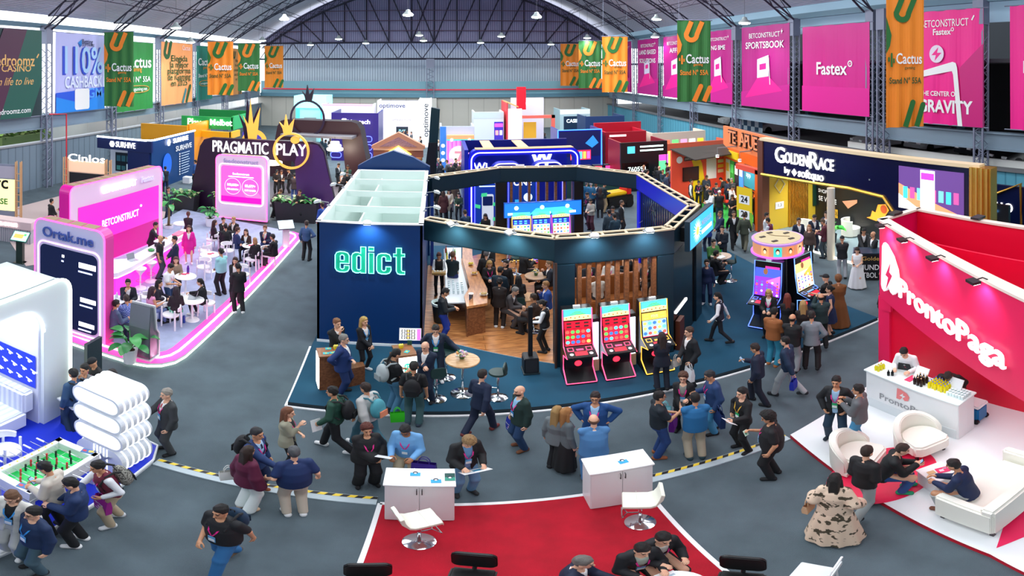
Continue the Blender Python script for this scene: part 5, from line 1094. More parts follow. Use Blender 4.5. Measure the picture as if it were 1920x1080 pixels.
# ---- round game island
kx,ky = 9.45,12.75
t = thing('game_island','round gaming island with a picture ring on top on the teal platform','gaming island',(kx,ky,.12)); b = MB().lathe([(.3,.12),(.28,2.3),(.25,2.4)],(kx,ky,0),BLACK,20); b.build('core',t)
b = MB().lathe([(.74,2.28),(.8,2.3),(.8,2.34)],(kx,ky,0),em('c85ae0',.9),40); b.build('lower_ring',t,smooth=.6); b = MB().lathe([(.74,2.34),(.741,2.68)],(kx,ky,0),em('b07858',.8),48)
b.build('picture_ring',t,smooth=.6); pic = MB()
for k in range(10):
    a = -2.7+k*.5; F = Fr((kx+.745*math.cos(a)-.12*(-math.sin(a)),ky+.745*math.sin(a)-.12*math.cos(a),2.36),(-math.sin(a),math.cos(a)))
    pic.rect(F,0,0,.24,.3,em(('d8935a','37b8b0','c8784a','e0a878')[k % 4],.8),.012).disc(F,.12,.17,.06,em('3a2820',.7),.018,14,.09).disc(F,.12,.14,.045,em('f0c8a0',.9),.022,14,.06)
pic.build('ring_pictures',t)
b = MB().lathe([(.76,2.68),(.78,2.74),(.7,2.75)],(kx,ky,0),mt('b98ae0',.3,0,.3),40); b.build('upper_ring',t,smooth=.5); MB().lathe([(.7,2.74),(.7,2.76)],(kx,ky,0),mt('cdbb92',.6),40).build('roof_disc',t)
b = MB()
for a in (.3,1.5,2.6,3.9,5.2): b.box(kx+.45*math.cos(a)-.09,kx+.45*math.cos(a)+.09,ky+.45*math.sin(a)-.05,ky+.45*math.sin(a)+.05,2.76,2.78,mt('3b2f28',.5))
b.tube([(kx+.3,ky-.2,2.77),(kx,ky+.1,2.77),(kx-.1,ky+.3,2.78)],.01,mt('8d6f4a',.5),5).build('cable_hatch',t)
for i,(dx,dy,rz,th,hue,l) in enumerate(((-.72,-.5,-1.0,('7a2fd8','3a4fd8','e060c0','f0a040'),'5a7aff','curved gaming cabinet with a violet screen on the round island'),(.48,-.66,.25,('f0d8a8','f2c070','e8a040','58a8d8'),'6a9aff','curved gaming cabinet with a yellow pyramid screen on the round island'),(.6,.6,2.4,('7a2fd8','3a4fd8','e060c0','f0a040'),'5a7aff','gaming cabinet turned away on the far side of the round island'))):
    t = slot_machine('slot_machine',l,hue,th,'gaming cabinets of the round island',.82,2.1,True); t.location = (kx+dx,ky+dy,.12); t.rotation_euler.z = rz

# ================================================================== red lounge booth on a white floor
PW = mt('eef2f4',.25); RD = mt('f0205c',.4); RDI = mt('ee0438',.4)
b = MB().prism([(5.88,7.55),(9.35,8.2),(10.6,8.4),(10.6,2.0),(5.05,2.55),(5.24,3.1),(5.5,5.0)],0,.1,PW,mt('c80a2a',.4)); b.build('platform',label='glossy white lounge floor with a red edge',cat='platform')
b = MB(); F = Fr((0,0,.104),(1,0)); F.V = Vector((0,1,0)); F.N = Vector((0,0,1))
c = at(1645,905,.1); c2 = at(1830,885,.1)
b.add([(c.x+.25+1.0*math.cos(a),c.y+.1+.72*math.sin(a),.104) for a in [2*PI*k/40 for k in range(40)]],[tuple(range(40))],mt('ee1f50',.35)); b.build('floor_decal',label='red round floor graphic under the lounge seats',cat='floor graphic')
b = MB(); pts = [at(1868,1028,.1),at(1900,925,.1),at(1925,965,.1),at(1925,1005,.1)]; b.add([(p.x,p.y,.104) for p in pts],[(0,1,2,3)],RD).build('floor_decal',label='red wedge floor graphic beside the big cream sofa at the right border',cat='floor graphic')
rb = thing('exhibition_booth','crimson open topped booth with a big white P emblem and lit lettering','booth',(9.5,6,.1))
A,B = Vector((9.22,8.45,0)),Vector((6.75,2.9,0)); L = (B-A).length; F = Fr((A.x,A.y,0),(B.x-A.x,B.y-A.y))
MB().slab(F,0,2.25,L,4.28,-.14,0,RD).build('fascia',rb)
MB().slab(F,-.03,4.28,L,4.33,-.22,.04,mt('f0dfd2',.5)).build('top_ledge',rb)
MB().box(9.3,9.36,2.0,8.2,.1,4.0,RDI).build('rear_panel',rb); MB().box(10.55,10.62,2.0,8.4,.1,4.28,RDI).box(9.25,10.6,8.38,8.45,2.2,4.28,mt('e4045a',.4)).build('back_wall',rb); MB().box(10.5,10.68,2.0,8.4,4.28,4.33,mt('f0dfd2',.5)).box(9.2,10.68,8.33,8.5,4.28,4.33,mt('f0dfd2',.5)).build('back_ledge',rb)
MB().obox((9.28,8.32,1.18),(.1,.34,2.16),RZ(0),RD).build('post',rb); MB().obox((9.2,8.2,2.1),(.08,.3,.3),RZ(0),RD).build('post_cap',rb)
# emblem: D shape with a lightning cut
def halo(b,F,pts,w,m): b.pslab(F,pts,w,w+.05,m)
em_pts = [(.38,2.66),(.34,2.75),(.4,3.78),(.48,3.88),(.62,3.86),(.95,3.68),(1.16,3.42),(1.24,3.12),(1.16,2.86),(.98,2.72),(.84,2.74),(.74,2.84),(.62,2.7),(.5,2.62)]
b = MB(); b.pslab(F,em_pts,.05,.11,em('e6f0f2',.35)); b.build('emblem',rb)
MB().poly(F,[(.86,3.5),(.6,3.1),(.74,3.08),(.62,2.72),(.95,3.2),(.8,3.24)],RD,.115).build('lightning_mark',rb)
vs,fs = text_mesh('ProntoPaga',1.0,.05,.012,'LEFT',0,1.0); x0 = min(v[0] for v in vs); x1 = max(v[0] for v in vs)
U0,U1 = 1.22,4.95; kx_ = (U1-U0)/(x1-x0); b = MB(); b.add([F.P(U0+(v[0]-x0)*kx_,2.98+v[1]*.66,.07+v[2]) for v in vs],fs,em('eef4f8',.45)); b.build('lettering',rb)
for i,u in enumerate((.62,1.75,3.0,4.35)):
    p = F.P(u,4.33,-.02); l = bpy.data.lights.new('wash_light','SPOT'); t = thing('wash_light','flat black floodlight on the ledge of the crimson booth, %s' % ('above the P emblem','second from the emblem','third from the emblem','last one towards the right border')[i],'floodlight',p,'floodlights on the crimson ledge'); ORG[t.name] = Vector(); N = F.N
    MB().tube([(0,0,0),N*.1+Vector((0,0,.06)),N*.22+Vector((0,0,.05))],.012,BLACK,6).build('bracket',t); R = Matrix((F.U,N,Vector((0,0,1)))).transposed(); MB().obox(N*.28+Vector((0,0,.03)),(.22,.16,.05),R,mt('2b2226',.4)).build('lamp_head',t); MB().obox(N*.27+Vector((0,0,0)),(.19,.13,.012),R,em('fff2ee',9)).build('lens',t)
    l.energy = 48; l.spot_size = 2.0; l.spot_blend = .9; l.shadow_soft_size = .08; l.color = (1,.93,.93); o = bpy.data.objects.new('wash_beam',l); COL.objects.link(o); o.parent = t; o.location = N*.27+Vector((0,0,-.02)); o.rotation_euler = Vector((0,0,-1)).rotation_difference(-N*.45+Vector((0,0,-1))).to_euler()
for u,y in ((9.75,8.42),(10.6,6.6),(10.6,5.2)):
    t = thing('wash_light','flat black floodlight on the rear ledge of the crimson booth, %s' % ('at its far corner','halfway along','near the right border')[int(y < 8)+int(y < 6)],'floodlight',(u,y,4.33),'floodlights on the crimson ledge'); ORG[t.name] = Vector(); MB().box(-.16,.16,-.11,.11,.02,.07,mt('2a3234',.4)).build('lamp_head',t); MB().box(-.05,.05,-.05,.05,0,.03,GREY).build('bracket',t)
MB().tube([(9.28,7.0,3.0),(9.28,2.5,2.6)],.03,em('ffe6f4',6),6).build('light_tube',rb)
bar = thing('bar_counter','white bar counter with a red P emblem and name on its front','bar',(8,6.4,.1)); MB().box(7.78,8.3,5.25,7.5,.1,1.08,OFF).build('body',bar,bevel=.01); MB().box(7.74,8.34,5.22,7.53,1.08,1.12,mt('e6f3f2',.15)).build('bar_top',bar,bevel=.008); MB().box(7.77,7.785,5.3,7.5,.1,.35,mt('dfe6ea',.4)).build('kick_panel',bar)
F = Fr((7.775,7.5,.1),(0,-1)); b = MB().poly(F,[(.82+.34*x,.56+.3*y) for x,y in ((0,0),(.05,1),(.3,1),(.75,.85),(.95,.55),(.85,.15),(.6,.05),(.45,.25),(.25,.0))],mt('f08080',.4),.006).poly(F,[(1.0,.78),(.9,.68),(.98,.67),(.93,.58),(1.05,.71),(.98,.72)],OFF,.01).text(F,'ProntoPaga',1.0,.42,.24,mt('8d9095',.4),.006,bold=.004,width=1.25); b.build('printed_emblem',bar)
def bottle(x,y,z,c,cap,label,group,h=.22): t = thing('bottle',label,'bottle',(x,y,z),group); ORG[t.name] = Vector(); MB().lathe([(.03,0),(.032,h*.6),(.012,h*.8),(.012,h*.93)],(0,0,0),mt(c,.2),10).build('body',t,smooth=.6); MB().lathe([(.014,h*.93),(.014,h)],(0,0,0),mt(cap,.4),8).build('cap',t)
for i in range(24): bottle(8.0+.075*(i % 4)-.02*(i//4 % 2),5.7+.07*(i//4),1.12,'e8d81e','4a5ac8','yellow bottle with a blue cap in the block on the white bar','yellow bottles on the white bar',.19)
for i in range(9): bottle(7.93+.09*(i % 3),6.2+.08*(i//3),1.12,'2a1614','d8b88a','dark bottle beside the block of yellow bottles on the white bar','dark bottles on the white bar',.22)
for i in range(24): MB().lathe([(.026,0),(.03,.09)],(7.95+.08*(i % 4),5.28+.065*(i//4),1.12),mt('dfeeee',.1),8).build('drinking_glass',smooth=.6,label='clear glass in the cluster on the near end of the white bar',cat='glass',group='glasses on the white bar')
for i in range(6): bottle(7.88+.08*(i % 3),7.25+.07*(i//3),1.12,'e4dc2a','d8d8d0','yellow canister at the far end of the white bar','yellow canisters at the far end of the white bar',.16)
for i in range(2): bottle(7.88+.05*i,6.98-.06*i,1.12,'0f1a1c','20282a','small black sauce bottle on the white bar by the barman','black bottles by the barman',.15)
o = MB().box(-.12,.12,-.07,.07,0,.015,mt('e83a6a',.5)).build('napkin_stack',origin=(0,0,0),label='pink paper napkins on the white bar',cat='napkins'); o.location = (8.05,6.55,1.12)
for y,l in ((6.4,'white ice bin lid tilted up behind the pink napkins'),(5.6,'white ice bin lid tilted up beside the yellow bottles')): o = MB().obox((0,0,.14),(.02,.3,.3),RY(.5),OFF).box(-.1,.1,-.15,.15,0,.03,OFF).build('bin_lid',origin=(0,0,0),label=l,cat='lid'); o.location = (8.2,y,1.12)
p = at(1822,790,.1); t = thing('cool_box','blue and white wheeled cool box with a black pull handle beside the bar','cool box',(8.62,5.5,.1)); ORG[t.name] = Vector(); MB().box(-.17,.17,-.24,.24,.04,.42,mt('1478b4',.4)).build('body',t,bevel=.03); MB().box(-.19,.19,-.26,.26,.42,.5,mt('eef2f4',.4)).build('lid',t,bevel=.03); MB().tube([(-.1,.2,.4),(-.1,.22,.95),(.1,.22,.95),(.1,.2,.4)],.014,BLACK,6).build('pull_handle',t)
for sx in (-.17,.17): MB().tube([(sx-.03,-.2,.06),(sx+.03,-.2,.06)],.06,BLACK,14).build('wheel',t)
CRM = mt('f0efe4',.45)
def tub_chair(x,y,rz,label,s=1.0):
    t = thing('armchair',label,'armchair',(x,y,.1),'cream tub chairs'); ORG[t.name] = Vector(); t.rotation_euler.z = rz; b = MB(); vs = []; n = 18; R0,R1 = .42*s,.33*s
    for i in range(n+1):
        a = PI*.02+(PI*1.0-.04*PI)*i/n+PI; zt = .42+.36*math.sin(PI*i/n)**.7
        vs += [(R0*math.cos(a),R0*math.sin(a)*1.05,.1),(R0*1.04*math.cos(a),R0*1.09*math.sin(a),zt),(R1*math.cos(a),R1*math.sin(a),zt-.01),(R1*math.cos(a),R1*math.sin(a),.1)]
    b.add(vs,[(i*4+k,i*4+(k+1) % 4,i*4+4+(k+1) % 4,i*4+4+k) for i in range(n) for k in range(4)]+[(0,1,2,3),(n*4+3,n*4+2,n*4+1,n*4)],CRM); b.build('shell',t,bevel=.02,seg=3,smooth=.9,fix=True)
    b = MB(); b.prism([(R1*1.02*math.cos(a),R1*1.02*math.sin(a)) for a in [PI+PI*k/14 for k in range(15)]]+[(R1*1.02,.24*s),(.24*s,.33*s),(-.24*s,.33*s),(-R1*1.02,.24*s)],.14,.42,CRM); b.build('seat_cushion',t,bevel=.04,seg=3,smooth=.9); MB().prism([(R0*math.cos(a),R0*math.sin(a)) for a in [PI+PI*k/12 for k in range(13)]],.04,.12,CRM).build('base',t)
    for sx,sy in ((-.25,.2),(.25,.2),(0,-.3)): MB().box(sx*s-.025,sx*s+.025,sy*s-.025,sy*s+.025,0,.1,BLACK).build('leg',t)
p = at(1722,825,.45); tub_chair(p.x+.1,p.y,2.9,'cream tub chair right in front of the white bar',1.12); p = at(1632,850,.45); tub_chair(p.x-.12,p.y+.12,-2.8,'cream tub chair behind the leaning man in the dark jacket',1.1)
sf = thing('sofa','large cream leather corner sofa at the right border','sofa',(5.9,3.9,.1)); p0 = at(1765,965,.3)
SO = Vector((6.48,3.68,.1)); ORG[sf.name] = Vector(); sf.location = SO; sf.rotation_euler.z = -.06
MB().box(-.74,.74,-.3,.42,.14,.42,CRM).build('seat_cushion',sf,bevel=.05,seg=3); MB().box(-.9,.9,-.5,-.28,.12,.74,CRM).build('backrest',sf,bevel=.04,seg=3)
for sx in (-.82,.82): MB().box(sx-.09,sx+.09,-.48,.44,.12,.64,CRM).build('arm',sf,bevel=.035,seg=3)
for sx in (-.8,.8):
    for sy in (-.42,.36): MB().box(sx-.03,sx+.03,sy-.03,sy+.03,0,.13,mt('3a3236',.4)).build('leg',sf)
p = at(1765,890,.45); t = thing('coffee_table','small white cube table with a pink leaflet between the two men','table',(p.x+.02,p.y+.08,.1)); ORG[t.name] = Vector(); t.rotation_euler.z = -.3; MB().box(-.22,.22,-.22,.22,0,.34,OFF).build('body',t,bevel=.008); MB().box(-.24,.24,-.24,.24,.34,.37,WHITE).build('tabletop',t,bevel=.006)
sheet((p.x+.1,p.y+.05,.48),'pink leaflet on the white cube table',-.5,0,.2,.15,'e8306a','f4d0d8'); sheet((p.x-.06,p.y+.14,.48),'tan notebook on the white cube table',-.4,0,.12,.09,'d8b080',name='notebook')
# ================================================================== pink and lilac booth
LIL = mt('cfd0f2',.4); MAG = mt('ea1fb0',.35); MAG2 = mt('e0129c',.35); PKL = em('ff5fae',1.8); WL = em('fff0fa',5)
FB = mt('a3adcb',.8,noise=(3,.12)); pf = [(-12.9,10.75),(-6.9,10.75),(-6.55,10.82),(-6.25,11.0),(-6.05,11.3),(-5.98,11.7),(-6.02,23.0),(-6.2,23.5),(-6.6,23.75),(-13.2,25.6)]
b = MB().prism(pf,0,.13,FB,mt('e6e9f0',.4)); t = b.build('platform',label='blue grey floor with pink lit border under the pink and lilac booth',cat='platform')
e = MB(); pl = [Vector((x,y,.136)) for x,y in pf[1:9]]; inn = [Vector((-6.95,11.35,.136)),Vector((-6.75,11.4,.136)),Vector((-6.6,11.5,.136)),Vector((-6.5,11.65,.136)),Vector((-6.45,11.9,.136)),Vector((-6.48,22.9,.136)),Vector((-6.55,23.1,.136)),Vector((-6.75,23.25,.136))]
pl = [Vector((-9.5,10.75,.136))]+pl; inn = [Vector((-9.5,11.35,.136))]+inn
e.add(pl+inn,[(i,i+1,9+i+1,9+i) for i in range(8)],em('ff4aa6',.55)); e.build('pink_border',t)
mid = [(p+q)/2 for p,q in zip(pl,inn)]; MB().tube(mid,.035,em('ffd6ee',4),6).build('light_tube',t); MB().tube([p+Vector((0,0,-.09)) for p in pl],.025,em('f4ffe8',3),6).build('light_tube',t)
def lit_panel(name,label,o,u,W,H,D,face,art,side=MAG,r=.28,cat='display wall',base=.133,tube='ff3f9c'):
    t = thing(name,label,cat,(o[0],o[1],base)); F = Fr((o[0],o[1],base),u); pts = rrect(0,0,W,H,r,6,(0,0,1,1))
    MB().pslab(F,pts,-D,0,face,side).build('panel_body',t)
    f = MB()
    for k in range(max(2,int(W/.5))): u0 = .3+k*(W-.6)/max(2,int(W/.5)); f.slab(F,u0,H,u0+(W-.6)/max(2,int(W/.5))-.06,H+.012,-D+.05,-.05,mt('a08a6c',.6))
    f.build('top_frame',t); b = MB(); art(b,F,W,H); b.build('printed_front',t)
    MB().tube([F.P(u_,v_,.0) for u_,v_ in pts],.022,em(tube,3),6,True).build('light_tube',t); return t,F
def art_ortak(b,F,W,H):
    b.poly(F,rrect(.22,.25,W-.22,H-.75,.18),mt('17204a',.2,0,.12),.01); b.line(F,rrect(.14,.15,W-.14,H-.66,.22),.02,em('ffb0d8',2),.01,True)
    b.text(F,'Ortak.me',W/2,H-.36,.42,mt('4a62b0',.4),.02,.04,.012,width=W*.72)
    for u,v,ww,hh in ((W*.42,H-1.02,.08,.08),(W*.66,H-1.2,.55,.16),(W*.42,1.35,.32,.16),(W*.68,1.25,.5,.14),(W*.66,.45,.5,.14)): b.rect(F,u,v,min(u+ww,W-.26),v+hh,em('f4f6ff',2),.02); b.rect(F,u-.02,v-.14,min(u+ww*.8,W-.26),v-.09,em('c8d4ff',1),.02)
lit_panel('display_stand','lilac rounded wall with a big dark screen beside the potted plant',(-10.35,11.0),(1,.02),2.4,3.5,.42,LIL,art_ortak,mt('e84aa8',.4))
def art_bet(b,F,W,H):
    b.rect(F,.42,.0,W-.25,H-.85,MAG2,.01); b.rect(F,.42,1.05,W-.25,H-.85,mt('ef2cb4',.4,0,.5),.014); b.text(F,'BETCONSTRUCT',W*.5,H*.48,.42,em('ffffff',1.2),.03,0,.012,width=W*.4); b.disc(F,W*.73,H*.56,.05,em('ffffff',4),.03)
    b.text(F,'BETCONSTRUCT',W*.48,H-.42,.36,em('ffffff',1.1),.06,.04,.0,width=W*.36); b.text(F,'Fastex',W*.8,H-.4,.34,em('b7b2d0',.5),.05,.04,.02)
lit_panel('display_stand','huge lilac framed magenta wall behind the reception counter',(-12.15,14.75),(.09,1),5.75,3.45,.55,mt('f0d6ee',.4),art_bet,MAG2)
def art_feed(b,F,W,H):
    b.poly(F,rrect(.3,.9,W-.3,H-.55,.15),mt('f45ab8',.3,0,.55),.01); b.rect(F,.3,.9,W-.3,1.2,mt('f000a8',.3,0,.6),.014); b.poly(F,[(W-.3,.95),(W-.3,1.3),(W*.7,1.9),(W*.5,1.6),(W*.6,1.2)],mt('f77cc4',.3,0,.4),.012); b.line(F,rrect(.2,.78,W-.2,H-.45,.2),.02,em('ffd0ee',2.5),.01,True)
    b.text(F,'feedconstruct',W/2,H-.3,.34,em('8f86a8',.4),.03,.04,.012,width=W*.68); b.text(F,'feedconstruct',W/2,H-.95,.16,em('ffffff',1.5),.02,0,.02); b.rect(F,.7,H-1.12,W-.7,H-1.07,em('ffffff',1.2),.02)
    for u,t1,t2 in ((W*.34,'160,000+','PER MONTH'),(W*.68,'85,677+','LIVE GAMES')): b.ring(F,u,H*.52,.42,.015,em('ffd8f0',1.5),.02); b.text(F,t1,u,H*.54,.17,em('ffffff',2),.022,0,.03); b.text(F,t2,u,H*.47,.11,em('ffffff',2),.022,0,.03)
lit_panel('display_stand','rounded pink screen wall with two white circles at the back of the pink booth',(-11.0,24.95),(1,.0),2.75,3.35,.45,mt('f2d8ee',.4),art_feed,LIL)
for x,y,z,e,c in ((-9.2,17,4.4,160,(1,.35,.8)),(-8.5,22,4.4,140,(1,.35,.8))): pass
t = thing('reception_counter','white topped reception counter with a glowing magenta front','counter',(-10.4,16.5,.13))
cp = [(-9.75,19.4),(-9.6,18.5),(-9.45,14.6),(-9.5,13.9),(-9.8,13.55),(-10.3,13.5),(-10.7,13.6),(-10.75,14.5),(-10.05,15.2),(-10.05,19.4)]
MB().prism(cp,.98,1.14,mt('f6f0f6',.3)).build('countertop',t); ci = [(-9.86,19.3),(-9.72,18.4),(-9.6,14.6),(-9.65,14.0),(-9.9,13.7),(-10.3,13.65),(-10.6,13.75),(-10.65,14.5),(-10.02,15.2),(-10.02,19.3)]
MB().prism(ci,.13,.98,mt('f02cb0',.3,0,.8)).build('front_panel',t); MB().tube([Vector((x,y,.96)) for x,y in cp[:7]],.02,em('ff8fd0',3),6).build('light_tube',t)
def laptop(p,rz,label):
    t = thing('laptop',label,'laptop',p); ORG[t.name] = Vector(); t.rotation_euler.z = rz; MB().box(-.16,.16,-.11,.11,0,.015,mt('b8bcc4',.3,.5)).build('keyboard_base',t); MB().obox((0,.15,.11),(.32,.012,.22),RX(-.3),mt('b8bcc4',.3,.5)).build('lid',t)
laptop((-9.75,15.2,1.14),1.2,'open silver laptop on the white reception counter'); laptop((-10.2,13.85,1.14),1.6,'thin silver laptop at the near end of the reception counter')
o = MB().lathe([(.1,0),(.13,.05),(.05,.09)],(0,0,0),mt('2f9a4a',.5),12).build('snack_bowl',origin=(0,0,0),label='green bowl on the reception counter beside the printer',cat='bowl'); o.location = (-9.75,16.4,1.14)
t = thing('printer','dark printer with white paper on the reception counter','printer',(-9.75,17.0,1.14)); ORG[t.name] = Vector(); MB().box(-.14,.14,-.16,.16,0,.2,mt('20242c',.4)).build('body',t,bevel=.02); MB().box(-.15,.15,-.18,.1,.2,.25,WHITE).build('paper_tray',t)
o = MB().box(-.15,.15,-.3,.3,0,.05,mt('e87a9a',.5)).build('gift_tray',origin=(0,0,0),label='pink tray of sweets at the far end of the reception counter',cat='tray'); o.location = (-9.85,18.7,1.14)
def white_chair(loc,rz,label,tint='f2eef4'):
    t = thing('chair',label,'chair',loc,'white round backed chairs of the pink booth'); ORG[t.name] = Vector(); t.rotation_euler.z = rz; m = mt(tint,.35)
    MB().lathe([(.2,.41),(.24,.44),(.23,.48),(.1,.49)],(0,0,0),m,20).build('seat',t,smooth=.7); b = MB(); vs = []; n = 14
    for i in range(n+1):
        a = PI*1.0+PI*i/n; k = math.sin(PI*i/n); vs += [(.29*math.cos(a),.29*math.sin(a),.62-.02*k),(.3*math.cos(a),.3*math.sin(a),.74+.03*k),(.26*math.cos(a),.26*math.sin(a),.74+.03*k),(.25*math.cos(a),.25*math.sin(a),.62-.02*k)]
    b.add(vs,[(i*4+k,i*4+(k+1) % 4,i*4+4+(k+1) % 4,i*4+4+k) for i in range(n) for k in range(4)]+[(0,1,2,3),(n*4+3,n*4+2,n*4+1,n*4)],m); b.build('backrest',t,smooth=.8)
    for sx,sy,zt in ((-.24,.1,.68),(.24,.1,.68),(-.2,-.2,.68),(.2,-.2,.68)): MB().tube([(sx*1.05,sy*1.05,0),(sx,sy,zt)],.026,m,8).build('leg',t)
    return t
def white_table(loc,label,r=.36,h=.72):
    t = thing('round_table',label,'table',loc,'white round tables of the pink booth'); ORG[t.name] = Vector(); MB().lathe([(r-.01,h-.03),(r,h-.01),(r-.01,h)],(0,0,0),WHITE,32).build('tabletop',t,smooth=.5); MB().lathe([(.22,0),(.21,.02),(.04,.05),(.03,h-.03)],(0,0,0),WHITE,20).build('pedestal',t,smooth=.6)
    return t
proto = None; ZP = .13
CH = [(397,449,2.4,'behind the seated woman with brown hair at the rear table'),(423,453,2.9,'under the dark haired man at the rear table'),(381,501,2.6,'empty, glowing pink beneath, before the empty table with pink cards'),(471,486,3.0,'under the blond woman with her back turned'),(502,478,-2.6,'under the man in black at the right rear table'),(276,556,1.6,'left of the long haired women'),(292,577,2.2,'behind the woman in the pink top'),
      (320,590,2.9,'with a white jacket over its back, nearest the pink border'),(389,568,-1.6,'under the woman with the laptop'),(252,560,-.6,'under the man in the dark blazer by the lilac wall'),(428,470,-1.8,'empty, right of the empty table with pink cards'),(383,470,1.7,'empty, left of the empty table with pink cards'),(455,515,-2.0,'behind the woman in white near the pink border')]
for px,py,rz,l in CH:
    p = at(px,py,ZP+.45); p.z = ZP+.005
    if proto is None: proto = white_chair(p,rz,'white round backed chair '+l)
    else: dup(proto,p,rz,'white round backed chair '+l)
for px,py,l in ((393,476,'empty but for pink cards'),(471,459,'between the four people at the right rear'),(348,517,'with a purple bottle beside the man in the white shirt'),(360,561,'with an open laptop in front of the long haired women'),(213,561,'crowded with bottles beside the lilac wall'),(433,434,'at the foot of the pink screen wall'),(340,418,'behind the woman in the magenta jacket')):
    p = at(px,py,ZP+.73); p.z = ZP; white_table(p,'white round table '+l)
p = at(360,557,.87); laptop((p.x,p.y,.86),-1.2,'open laptop on the round table before the long haired women')
for px,py,l in ((393,476,'the empty round table'),(345,514,'the table with the purple bottle'),(470,460,'the right rear table')):
    p = at(px,py,.86); o = MB().obox((0,0,0),(.16,.1,.004),RZ(.3),mt('e8205a',.4)).obox((.08,.12,.001),(.12,.08,.004),RZ(-.4),mt('f0407a',.4)).build('card_stack',origin=(0,0,0),label='pink cards lying on '+l,cat='cards'); o.location = (p.x,p.y,.866)
p = at(347,510,.86); MB().lathe([(.04,0),(.045,.18),(.03,.22),(.03,.27)],(p.x+.12,p.y-.02,.86),mt('5a1f9a',.25),14).build('drink_bottle',smooth=.6,label='tall purple bottle on the round table by the man in white',cat='bottle')
p = at(345,605,.13); MB().lathe([(.04,0),(.042,.2),(.03,.25)],(p.x,p.y,.135),mt('1f3f9a',.3),12).build('drink_bottle',smooth=.6,label='blue bottle standing on the floor by the chair with the white jacket',cat='bottle')
for i,(dx,dy) in enumerate(((-.1,.05),(.05,.1),(.12,-.08),(-.05,-.12))): p = at(213,559,.86); MB().lathe([(.025,0),(.027,.12),(.012,.16),(.012,.19)],(p.x+dx,p.y+dy,.86),mt('d8e8ee',.15),8).build('water_bottle',smooth=.6,label='small water bottle on the crowded table beside the lilac wall',cat='bottle',group='water bottles on the crowded table')
for px,py,l in ((263,512,'nearer'),(283,500,'farther')):
    p = at(px,py-6,.85); t = thing('bar_stool','white funnel bar stool at the magenta counter, the %s of the two to the camera' % l,'stool',(p.x,p.y,ZP)); ORG[t.name] = Vector(); MB().lathe([(.22,0),(.21,.02),(.03,.06),(.03,.5),(.08,.6),(.2,.74),(.22,.78),(.18,.77),(.05,.7)],(0,0,0),WHITE,24).build('seat',t,smooth=.8); MB().tube([(.14*math.cos(a),.14*math.sin(a),.3) for a in [i*PI/5 for i in range(10)]],.01,mt('f070b0',.3),5,True).build('footrest',t)
t = thing('kiosk','grey steel kiosk seen from behind near the potted plant','kiosk',at(268,668,.13)); ORG[t.name] = Vector(); t.location.z = ZP; t.rotation_euler.z = .0; m = mt('7f858c',.3,.6)
MB().ext([(-.3,-.18,.05),(-.3,.22,.05),(-.3,.22,.75),(-.3,.1,.9),(-.3,.02,1.62),(-.3,-.1,1.66),(-.3,-.18,1.0)],(.6,0,0),m).build('cabinet',t,bevel=.02); MB().ext([(-.33,-.2,0),(-.33,.26,0),(-.33,.26,.76),(-.33,.14,.92),(-.33,.06,1.66),(-.33,.02,1.66),(-.33,.1,.9),(-.33,.22,.74),(-.33,.22,.05),(-.33,-.2,.05)],(.66,0,0),mt('dfe4ea',.3)).build('white_rim',t); MB().box(-.05,-.03,-.2,-.175,.5,.75,BLACK).build('lock',t); MB().box(-.2,.2,.2,.32,.76,.8,WHITE).build('shelf',t)
def tablet_stand(loc,rz,label,top='cfe0ea',post='f0f2f4',frame='22343f'):
    t = thing('tablet_stand',label,'stand',loc); ORG[t.name] = Vector(); t.rotation_euler.z = rz; MB().box(-.14,.14,-.1,.1,0,1.05,mt(post,.3)).box(-.22,.22,-.18,.18,0,.02,mt(post,.3)).build('post',t); F = Fr((-.36,-.22,1.0),(1,0),-.95); MB().slab(F,0,0,.72,.52,-.04,0,mt(frame,.4)).build('tablet',t); b = MB().rect(F,.03,.03,.69,.49,em(top,.9),.004)
    if top != 'cfe0ea': b.rect(F,.1,.15,.5,.36,em('f0a050',.9),.006).rect(F,.5,.3,.6,.4,em('50b060',.9),.006)
    b.build('screen',t)
p = at(536,462,.13); tablet_stand((p.x,p.y,.0),.5,'white tablet stand with a tilted screen at the corner of the pink booth')
p = at(38,492,0); tablet_stand((p.x,p.y,0),.3,'dark tablet stand with a mint screen left of the lilac wall','a8e8dc','26352f','2f6a5a')
def leaf(b,base,d,L,W,m,droop=.5,n=6):
    base,d = Vector(base),Vector(d).normalized(); s = d.cross(Vector((0,0,1))); s = s.normalized() if s.length > .05 else Vector((1,0,0)); vs = []; p = base.copy(); u = d.copy(); up = s.cross(d)
    for i in range(n+1):
        q = i/n; w_ = W*math.sin(PI*min(q*.92+.06,1))**.7; vs += [p-s*w_+Vector((0,0,w_*.25)),p,p+s*w_+Vector((0,0,w_*.25))]; u = (u-Vector((0,0,droop/n))).normalized(); p = p+u*(L/n)
    b.add(vs,[(i*3+k,i*3+k+1,i*3+k+4,i*3+k+3) for i in range(n) for k in (0,1)],m)
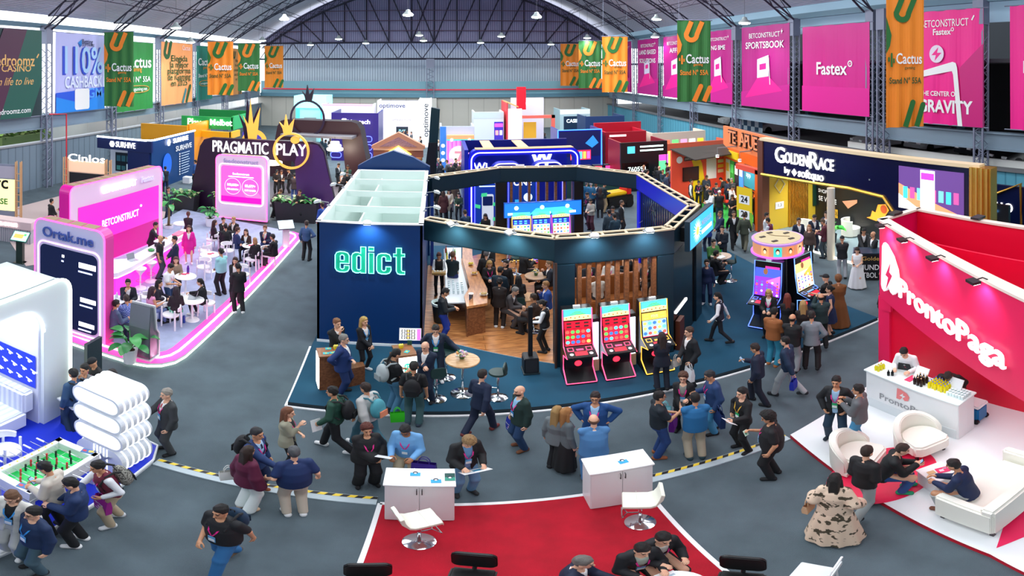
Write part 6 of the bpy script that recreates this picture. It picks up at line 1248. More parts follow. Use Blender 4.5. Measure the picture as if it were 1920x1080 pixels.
def plant(loc,label,leaves,pot='f0f0f4',pr=.2,ph=.4,green=('2f8a45','257a3c','4aa055'),trunk=0.0,seed=1):
    t = thing('potted_plant',label,'plant',loc); ORG[t.name] = Vector(); rnd = random.Random(seed)
    MB().lathe([(pr*.75,0),(pr,ph),(pr*.92,ph),(pr*.88,ph-.05)],(0,0,0),mt(pot,.35),24).build('pot',t,smooth=.6); MB().lathe([(pr*.9,ph-.06),(pr*.4,ph-.04)],(0,0,0),mt('3a2c20',.9),16).build('soil',t)
    if trunk: MB().tube([(0,0,ph-.05),(.03,0,ph+trunk*.5),(0,.02,ph+trunk)],.07,mt('7a6a48',.8),8,r2=.05).build('trunk',t,smooth=True)
    for i in range(leaves):
        a = i*2.4+rnd.uniform(-.3,.3); el = rnd.uniform(.5,1.5); L = rnd.uniform(.3,.5)*(1.5 if trunk else 1); z0 = ph+trunk; st = Vector((math.cos(a)*math.cos(el),math.sin(a)*math.cos(el),math.sin(el)))*rnd.uniform(.25,.55)*(1.2 if trunk else 1)
        lb = MB().tube([(0,0,z0-.05),st*.5+Vector((0,0,z0)),st+Vector((0,0,z0))],.011,mt('3c8a40',.5),5); leaf(lb,st+Vector((0,0,z0)),(math.cos(a),math.sin(a),.5*math.sin(el)),L,L*(.22 if trunk else .32),mt(green[i % 3],.35),1.1); lb.build('leaf',t,smooth=True)
p = at(238,690,.0); plant((p.x,p.y+.12,.135),'broad leaved plant in a white pot on the pink border corner',13,seed=4,ph=.45)
p = at(316,432,.0); plant((p.x,p.y,.0),'tall banana plant at the far end of the magenta wall',10,trunk=.9,seed=2,pr=.25,ph=.3)
p = at(394,428,.0); plant((p.x,p.y,.0),'leafy plant in a white pot beside the pink screen wall',16,seed=8,pr=.24,ph=.55)
# ================================================================== white ribbed booth, tower and table football at the left border
WB = mt('dfeaee',.35); BLU = mt('1230c8',.5)
pf = [(-4.45,2.5),(-4.42,7.5),(-4.6,7.95),(-5.2,8.1),(-6.7,8.2),(-9,8.2),(-9,2.5)]
b = MB().prism(pf,0,.1,BLU,mt('e8edf4',.4)); t = b.build('platform',label='royal blue floor with a white edge at the left border',cat='platform'); MB().tube([Vector((x,y,.1)) for x,y in pf[:5]],.025,WHITE,6).build('edge_trim',t)
bt = thing('exhibition_booth','pale rounded booth with an arched alcove and light tubes at the left border','booth',(-7.4,6,.1)); F = Fr((-6.7,2.6,.1),(0,1)); W,H = 5.55,3.55
outer = rrect(0,0,W,H,.35,6,(0,0,1,1)); arch = [(4.77,0)]+rrect(.9,-1,4.77,3.1,.6,8,(0,0,1,1))[2:-0 or None]; arch = [p for p in rrect(.9,0,4.77,3.1,.6,8,(0,0,1,1))]
pts = [outer[0]]+[(.9,0)]+arch[::-1][:-2][0:]; 
pts = [(0,0),(.9,0),(.9,2.5)]+[(1.5+.6*math.cos(PI-PI/2*k/8),2.5+.6*math.sin(PI-PI/2*k/8)) for k in range(9)]+[(4.17+.6*math.cos(PI/2-PI/2*k/8),2.5+.6*math.sin(PI/2-PI/2*k/8)) for k in range(9)]+[(4.77,0),(W,0)]+[(W-.35+.35*math.cos(PI/2*k/6),H-.35+.35*math.sin(PI/2*k/6)) for k in range(7)]+[(0,H)]
MB().pslab(F,pts,-.12,0,WB).build('front_wall',bt); MB().slab(F,0,H-.1,W-.3,H,-1.5,-.1,mt('d3e6e8',.4)).build('roof',bt); MB().slab(F,0,0,W,H-.1,-2.4,-2.3,mt('dfe4f2',.5)).slab(F,4.72,0,W,H-.3,-2.3,-.1,mt('dfe4f2',.5)).build('rear_wall',bt)
for q in (-.35,-.75,-1.15): MB().tube([F.P(0,H+.03,q),F.P(W-.5,H+.03,q)],.025,em('f0fffa',5),6).build('light_tube',bt)
MB().tube([F.P(u,v,.01) for u,v in [(W,0)]+[(W-.35+.35*math.cos(PI/2*k/6),H-.35+.35*math.sin(PI/2*k/6)) for k in range(7)]+[(0,H)]],.028,em('f0ffe8',4),6).build('light_tube',bt); MB().tube([F.P(u,v,.01) for u,v in pts[1:21]],.022,em('f4f8ff',4),6).build('light_tube',bt)
F = Fr((-8.95,7.31,.1),(1,0)); b = MB().rect(F,0,1.0,2.1,1.85,mt('1632c4',.5,0,.35),.01); rnd = random.Random(9)
for i in range(24): u,v = .12+(i % 8)*.26+(i//8 % 2)*.12,1.15+(i//8)*.26; b.disc(F,u,v,.04,em('f0f4ff',1),.015,8); b.poly(F,[(u-.08,v+.08),(u+.08,v+.03),(u+.08,v),(u-.08,v+.05)],em('f0f4ff',1),.016)
b.build('picture_panel',bt); MB().disc(F,1.5,2.5,.1,em('fff4c8',4),.02).build('wall_lamp',bt)
l = bpy.data.lights.new('alcove_glow','AREA'); l.size = 1.0; l.energy = 40; o = bpy.data.objects.new('alcove_glow',l); COL.objects.link(o); o.location = (-7.4,6.2,3.3)
t = thing('sofa','pale blue ribbed bench sofa inside the arched alcove','sofa',(-7.8,6.2,.1)); SB = striped('c4cee4','e6ecf6',2.2,'X',.5,.4); MB().box(-8.9,-6.85,6.3,7.1,.12,.55,SB).build('seat',t,bevel=.05,seg=3); MB().box(-8.9,-6.85,7.0,7.28,.5,1.08,SB).build('backrest',t,bevel=.05,seg=3)
tt = thing('display_tower','glowing white tower of stacked rounded slabs with a grey mark on its foot','display tower',(-5.0,7.3,.1)); rot = -.12; ORG[tt.name] = Vector(); tt.location = (-4.98,7.22,.1); tt.rotation_euler.z = rot
WT = mt('dfe6ee',.35)
for z0,z1,x0,x1,nm in ((0,.62,-.5,.5,'foot'),(.64,1.06,-.56,.5,'slab'),(1.08,1.5,-.58,.48,'slab'),(1.52,1.92,-.6,.44,'slab')):
    F = Fr((0,-.4,0),(1,0)); r = (z1-z0)*.46; o = MB().pslab(F,rrect(x0,z0,x1,z1,r,7),-.75,0,WT).build(nm,tt,bevel=.0)
    for q in (-.12,-.26,-.4,-.54,-.68): MB().tube([F.P(u,v,q) for u,v in rrect(x0-.004,z0-.002,x1+.004,z1+.002,r,7)],.017,em('f8fbff',.75),5,True).build('light_rib',o)
    if nm == 'slab': MB().poly(F,rrect(x0+.04,z0+.04,x1-.04,z1-.04,r*.85,7),em('ffffff',.5),.004).build('light_face',o)
    else:
        b = MB().text(F,'1X',.0,.3,.34,mt('8f97a6',.4),.005,.02,.03,shear=.3); b.build('raised_mark',o)
        for i in range(5): MB().tube([F.P(-.1+i*.07,.02,.008),F.P(-.1+i*.07,.6,.008)],.008,em('ffffff',1.2),5).build('light_rib',o)
ft = thing('football_table','white table football with a bright green pitch and red and black players','table football',(-5.15,5.72,.1)); ORG[ft.name] = Vector(); ft.rotation_euler.z = -.02; hw,hl,zt = .4,.74,.8
b = MB()
for x0,x1,y0,y1 in ((-hw,-hw+.09,-hl,hl),(hw-.09,hw,-hl,hl),(-hw,hw,-hl,-hl+.13),(-hw,hw,hl-.13,hl)): b.box(x0,x1,y0,y1,zt-.22,zt,OFF)
b.build('frame',ft,bevel=.01); MB().box(-hw+.02,hw-.02,-hl+.02,hl-.02,zt-.32,zt-.2,mt('dfe4ea',.4)).build('body',ft)
F = Fr((-hw+.09,-hl+.13,zt-.19),(1,0)); F.V = Vector((0,1,0)); F.N = Vector((0,0,1)); pw,pl_ = 2*hw-.18,2*hl-.26; b = MB(); 
for i in range(8): b.rect(F,0,pl_*i/8,pw,pl_*(i+1)/8,mt('18c860' if i % 2 else '2ddb74',.4),0)
b.ring(F,pw/2,pl_/2,.1,.008,WHITE,.003)
for v in (0,pl_-.16): b.line(F,[(pw*.25,v),(pw*.75,v),(pw*.75,v+.16),(pw*.25,v+.16)],.004,WHITE,.002,True)
b.rect(F,0,pl_/2-.004,pw,pl_/2+.004,WHITE,.003); b.build('pitch',ft); rp = 0
for i in range(8):
    y = -hl+.22+i*(2*hl-.44)/7; rd = MB().tube([(-hw-.3,y,zt-.06),(hw+.22,y,zt-.06)],.008,CHROME,6).build('rod',ft); ORG[rd.name] = Vector(); s = -1 if i % 2 else 1
    MB().tube([(s*(hw+.14),y,zt-.06),(s*(hw+.3),y,zt-.06)],.018,WHITE,8).build('handle',rd); k = (1,2,3,5,5,3,2,1)[i]
    for j in range(k):
        x = (j-(k-1)/2)*.6/max(k,2); m = mt('d8283a' if i in (0,1,3,5) else '15171b',.4); MB().box(x-.014,x+.014,y-.01,y+.01,zt-.16,zt-.02,m).sph((x,y,zt),.018,m).build('player',rd)
for i in range(8): MB().lathe([(.018,0),(.018,.01)],(-hw+.045,-hl+.2+i*.15,zt),mt('e8d048',.4),10).build('score_bead',ft)
for x,y,z in ((-hw+.07,-hl+.07,0),(hw-.07,-hl+.07,0),(-hw+.07,hl-.07,0),(hw-.07,hl-.07,0)): MB().box(x-.05,x+.05,y-.05,y+.05,0,zt-.3,OFF).build('leg',ft)
for x,y,l in ((-4.92,6.4,'far right'),(-4.95,5.06,'near')):
    o = MB().obox((0,0,0),(.2,.12,.005),RZ(.2),mt('3a6fa8',.4)).obox((.05,.02,.003),(.08,.06,.003),RZ(.5),mt('e8c060',.4)).obox((-.05,-.01,.003),(.06,.05,.003),RZ(.1),mt('c83a4a',.4)).build('sticker_sheet',origin=(0,0,0),label='colourful printed card on the %s corner of the table football' % l,cat='card'); o.location = (x,y,.905)
p = at(112,790,.8); t = thing('side_table','black and white display table beside the arched booth','table',(-6.25,7.75,.1)); ORG[t.name] = Vector(); t.rotation_euler.z = -.3; MB().box(-.2,.22,-.2,.2,0,.68,mt('1c2c3c',.5)).build('body',t); MB().box(-.26,.26,-.24,.24,.68,.72,mt('dfe6ea',.4)).build('tabletop',t)
for dx,dy,c,l in ((-.08,.05,'f0f0f0','white box with red print'),(.1,-.06,'2a2a30','dark clipboard'),(-.05,-.1,'c8d0d4','grey tray')): o = MB().box(-.1,.1,-.07,.07,0,.03,mt(c,.4)).build('display_item',origin=(0,0,0),label=l+' on the black and white display table',cat='box'); o.location = (-6.25+dx,7.75+dy,.825)
MB().box(-6.55,-6.47,8.4,8.9,0,1.9,mt('1f3038',.4)).build('totem',label='thin dark screen panel standing just beyond the arched booth',cat='panel')
p = at(10,835,.5); white_chair((-6.15,5.9,.1),-1.3,'white shell chair at the left border beside the blue floor','f0f4f8')
# ================================================================== left rear stands
def booth(label,x,y): return thing('exhibition_booth',label,'booth',(x,y,0))
bt = booth('navy walled stand with white lettering and a white light line on top',-19,31); NB = mt('0c1f58',.35); SB2 = mt('0f3c72',.35)
MB().box(-21.2,-17.0,28.6,28.8,2.55,3.3,NB).box(-18.8,-17.2,28.65,28.8,0,2.6,NB).build('front_header',bt); MB().box(-17.3,-17.1,28.8,34.9,0,3.3,SB2).build('side_wall',bt); MB().box(-21.3,-17.2,34.8,35,0,2.2,NB).build('rear_wall',bt)
MB().tube([(-21.2,28.6,3.33),(-17.4,28.6,3.33),(-17.1,28.75,3.33),(-17.05,29,3.33),(-17.05,34.9,3.33)],.06,em('dff4ff',5),6).build('light_tube',bt)
F = Fr((-21.2,28.58,2.55),(1,0)); MB().text(F,'SURHIVE',2.3,.36,.52,em('ffffff',1.1),.02,.04,.01,width=1.5).disc(F,1.25,.37,.22,em('ffffff',1.4),.03,6).build('lettering',bt)
F = Fr((-17.04,28.8,0),(0,1)); MB().text(F,'SURHIVE',3.8,2.95,.45,em('ffffff',1.1),.02,.04,.01,width=2.2).disc(F,2.1,2.95,.25,em('ffffff',2),.03,6).text(F,'SURHIVE',4.3,2.35,.5,WHITE,.02,0,.02,width=2.4).build('lettering',bt)
b = MB().disc(F,1.9,1.5,.6,mt('1f5fd0',.4,0,.3),.02,24,.75)
for i in range(9): b.rect(F,3.6,1.9-i*.18,3.75,2.0-i*.18,WHITE,.02); b.rect(F,3.9,1.92-i*.18,5.2-.1*(i % 3),1.97-i*.18,mt('c8dcf0',.4),.02)
b.build('printed_list',bt); F = Fr((-20.5,29.6,.9),(1,.05)); MB().slab(F,-.3,-.9,2.0,1.6,-.1,0,mt('d8e4f0',.4)).build('screen_wall',bt); b = MB().rect(F,.1,0,1.7,1.3,mt('13202f',.3),.01)
for i in range(4): b.rect(F,.2+i*.38,.1,.5+i*.38,.55 if i > 1 else .4,mt(('2f6a6a','26505a','a8c0d0','c0d4e0')[i],.4,0,.3),.02); b.rect(F,.2+i*.38,.7,.5+i*.38,1.1,mt('1f4a5a',.4,0,.3),.02)
b.build('screen',bt)
for x,y,l in ((-16.3,32.2,'white cube seat outside the navy stand, left one'),(-15.8,33.0,'white cube seat outside the navy stand, right one')): MB().box(x-.25,x+.25,y-.25,y+.25,0,.45,WHITE).build('cube_seat',label=l,cat='seat',bevel=.02)
p = at(271,345,0); MB().box(-16.6,-15.6,26.9,27.3,0,1.05,mt('e6ecf4',.4)).text(Fr((-16.6,26.89,0),(1,0)),'SURHIVE',.5,.8,.2,mt('1c3a7a',.4),.01,0,.02).build('info_desk',label='small white desk in front of the navy stand',cat='desk')
bt = booth('yellow walled stand with a green upper ring behind the navy stand',-20,38); Y1 = mt('f5a514',.4); G1 = mt('1fa85a',.4)
MB().box(-22.3,-18.2,35.9,36.1,0,3.5,Y1).box(-18.3,-18.1,36.1,40,0,3.6,mt('f0940f',.4)).build('yellow_wall',bt); MB().box(-20.6,-16.0,39.6,39.8,2.9,3.9,G1).box(-20.6,-16.0,43,43.2,2.9,4.2,mt('17803f',.4)).box(-16.1,-15.9,39.6,43.2,2.9,4.0,G1).build('green_ring',bt); MB().box(-18.6,-15.6,38.2,38.4,2.4,2.9,mt('f7b41c',.4)).box(-15.7,-15.5,38.2,40,2.4,2.9,mt('f7b41c',.4)).box(-16.2,-15.9,38.3,38.6,0,2.5,Y1).build('yellow_frame',bt)
F = Fr((-20.6,39.58,2.9),(1,0)); MB().text(F,'Play',1.2,.5,.8,em('fff6c8',1.5),.03,.05,.01).text(F,'Melbet',3.6,.55,.7,em('f4fff0',1.5),.03,.05,.01).build('lettering',bt)
for i,x in enumerate((-21.3,-19.6)): MB().box(x-.15,x+.15,35.6,35.8,2.2,2.3,BLACK).build('wall_lamp',bt)
MB().box(-13.9,-12.4,36.2,36.4,0,3.3,mt('5a4fc0',.4)).build('partition_panel',label='small violet rounded panel beside the yellow frame',cat='panel',bevel=.09)
def truss_stand(label,x,y,rz,W,H,face,art):
    t = thing('truss_stand',label,'display stand',(x,y,0)); ORG[t.name] = Vector(); t.rotation_euler.z = rz; wd = mt('d8a878',.6)
    for sx in (-W/2,W/2):
        b = MB()
        for dx in (-.12,.12):
            for dy in (-.12,.12): b.box(sx+dx-.025,sx+dx+.025,dy-.025,dy+.025,0,H,wd)
        for k in range(int(H/.35)): b.box(sx-.12,sx+.12,-.14,-.1,k*.35,k*.35+.03,wd)
        b.build('lattice_post',t)
    F = Fr((-W/2+.15,-.05,0),(1,0)); MB().slab(F,0,0,W-.3,H-.15,-.06,0,face).build('panel',t); b = MB(); art(b,F,W-.3,H-.15); b.build('printed_front',t); return t
def art_a(b,F,W,H): b.rect(F,.02,.9,W-.02,H-.75,em('f2eaa0',.8),.01); b.text(F,'EASE',W*.6,1.35,.4,mt('2f8a3c',.4),.02,0,.03); b.text(F,'arc',W*.55,2.3,.9,BLACK,.02,0,.02); b.rect(F,0,H-.7,W,H-.1,mt('b9b4c4',.5),.01)
def art_bk(b,F,W,H): b.rect(F,.05,.6,W-.05,H-.65,mt('1f2228',.4),.01); b.rect(F,0,H-.6,W,H,mt('f2c8a8',.4,0,.3),.01); b.text(F,'Cinlos',W/2,H+.15,.55,em('fff4ec',1.5),.02,.05,.005,width=W*1.0)
p = at(10,440,0); truss_stand('wooden lattice stand with a pale yellow poster at the left border',p.x-1.3,p.y+.6,.5,2.3,3.4,mt('8d93a8',.5),art_a)
p = at(140,420,0); truss_stand('wooden lattice stand with a tall black screen and a glowing sign on top',-17.2,22.3,.25,2.4,3.1,mt('e8c8b0',.5),art_bk)
t = thing('counter','pale counter with a pleated grey front and lit sign at the left border','counter',at(20,450,0)); ORG[t.name] = Vector(); t.rotation_euler.z = .35; MB().box(-1.3,1.1,-.3,.3,0,.7,striped('8f8f9c','b4b2bc',3,'X',.7,.5)).build('pleated_front',t); MB().box(-1.35,1.15,-.35,.35,.7,1.05,mt('d8c0c4',.5)).build('countertop',t); MB().text(Fr((-1.3,-.36,.7),(1,0)),'WELCOME',1.2,.17,.2,em('fff2ee',3),.01,.02,.03,width=1.2).build('lit_sign',t)
struct(MB().prism([(-21,19),(-14.2,14.6),(-13.1,17),(-13.5,25),(-21,25)],0,.02,mt('c9b4b0',.7)),'floor')
# ================================================================== dark purple portal with gold ring
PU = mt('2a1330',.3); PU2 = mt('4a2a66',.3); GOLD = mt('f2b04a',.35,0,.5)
bt = booth('dark purple double portal with a gold ringed sign',-9.5,31)
def portal(F,W,H,leg,beam,dp,mat,side,nm):
    pts = [(0,0),(leg,0),(leg+.35,H-beam-.2),(leg+.55,H-beam),(W-leg-.55,H-beam),(W-leg-.35,H-beam-.2),(W-leg,0),(W,0),(W-.75,H-.5),(W-1.0,H-.12),(W-1.4,H),(1.4,H),(1.0,H-.12),(.75,H-.5)]
    return MB().pslab(F,pts,-dp,0,mat,side).build(nm,bt)
F = Fr((-13.4,26.5,0),(1,.03)); portal(F,8.4,4.1,1.9,1.05,.35,PU,mt('1a0c1e',.4),'front_portal'); MB().pslab(F,[(6.3,0),(8.4,0),(7.6,3.6),(7.3,3.95),(6.4,4.0),(6.1,3.0)],0,.02,PU2).build('side_facing',bt)  # paler violet slab laid over the right leg
MB().text(F,'PRAGMATIC',3.1,3.62,.88,em('ffffff',.9),.03,.06,.008,width=3.15).text(F,'PLAY',5.9,3.62,.88,em('ffffff',.9),.03,.06,.008,width=1.62).build('lettering',bt)
def crown(b,F,u,v,s,m,w=.1,d=.15,kx=1.0): b.pslab(F,[(u+x*s*kx,v+y*s) for x,y in ((-.22,0),(-.3,.35),(-.5,.72),(-.22,.45),(-.1,1.2),(.05,.45),(.42,.95),(.3,.3),(.22,0))],w,w+d,m)
b = MB(); n = 40; vs = []
for k in range(n): a = 2*PI*k/n; vs += [F.P(5.95+r*math.cos(a),3.62+r*math.sin(a),w_) for r,w_ in ((.86,.12),(.96,.12),(.96,.3),(.86,.3))]
b.add(vs,[(4*k+i,4*k+(i+1) % 4,(4*k+4+(i+1) % 4) % (4*n),(4*k+4+i) % (4*n)) for k in range(n) for i in range(4)],GOLD); b.build('gold_ring',bt)
b = MB(); crown(b,F,5.75,4.5,.85,GOLD); b.pslab(F,[(6.15+.24*math.cos(a),4.2+.2*math.sin(a)) for a in [2*PI*k/20 for k in range(20)]],.1,.2,GOLD); b.build('gold_crown',bt)
F2 = Fr((-11.3,27.6,3.6),(1,.35)); b = MB(); crown(b,F2,1.25,.35,1.9,GOLD,.26,.02,.55); crown(b,F2,1.1,.3,2.05,PU,-.1,.35,.6); b.build('tall_crown',bt); b = MB(); vs = []
for k in range(17): a = PI*k/16; vs += [F2.P(1.35+r*math.cos(a),.2+r*math.sin(a),w_) for r,w_ in ((.45,.2),(.7,.2))]
b.add(vs,[(2*k,2*k+1,2*k+3,2*k+2) for k in range(16)],GOLD); b.build('gold_arc',bt)
F3 = Fr((-12.0,36.5,0),(1,-.12)); portal(F3,7.6,4.25,1.7,.9,1.2,mt('3a1d24',.4),mt('20101a',.4),'rear_portal'); b = MB(); crown(b,F3,3.2,5.6,.95,mt('1d1020',.4)); b.ring(F3,3.1,4.4,1.15,.16,mt('2a1a38',.3),.2); b.build('dark_crown',bt)
MB().slab(F3,1.5,3.2,6.6,3.35,-1.6,1.2,mt('77757c',.5)).build('ceiling_tray',bt)
def chandelier(px,py,z,label):
    p = at(px,py,z); t = thing('chandelier',label,'chandelier',p,'tiered lamps of the purple portal'); ORG[t.name] = Vector()
    for i,(r,zz) in enumerate(((.55,0),(.42,.22),(.3,.42))): MB().lathe([(r*.9,zz),(r,zz+.05),(r,zz+.14),(r*.9,zz+.17)],(0,0,0),em('fff0d8',2.6),20).build('tier',t)
    MB().tube([(0,0,.4),(0,0,max(3.4-z,.5))],.015,BLACK,5).build('suspension_rod',t); l = bpy.data.lights.new('chandelier_light','POINT'); l.energy = 90; l.color = (1,.85,.7); l.shadow_soft_size = .4; o = bpy.data.objects.new('chandelier_light',l); COL.objects.link(o); o.parent = t; o.location = (0,0,-.25)
chandelier(511,308,2.5,'glowing tiered lamp left of the gold ring'); chandelier(575,312,2.5,'glowing tiered lamp right of the gold ring'); chandelier(628,282,2.5,'glowing tiered lamp under the rear portal')
MB().box(-12,-5.6,28.3,34,.0,.15,mt('57525a',.5)).build('platform',label='grey floor plate inside the purple portal',cat='platform')
def foliage(b,c,ext,n,sz,cols,seed):
    rnd = random.Random(seed)
    for i in range(n):
        p = Vector(c)+Vector((rnd.uniform(-1,1)*ext[0],rnd.uniform(-1,1)*ext[1],rnd.uniform(0,1)*ext[2])); a = rnd.uniform(0,6.28); leaf(b,p,(math.cos(a),math.sin(a),rnd.uniform(.1,.9)),sz*rnd.uniform(.7,1.3),sz*.28,mt(cols[rnd.randrange(len(cols))],.5),.8,3)
def planter(x0,x1,y0,y1,h,label,seed):
    t = thing('planter',label,'planter',((x0+x1)/2,(y0+y1)/2,0)); MB().ext([(x0+.1,y0+.05,0),(x1-.1,y0+.05,0),(x1,y0,h),(x0,y0,h)],(0,y1-y0,0),mt('2b2b31',.5)).build('box',t); b = MB(); foliage(b,((x0+x1)/2,(y0+y1)/2,h-.05),((x1-x0)/2,(y1-y0)/2,.3),90,.32,('2f8a3a','3f9f45','1f6a30','b8c890'),seed); o = b.build('foliage',t,smooth=True)
planter(-8.1,-5.9,25.6,26.25,1.05,'dark planter box with green leaves in front of the portal',3); p = at(350,395,0); planter(p.x-.9,p.x+.6,p.y-.3,p.y+.4,.9,'dark planter with ferns at the left foot of the portal',5); planter(-11.6,-10.9,25.8,26.3,.9,'small planter hidden behind the pink screen wall',8)
# temple front, totem
bt = booth('small temple front with a yellow diamond badge',-2.2,30.5); TP = mt('c98a6a',.6); TP2 = mt('8a5040',.6); F = Fr((-3.65,30.2,0),(1,.0))
MB().pslab(F,[(-.1,3.3),(2.95,3.3),(2.95,3.45),(1.45,4.25),(-.1,3.45)],-.5,0,TP).build('pediment',bt); MB().pslab(F,[(.35,3.42),(2.5,3.42),(1.45,3.98)],0,.03,mt('a87a80',.8,bump=('noise',9,1.0))).build('relief',bt); MB().slab(F,0,2.8,2.85,3.2,-.4,-.05,TP2).slab(F,0,3.2,2.85,3.3,-.4,.02,mt('d8a080',.5)).build('entablature',bt)
for u in (.25,2.6): MB().lathe([(.17,0),(.13,.1),(.12,2.5),(.2,2.65),(.2,2.8)],F.P(u,0,-.1),mt('d8935a',.5),16).build('column',bt,smooth=.5)
MB().slab(F,.5,0,2.4,2.7,-.35,-.3,mt('3a2228',.4)).build('rear_panel',bt); b = MB(); crown(b,F,1.9,1.7,.6,em('ffb04a',1.2),-.28,.03); b.ring(F,1.95,1.5,.22,.08,em('ffb04a',1.2),-.25); b.build('gold_crown',bt)
MB().pslab(F,[(.65,3.0),(1.45,2.6),(2.2,3.0),(1.45,3.5)],.05,.12,em('f4ee5a',1.3)).build('diamond_badge',bt); MB().pslab(F,[(.8,3.0),(1.45,2.68),(2.05,3.0),(1.45,3.42)],.12,.14,em('fdf6e0',1.3)).text(F,'Royal',1.42,2.98,.34,mt('8a4ac8',.4),.145,0,.02,shear=.2).build('badge_face',bt)
MB().ext([(-.75,30,0),(-.2,30,0),(.15,30,5.6),(-.35,30,5.7)],(0,.5,0),mt('0f2b33',.3)).ext([(-.78,29.9,1.5),(-.2,29.9,1.5),(-.02,29.9,3.7),(-.5,29.9,3.7)],(0,.1,0),mt('17171d',.3)).build('totem',label='tall leaning dark slab beside the temple front',cat='totem')
# ================================================================== far stands
def box_stand(label,x0,x1,y,z,dp,face,art=None,side=None,walls=(1,1)):
    t = booth(label,(x0+x1)/2,y+dp/2); F = Fr((x0,y,0),(1,0)); W = x1-x0; MB().slab(F,0,0,W,z,-.15,0,face).build('front_wall',t); b = MB()
    if walls[0]: b.box(x0,x0+.12,y+.15,y+dp,0,z,side or face)
    if walls[1]: b.box(x1-.12,x1,y+.15,y+dp,0,z,side or face)
    if b.v: b.build('side_wall',t)
    if art: b = MB(); art(b,F,W,z); b.build('printed_front',t)
    return t,F
def a_blue(b,F,W,z):
    b.disc(F,1.1,z-.75,.32,em('ffffff',2.5),.02,6); b.text(F,'bluetech',2.35,z-.75,.5,em('ffffff',1.3),.02,.05,.01,width=1.9)
    for u,v in ((3.0,1.9),(3.0,1.2),(3.0,.5),(.4,1.2),(.4,.5)): b.line(F,rrect(u-.45,v-.24,u+.45,v+.24,.2),.03,em('5a6aff',2),.02,True)
box_stand('indigo walled stand with blue light loops and a lit white logo',-8.9,-4.9,44.2,4.1,4,mt('3a2a86',.35),a_blue,mt('24307a',.4))
def a_opt(b,F,W,z): b.rect(F,0,z-.95,W,z,mt('c8cbee',.4,0,.4),.01); b.text(F,'optimove',1.5,z-.5,.62,mt('4a4a5c',.4),.02,0,.01,width=2.6); b.text(F,'La Plataforma de',2.4,z-1.9,.26,mt('8a8a98',.4),.02,width=2.0); b.rect(F,1.9,1.0,3.1,2.0,mt('2a3440',.4),.015); b.text(F,'PLAY',2.5,1.6,.3,em('8fd8e8',1),.02)
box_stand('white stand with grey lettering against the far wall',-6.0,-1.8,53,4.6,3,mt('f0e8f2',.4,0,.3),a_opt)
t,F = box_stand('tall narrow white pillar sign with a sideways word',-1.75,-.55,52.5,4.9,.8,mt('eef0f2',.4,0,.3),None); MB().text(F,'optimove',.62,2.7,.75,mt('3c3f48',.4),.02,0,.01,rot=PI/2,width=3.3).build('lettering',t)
t = booth('turquoise glowing cabin with a grey door at the far left',-13,55); MB().box(-14.9,-12.0,55,58,0,3.6,mt('bfeef0',.4)).build('cabin',t); MB().box(-15.1,-11.6,54.8,58.2,3.6,4.9,mt('8ff4f4',.3,0,1.2)).build('glow_roof',t); MB().box(-14.9,-14.5,54.85,55,0,3.7,em('38e0e8',2)).box(-12.2,-11.9,54.85,55,0,3.7,em('38e0e8',2)).build('light_frame',t); MB().box(-14.0,-12.7,54.9,55,0,2.6,mt('9aa8ac',.4)).build('door_panel',t)
def a_wp(b,F,W,z): b.rect(F,.3,1.5,1.0,2.7,mt('8a4a4a',.4),.02); b.rect(F,1.4,1.2,2.6,2.9,mt('d8dcf4',.4),.02); b.rect(F,1.5,1.9,2.5,2.4,mt('f04a5a',.4),.03); b.line(F,[(0,z),(W,z)],.07,em('ff5fd0',4),.0)
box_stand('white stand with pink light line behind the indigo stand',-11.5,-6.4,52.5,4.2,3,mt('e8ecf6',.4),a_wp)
def a_seven(b,F,W,z):
    b.rect(F,0,0,.45,z,mt('3a7ad0',.4,0,.3),.01); b.rect(F,.5,.3,W-.1,z-.95,mt('f07ad8',.4,0,.9),.012)
    for i in range(7): b.rect(F,.55+i*.3,.3,.65+i*.3,z-1.0,mt('d860c8',.4,0,.6),.014)
    for r,c in ((.75,'f8b0d8'),(.55,'fde0c8'),(.38,'fff6d8')): b.disc(F,W*.55,1.35,r,em(c,1.0),.02+.01*(.8-r))
    b.poly(F,[(W*.42,1.7),(W*.7,1.7),(W*.7,1.55),(W*.58,.9),(W*.48,.9),(W*.58,1.5),(W*.42,1.5)],em('ff6a7a',1.2),.04)
    for u,c in ((.85,'ff8fb0'),(W*.8,'7a6af0')): b.disc(F,u,.95,.2,em(c,1),.04)
    for i in range(3): b.disc(F,.22,1.0+i*.55,.14,em('f0f4ff',1),.02)
t,F = box_stand('pink curtain stand with a glowing figure seven',.2,2.75,39.5,3.55,2.5,mt('c8d4ec',.4),a_seven); MB().slab(F,.5,2.65,2.5,2.95,.05,.5,mt('d8a070',.4,0,.4)).slab(F,.5,2.55,2.5,2.65,.05,.5,mt('3fc8c0',.3,0,.6)).build('marquee',t); MB().disc(F,.85,2.6,.1,em('c8fff4',8),.52).disc(F,2.15,2.6,.1,em('c8fff4',8),.52).build('marquee_lamp',t)
def a_vio(b,F,W,z): b.rect(F,0,z-.55,W,z,mt('d0e0e4',.4),.01); b.rect(F,W*.68,.2,W-.05,z-.85,mt('3a2aa0',.4,0,.6),.015); b.rect(F,W*.7,z-1.3,W-.1,z-1.0,em('e84ab0',1),.02); b.rect(F,W*.72,z-2.0,W*.82,z-1.6,em('f08a8a',1),.02); b.rect(F,W*.86,z-2.0,W*.95,z-1.6,em('e8e8f4',1),.02)
box_stand('pale grey shell stand with a violet poster',3.1,5.7,45.5,4.1,2.5,mt('dfe8ea',.4),a_vio)
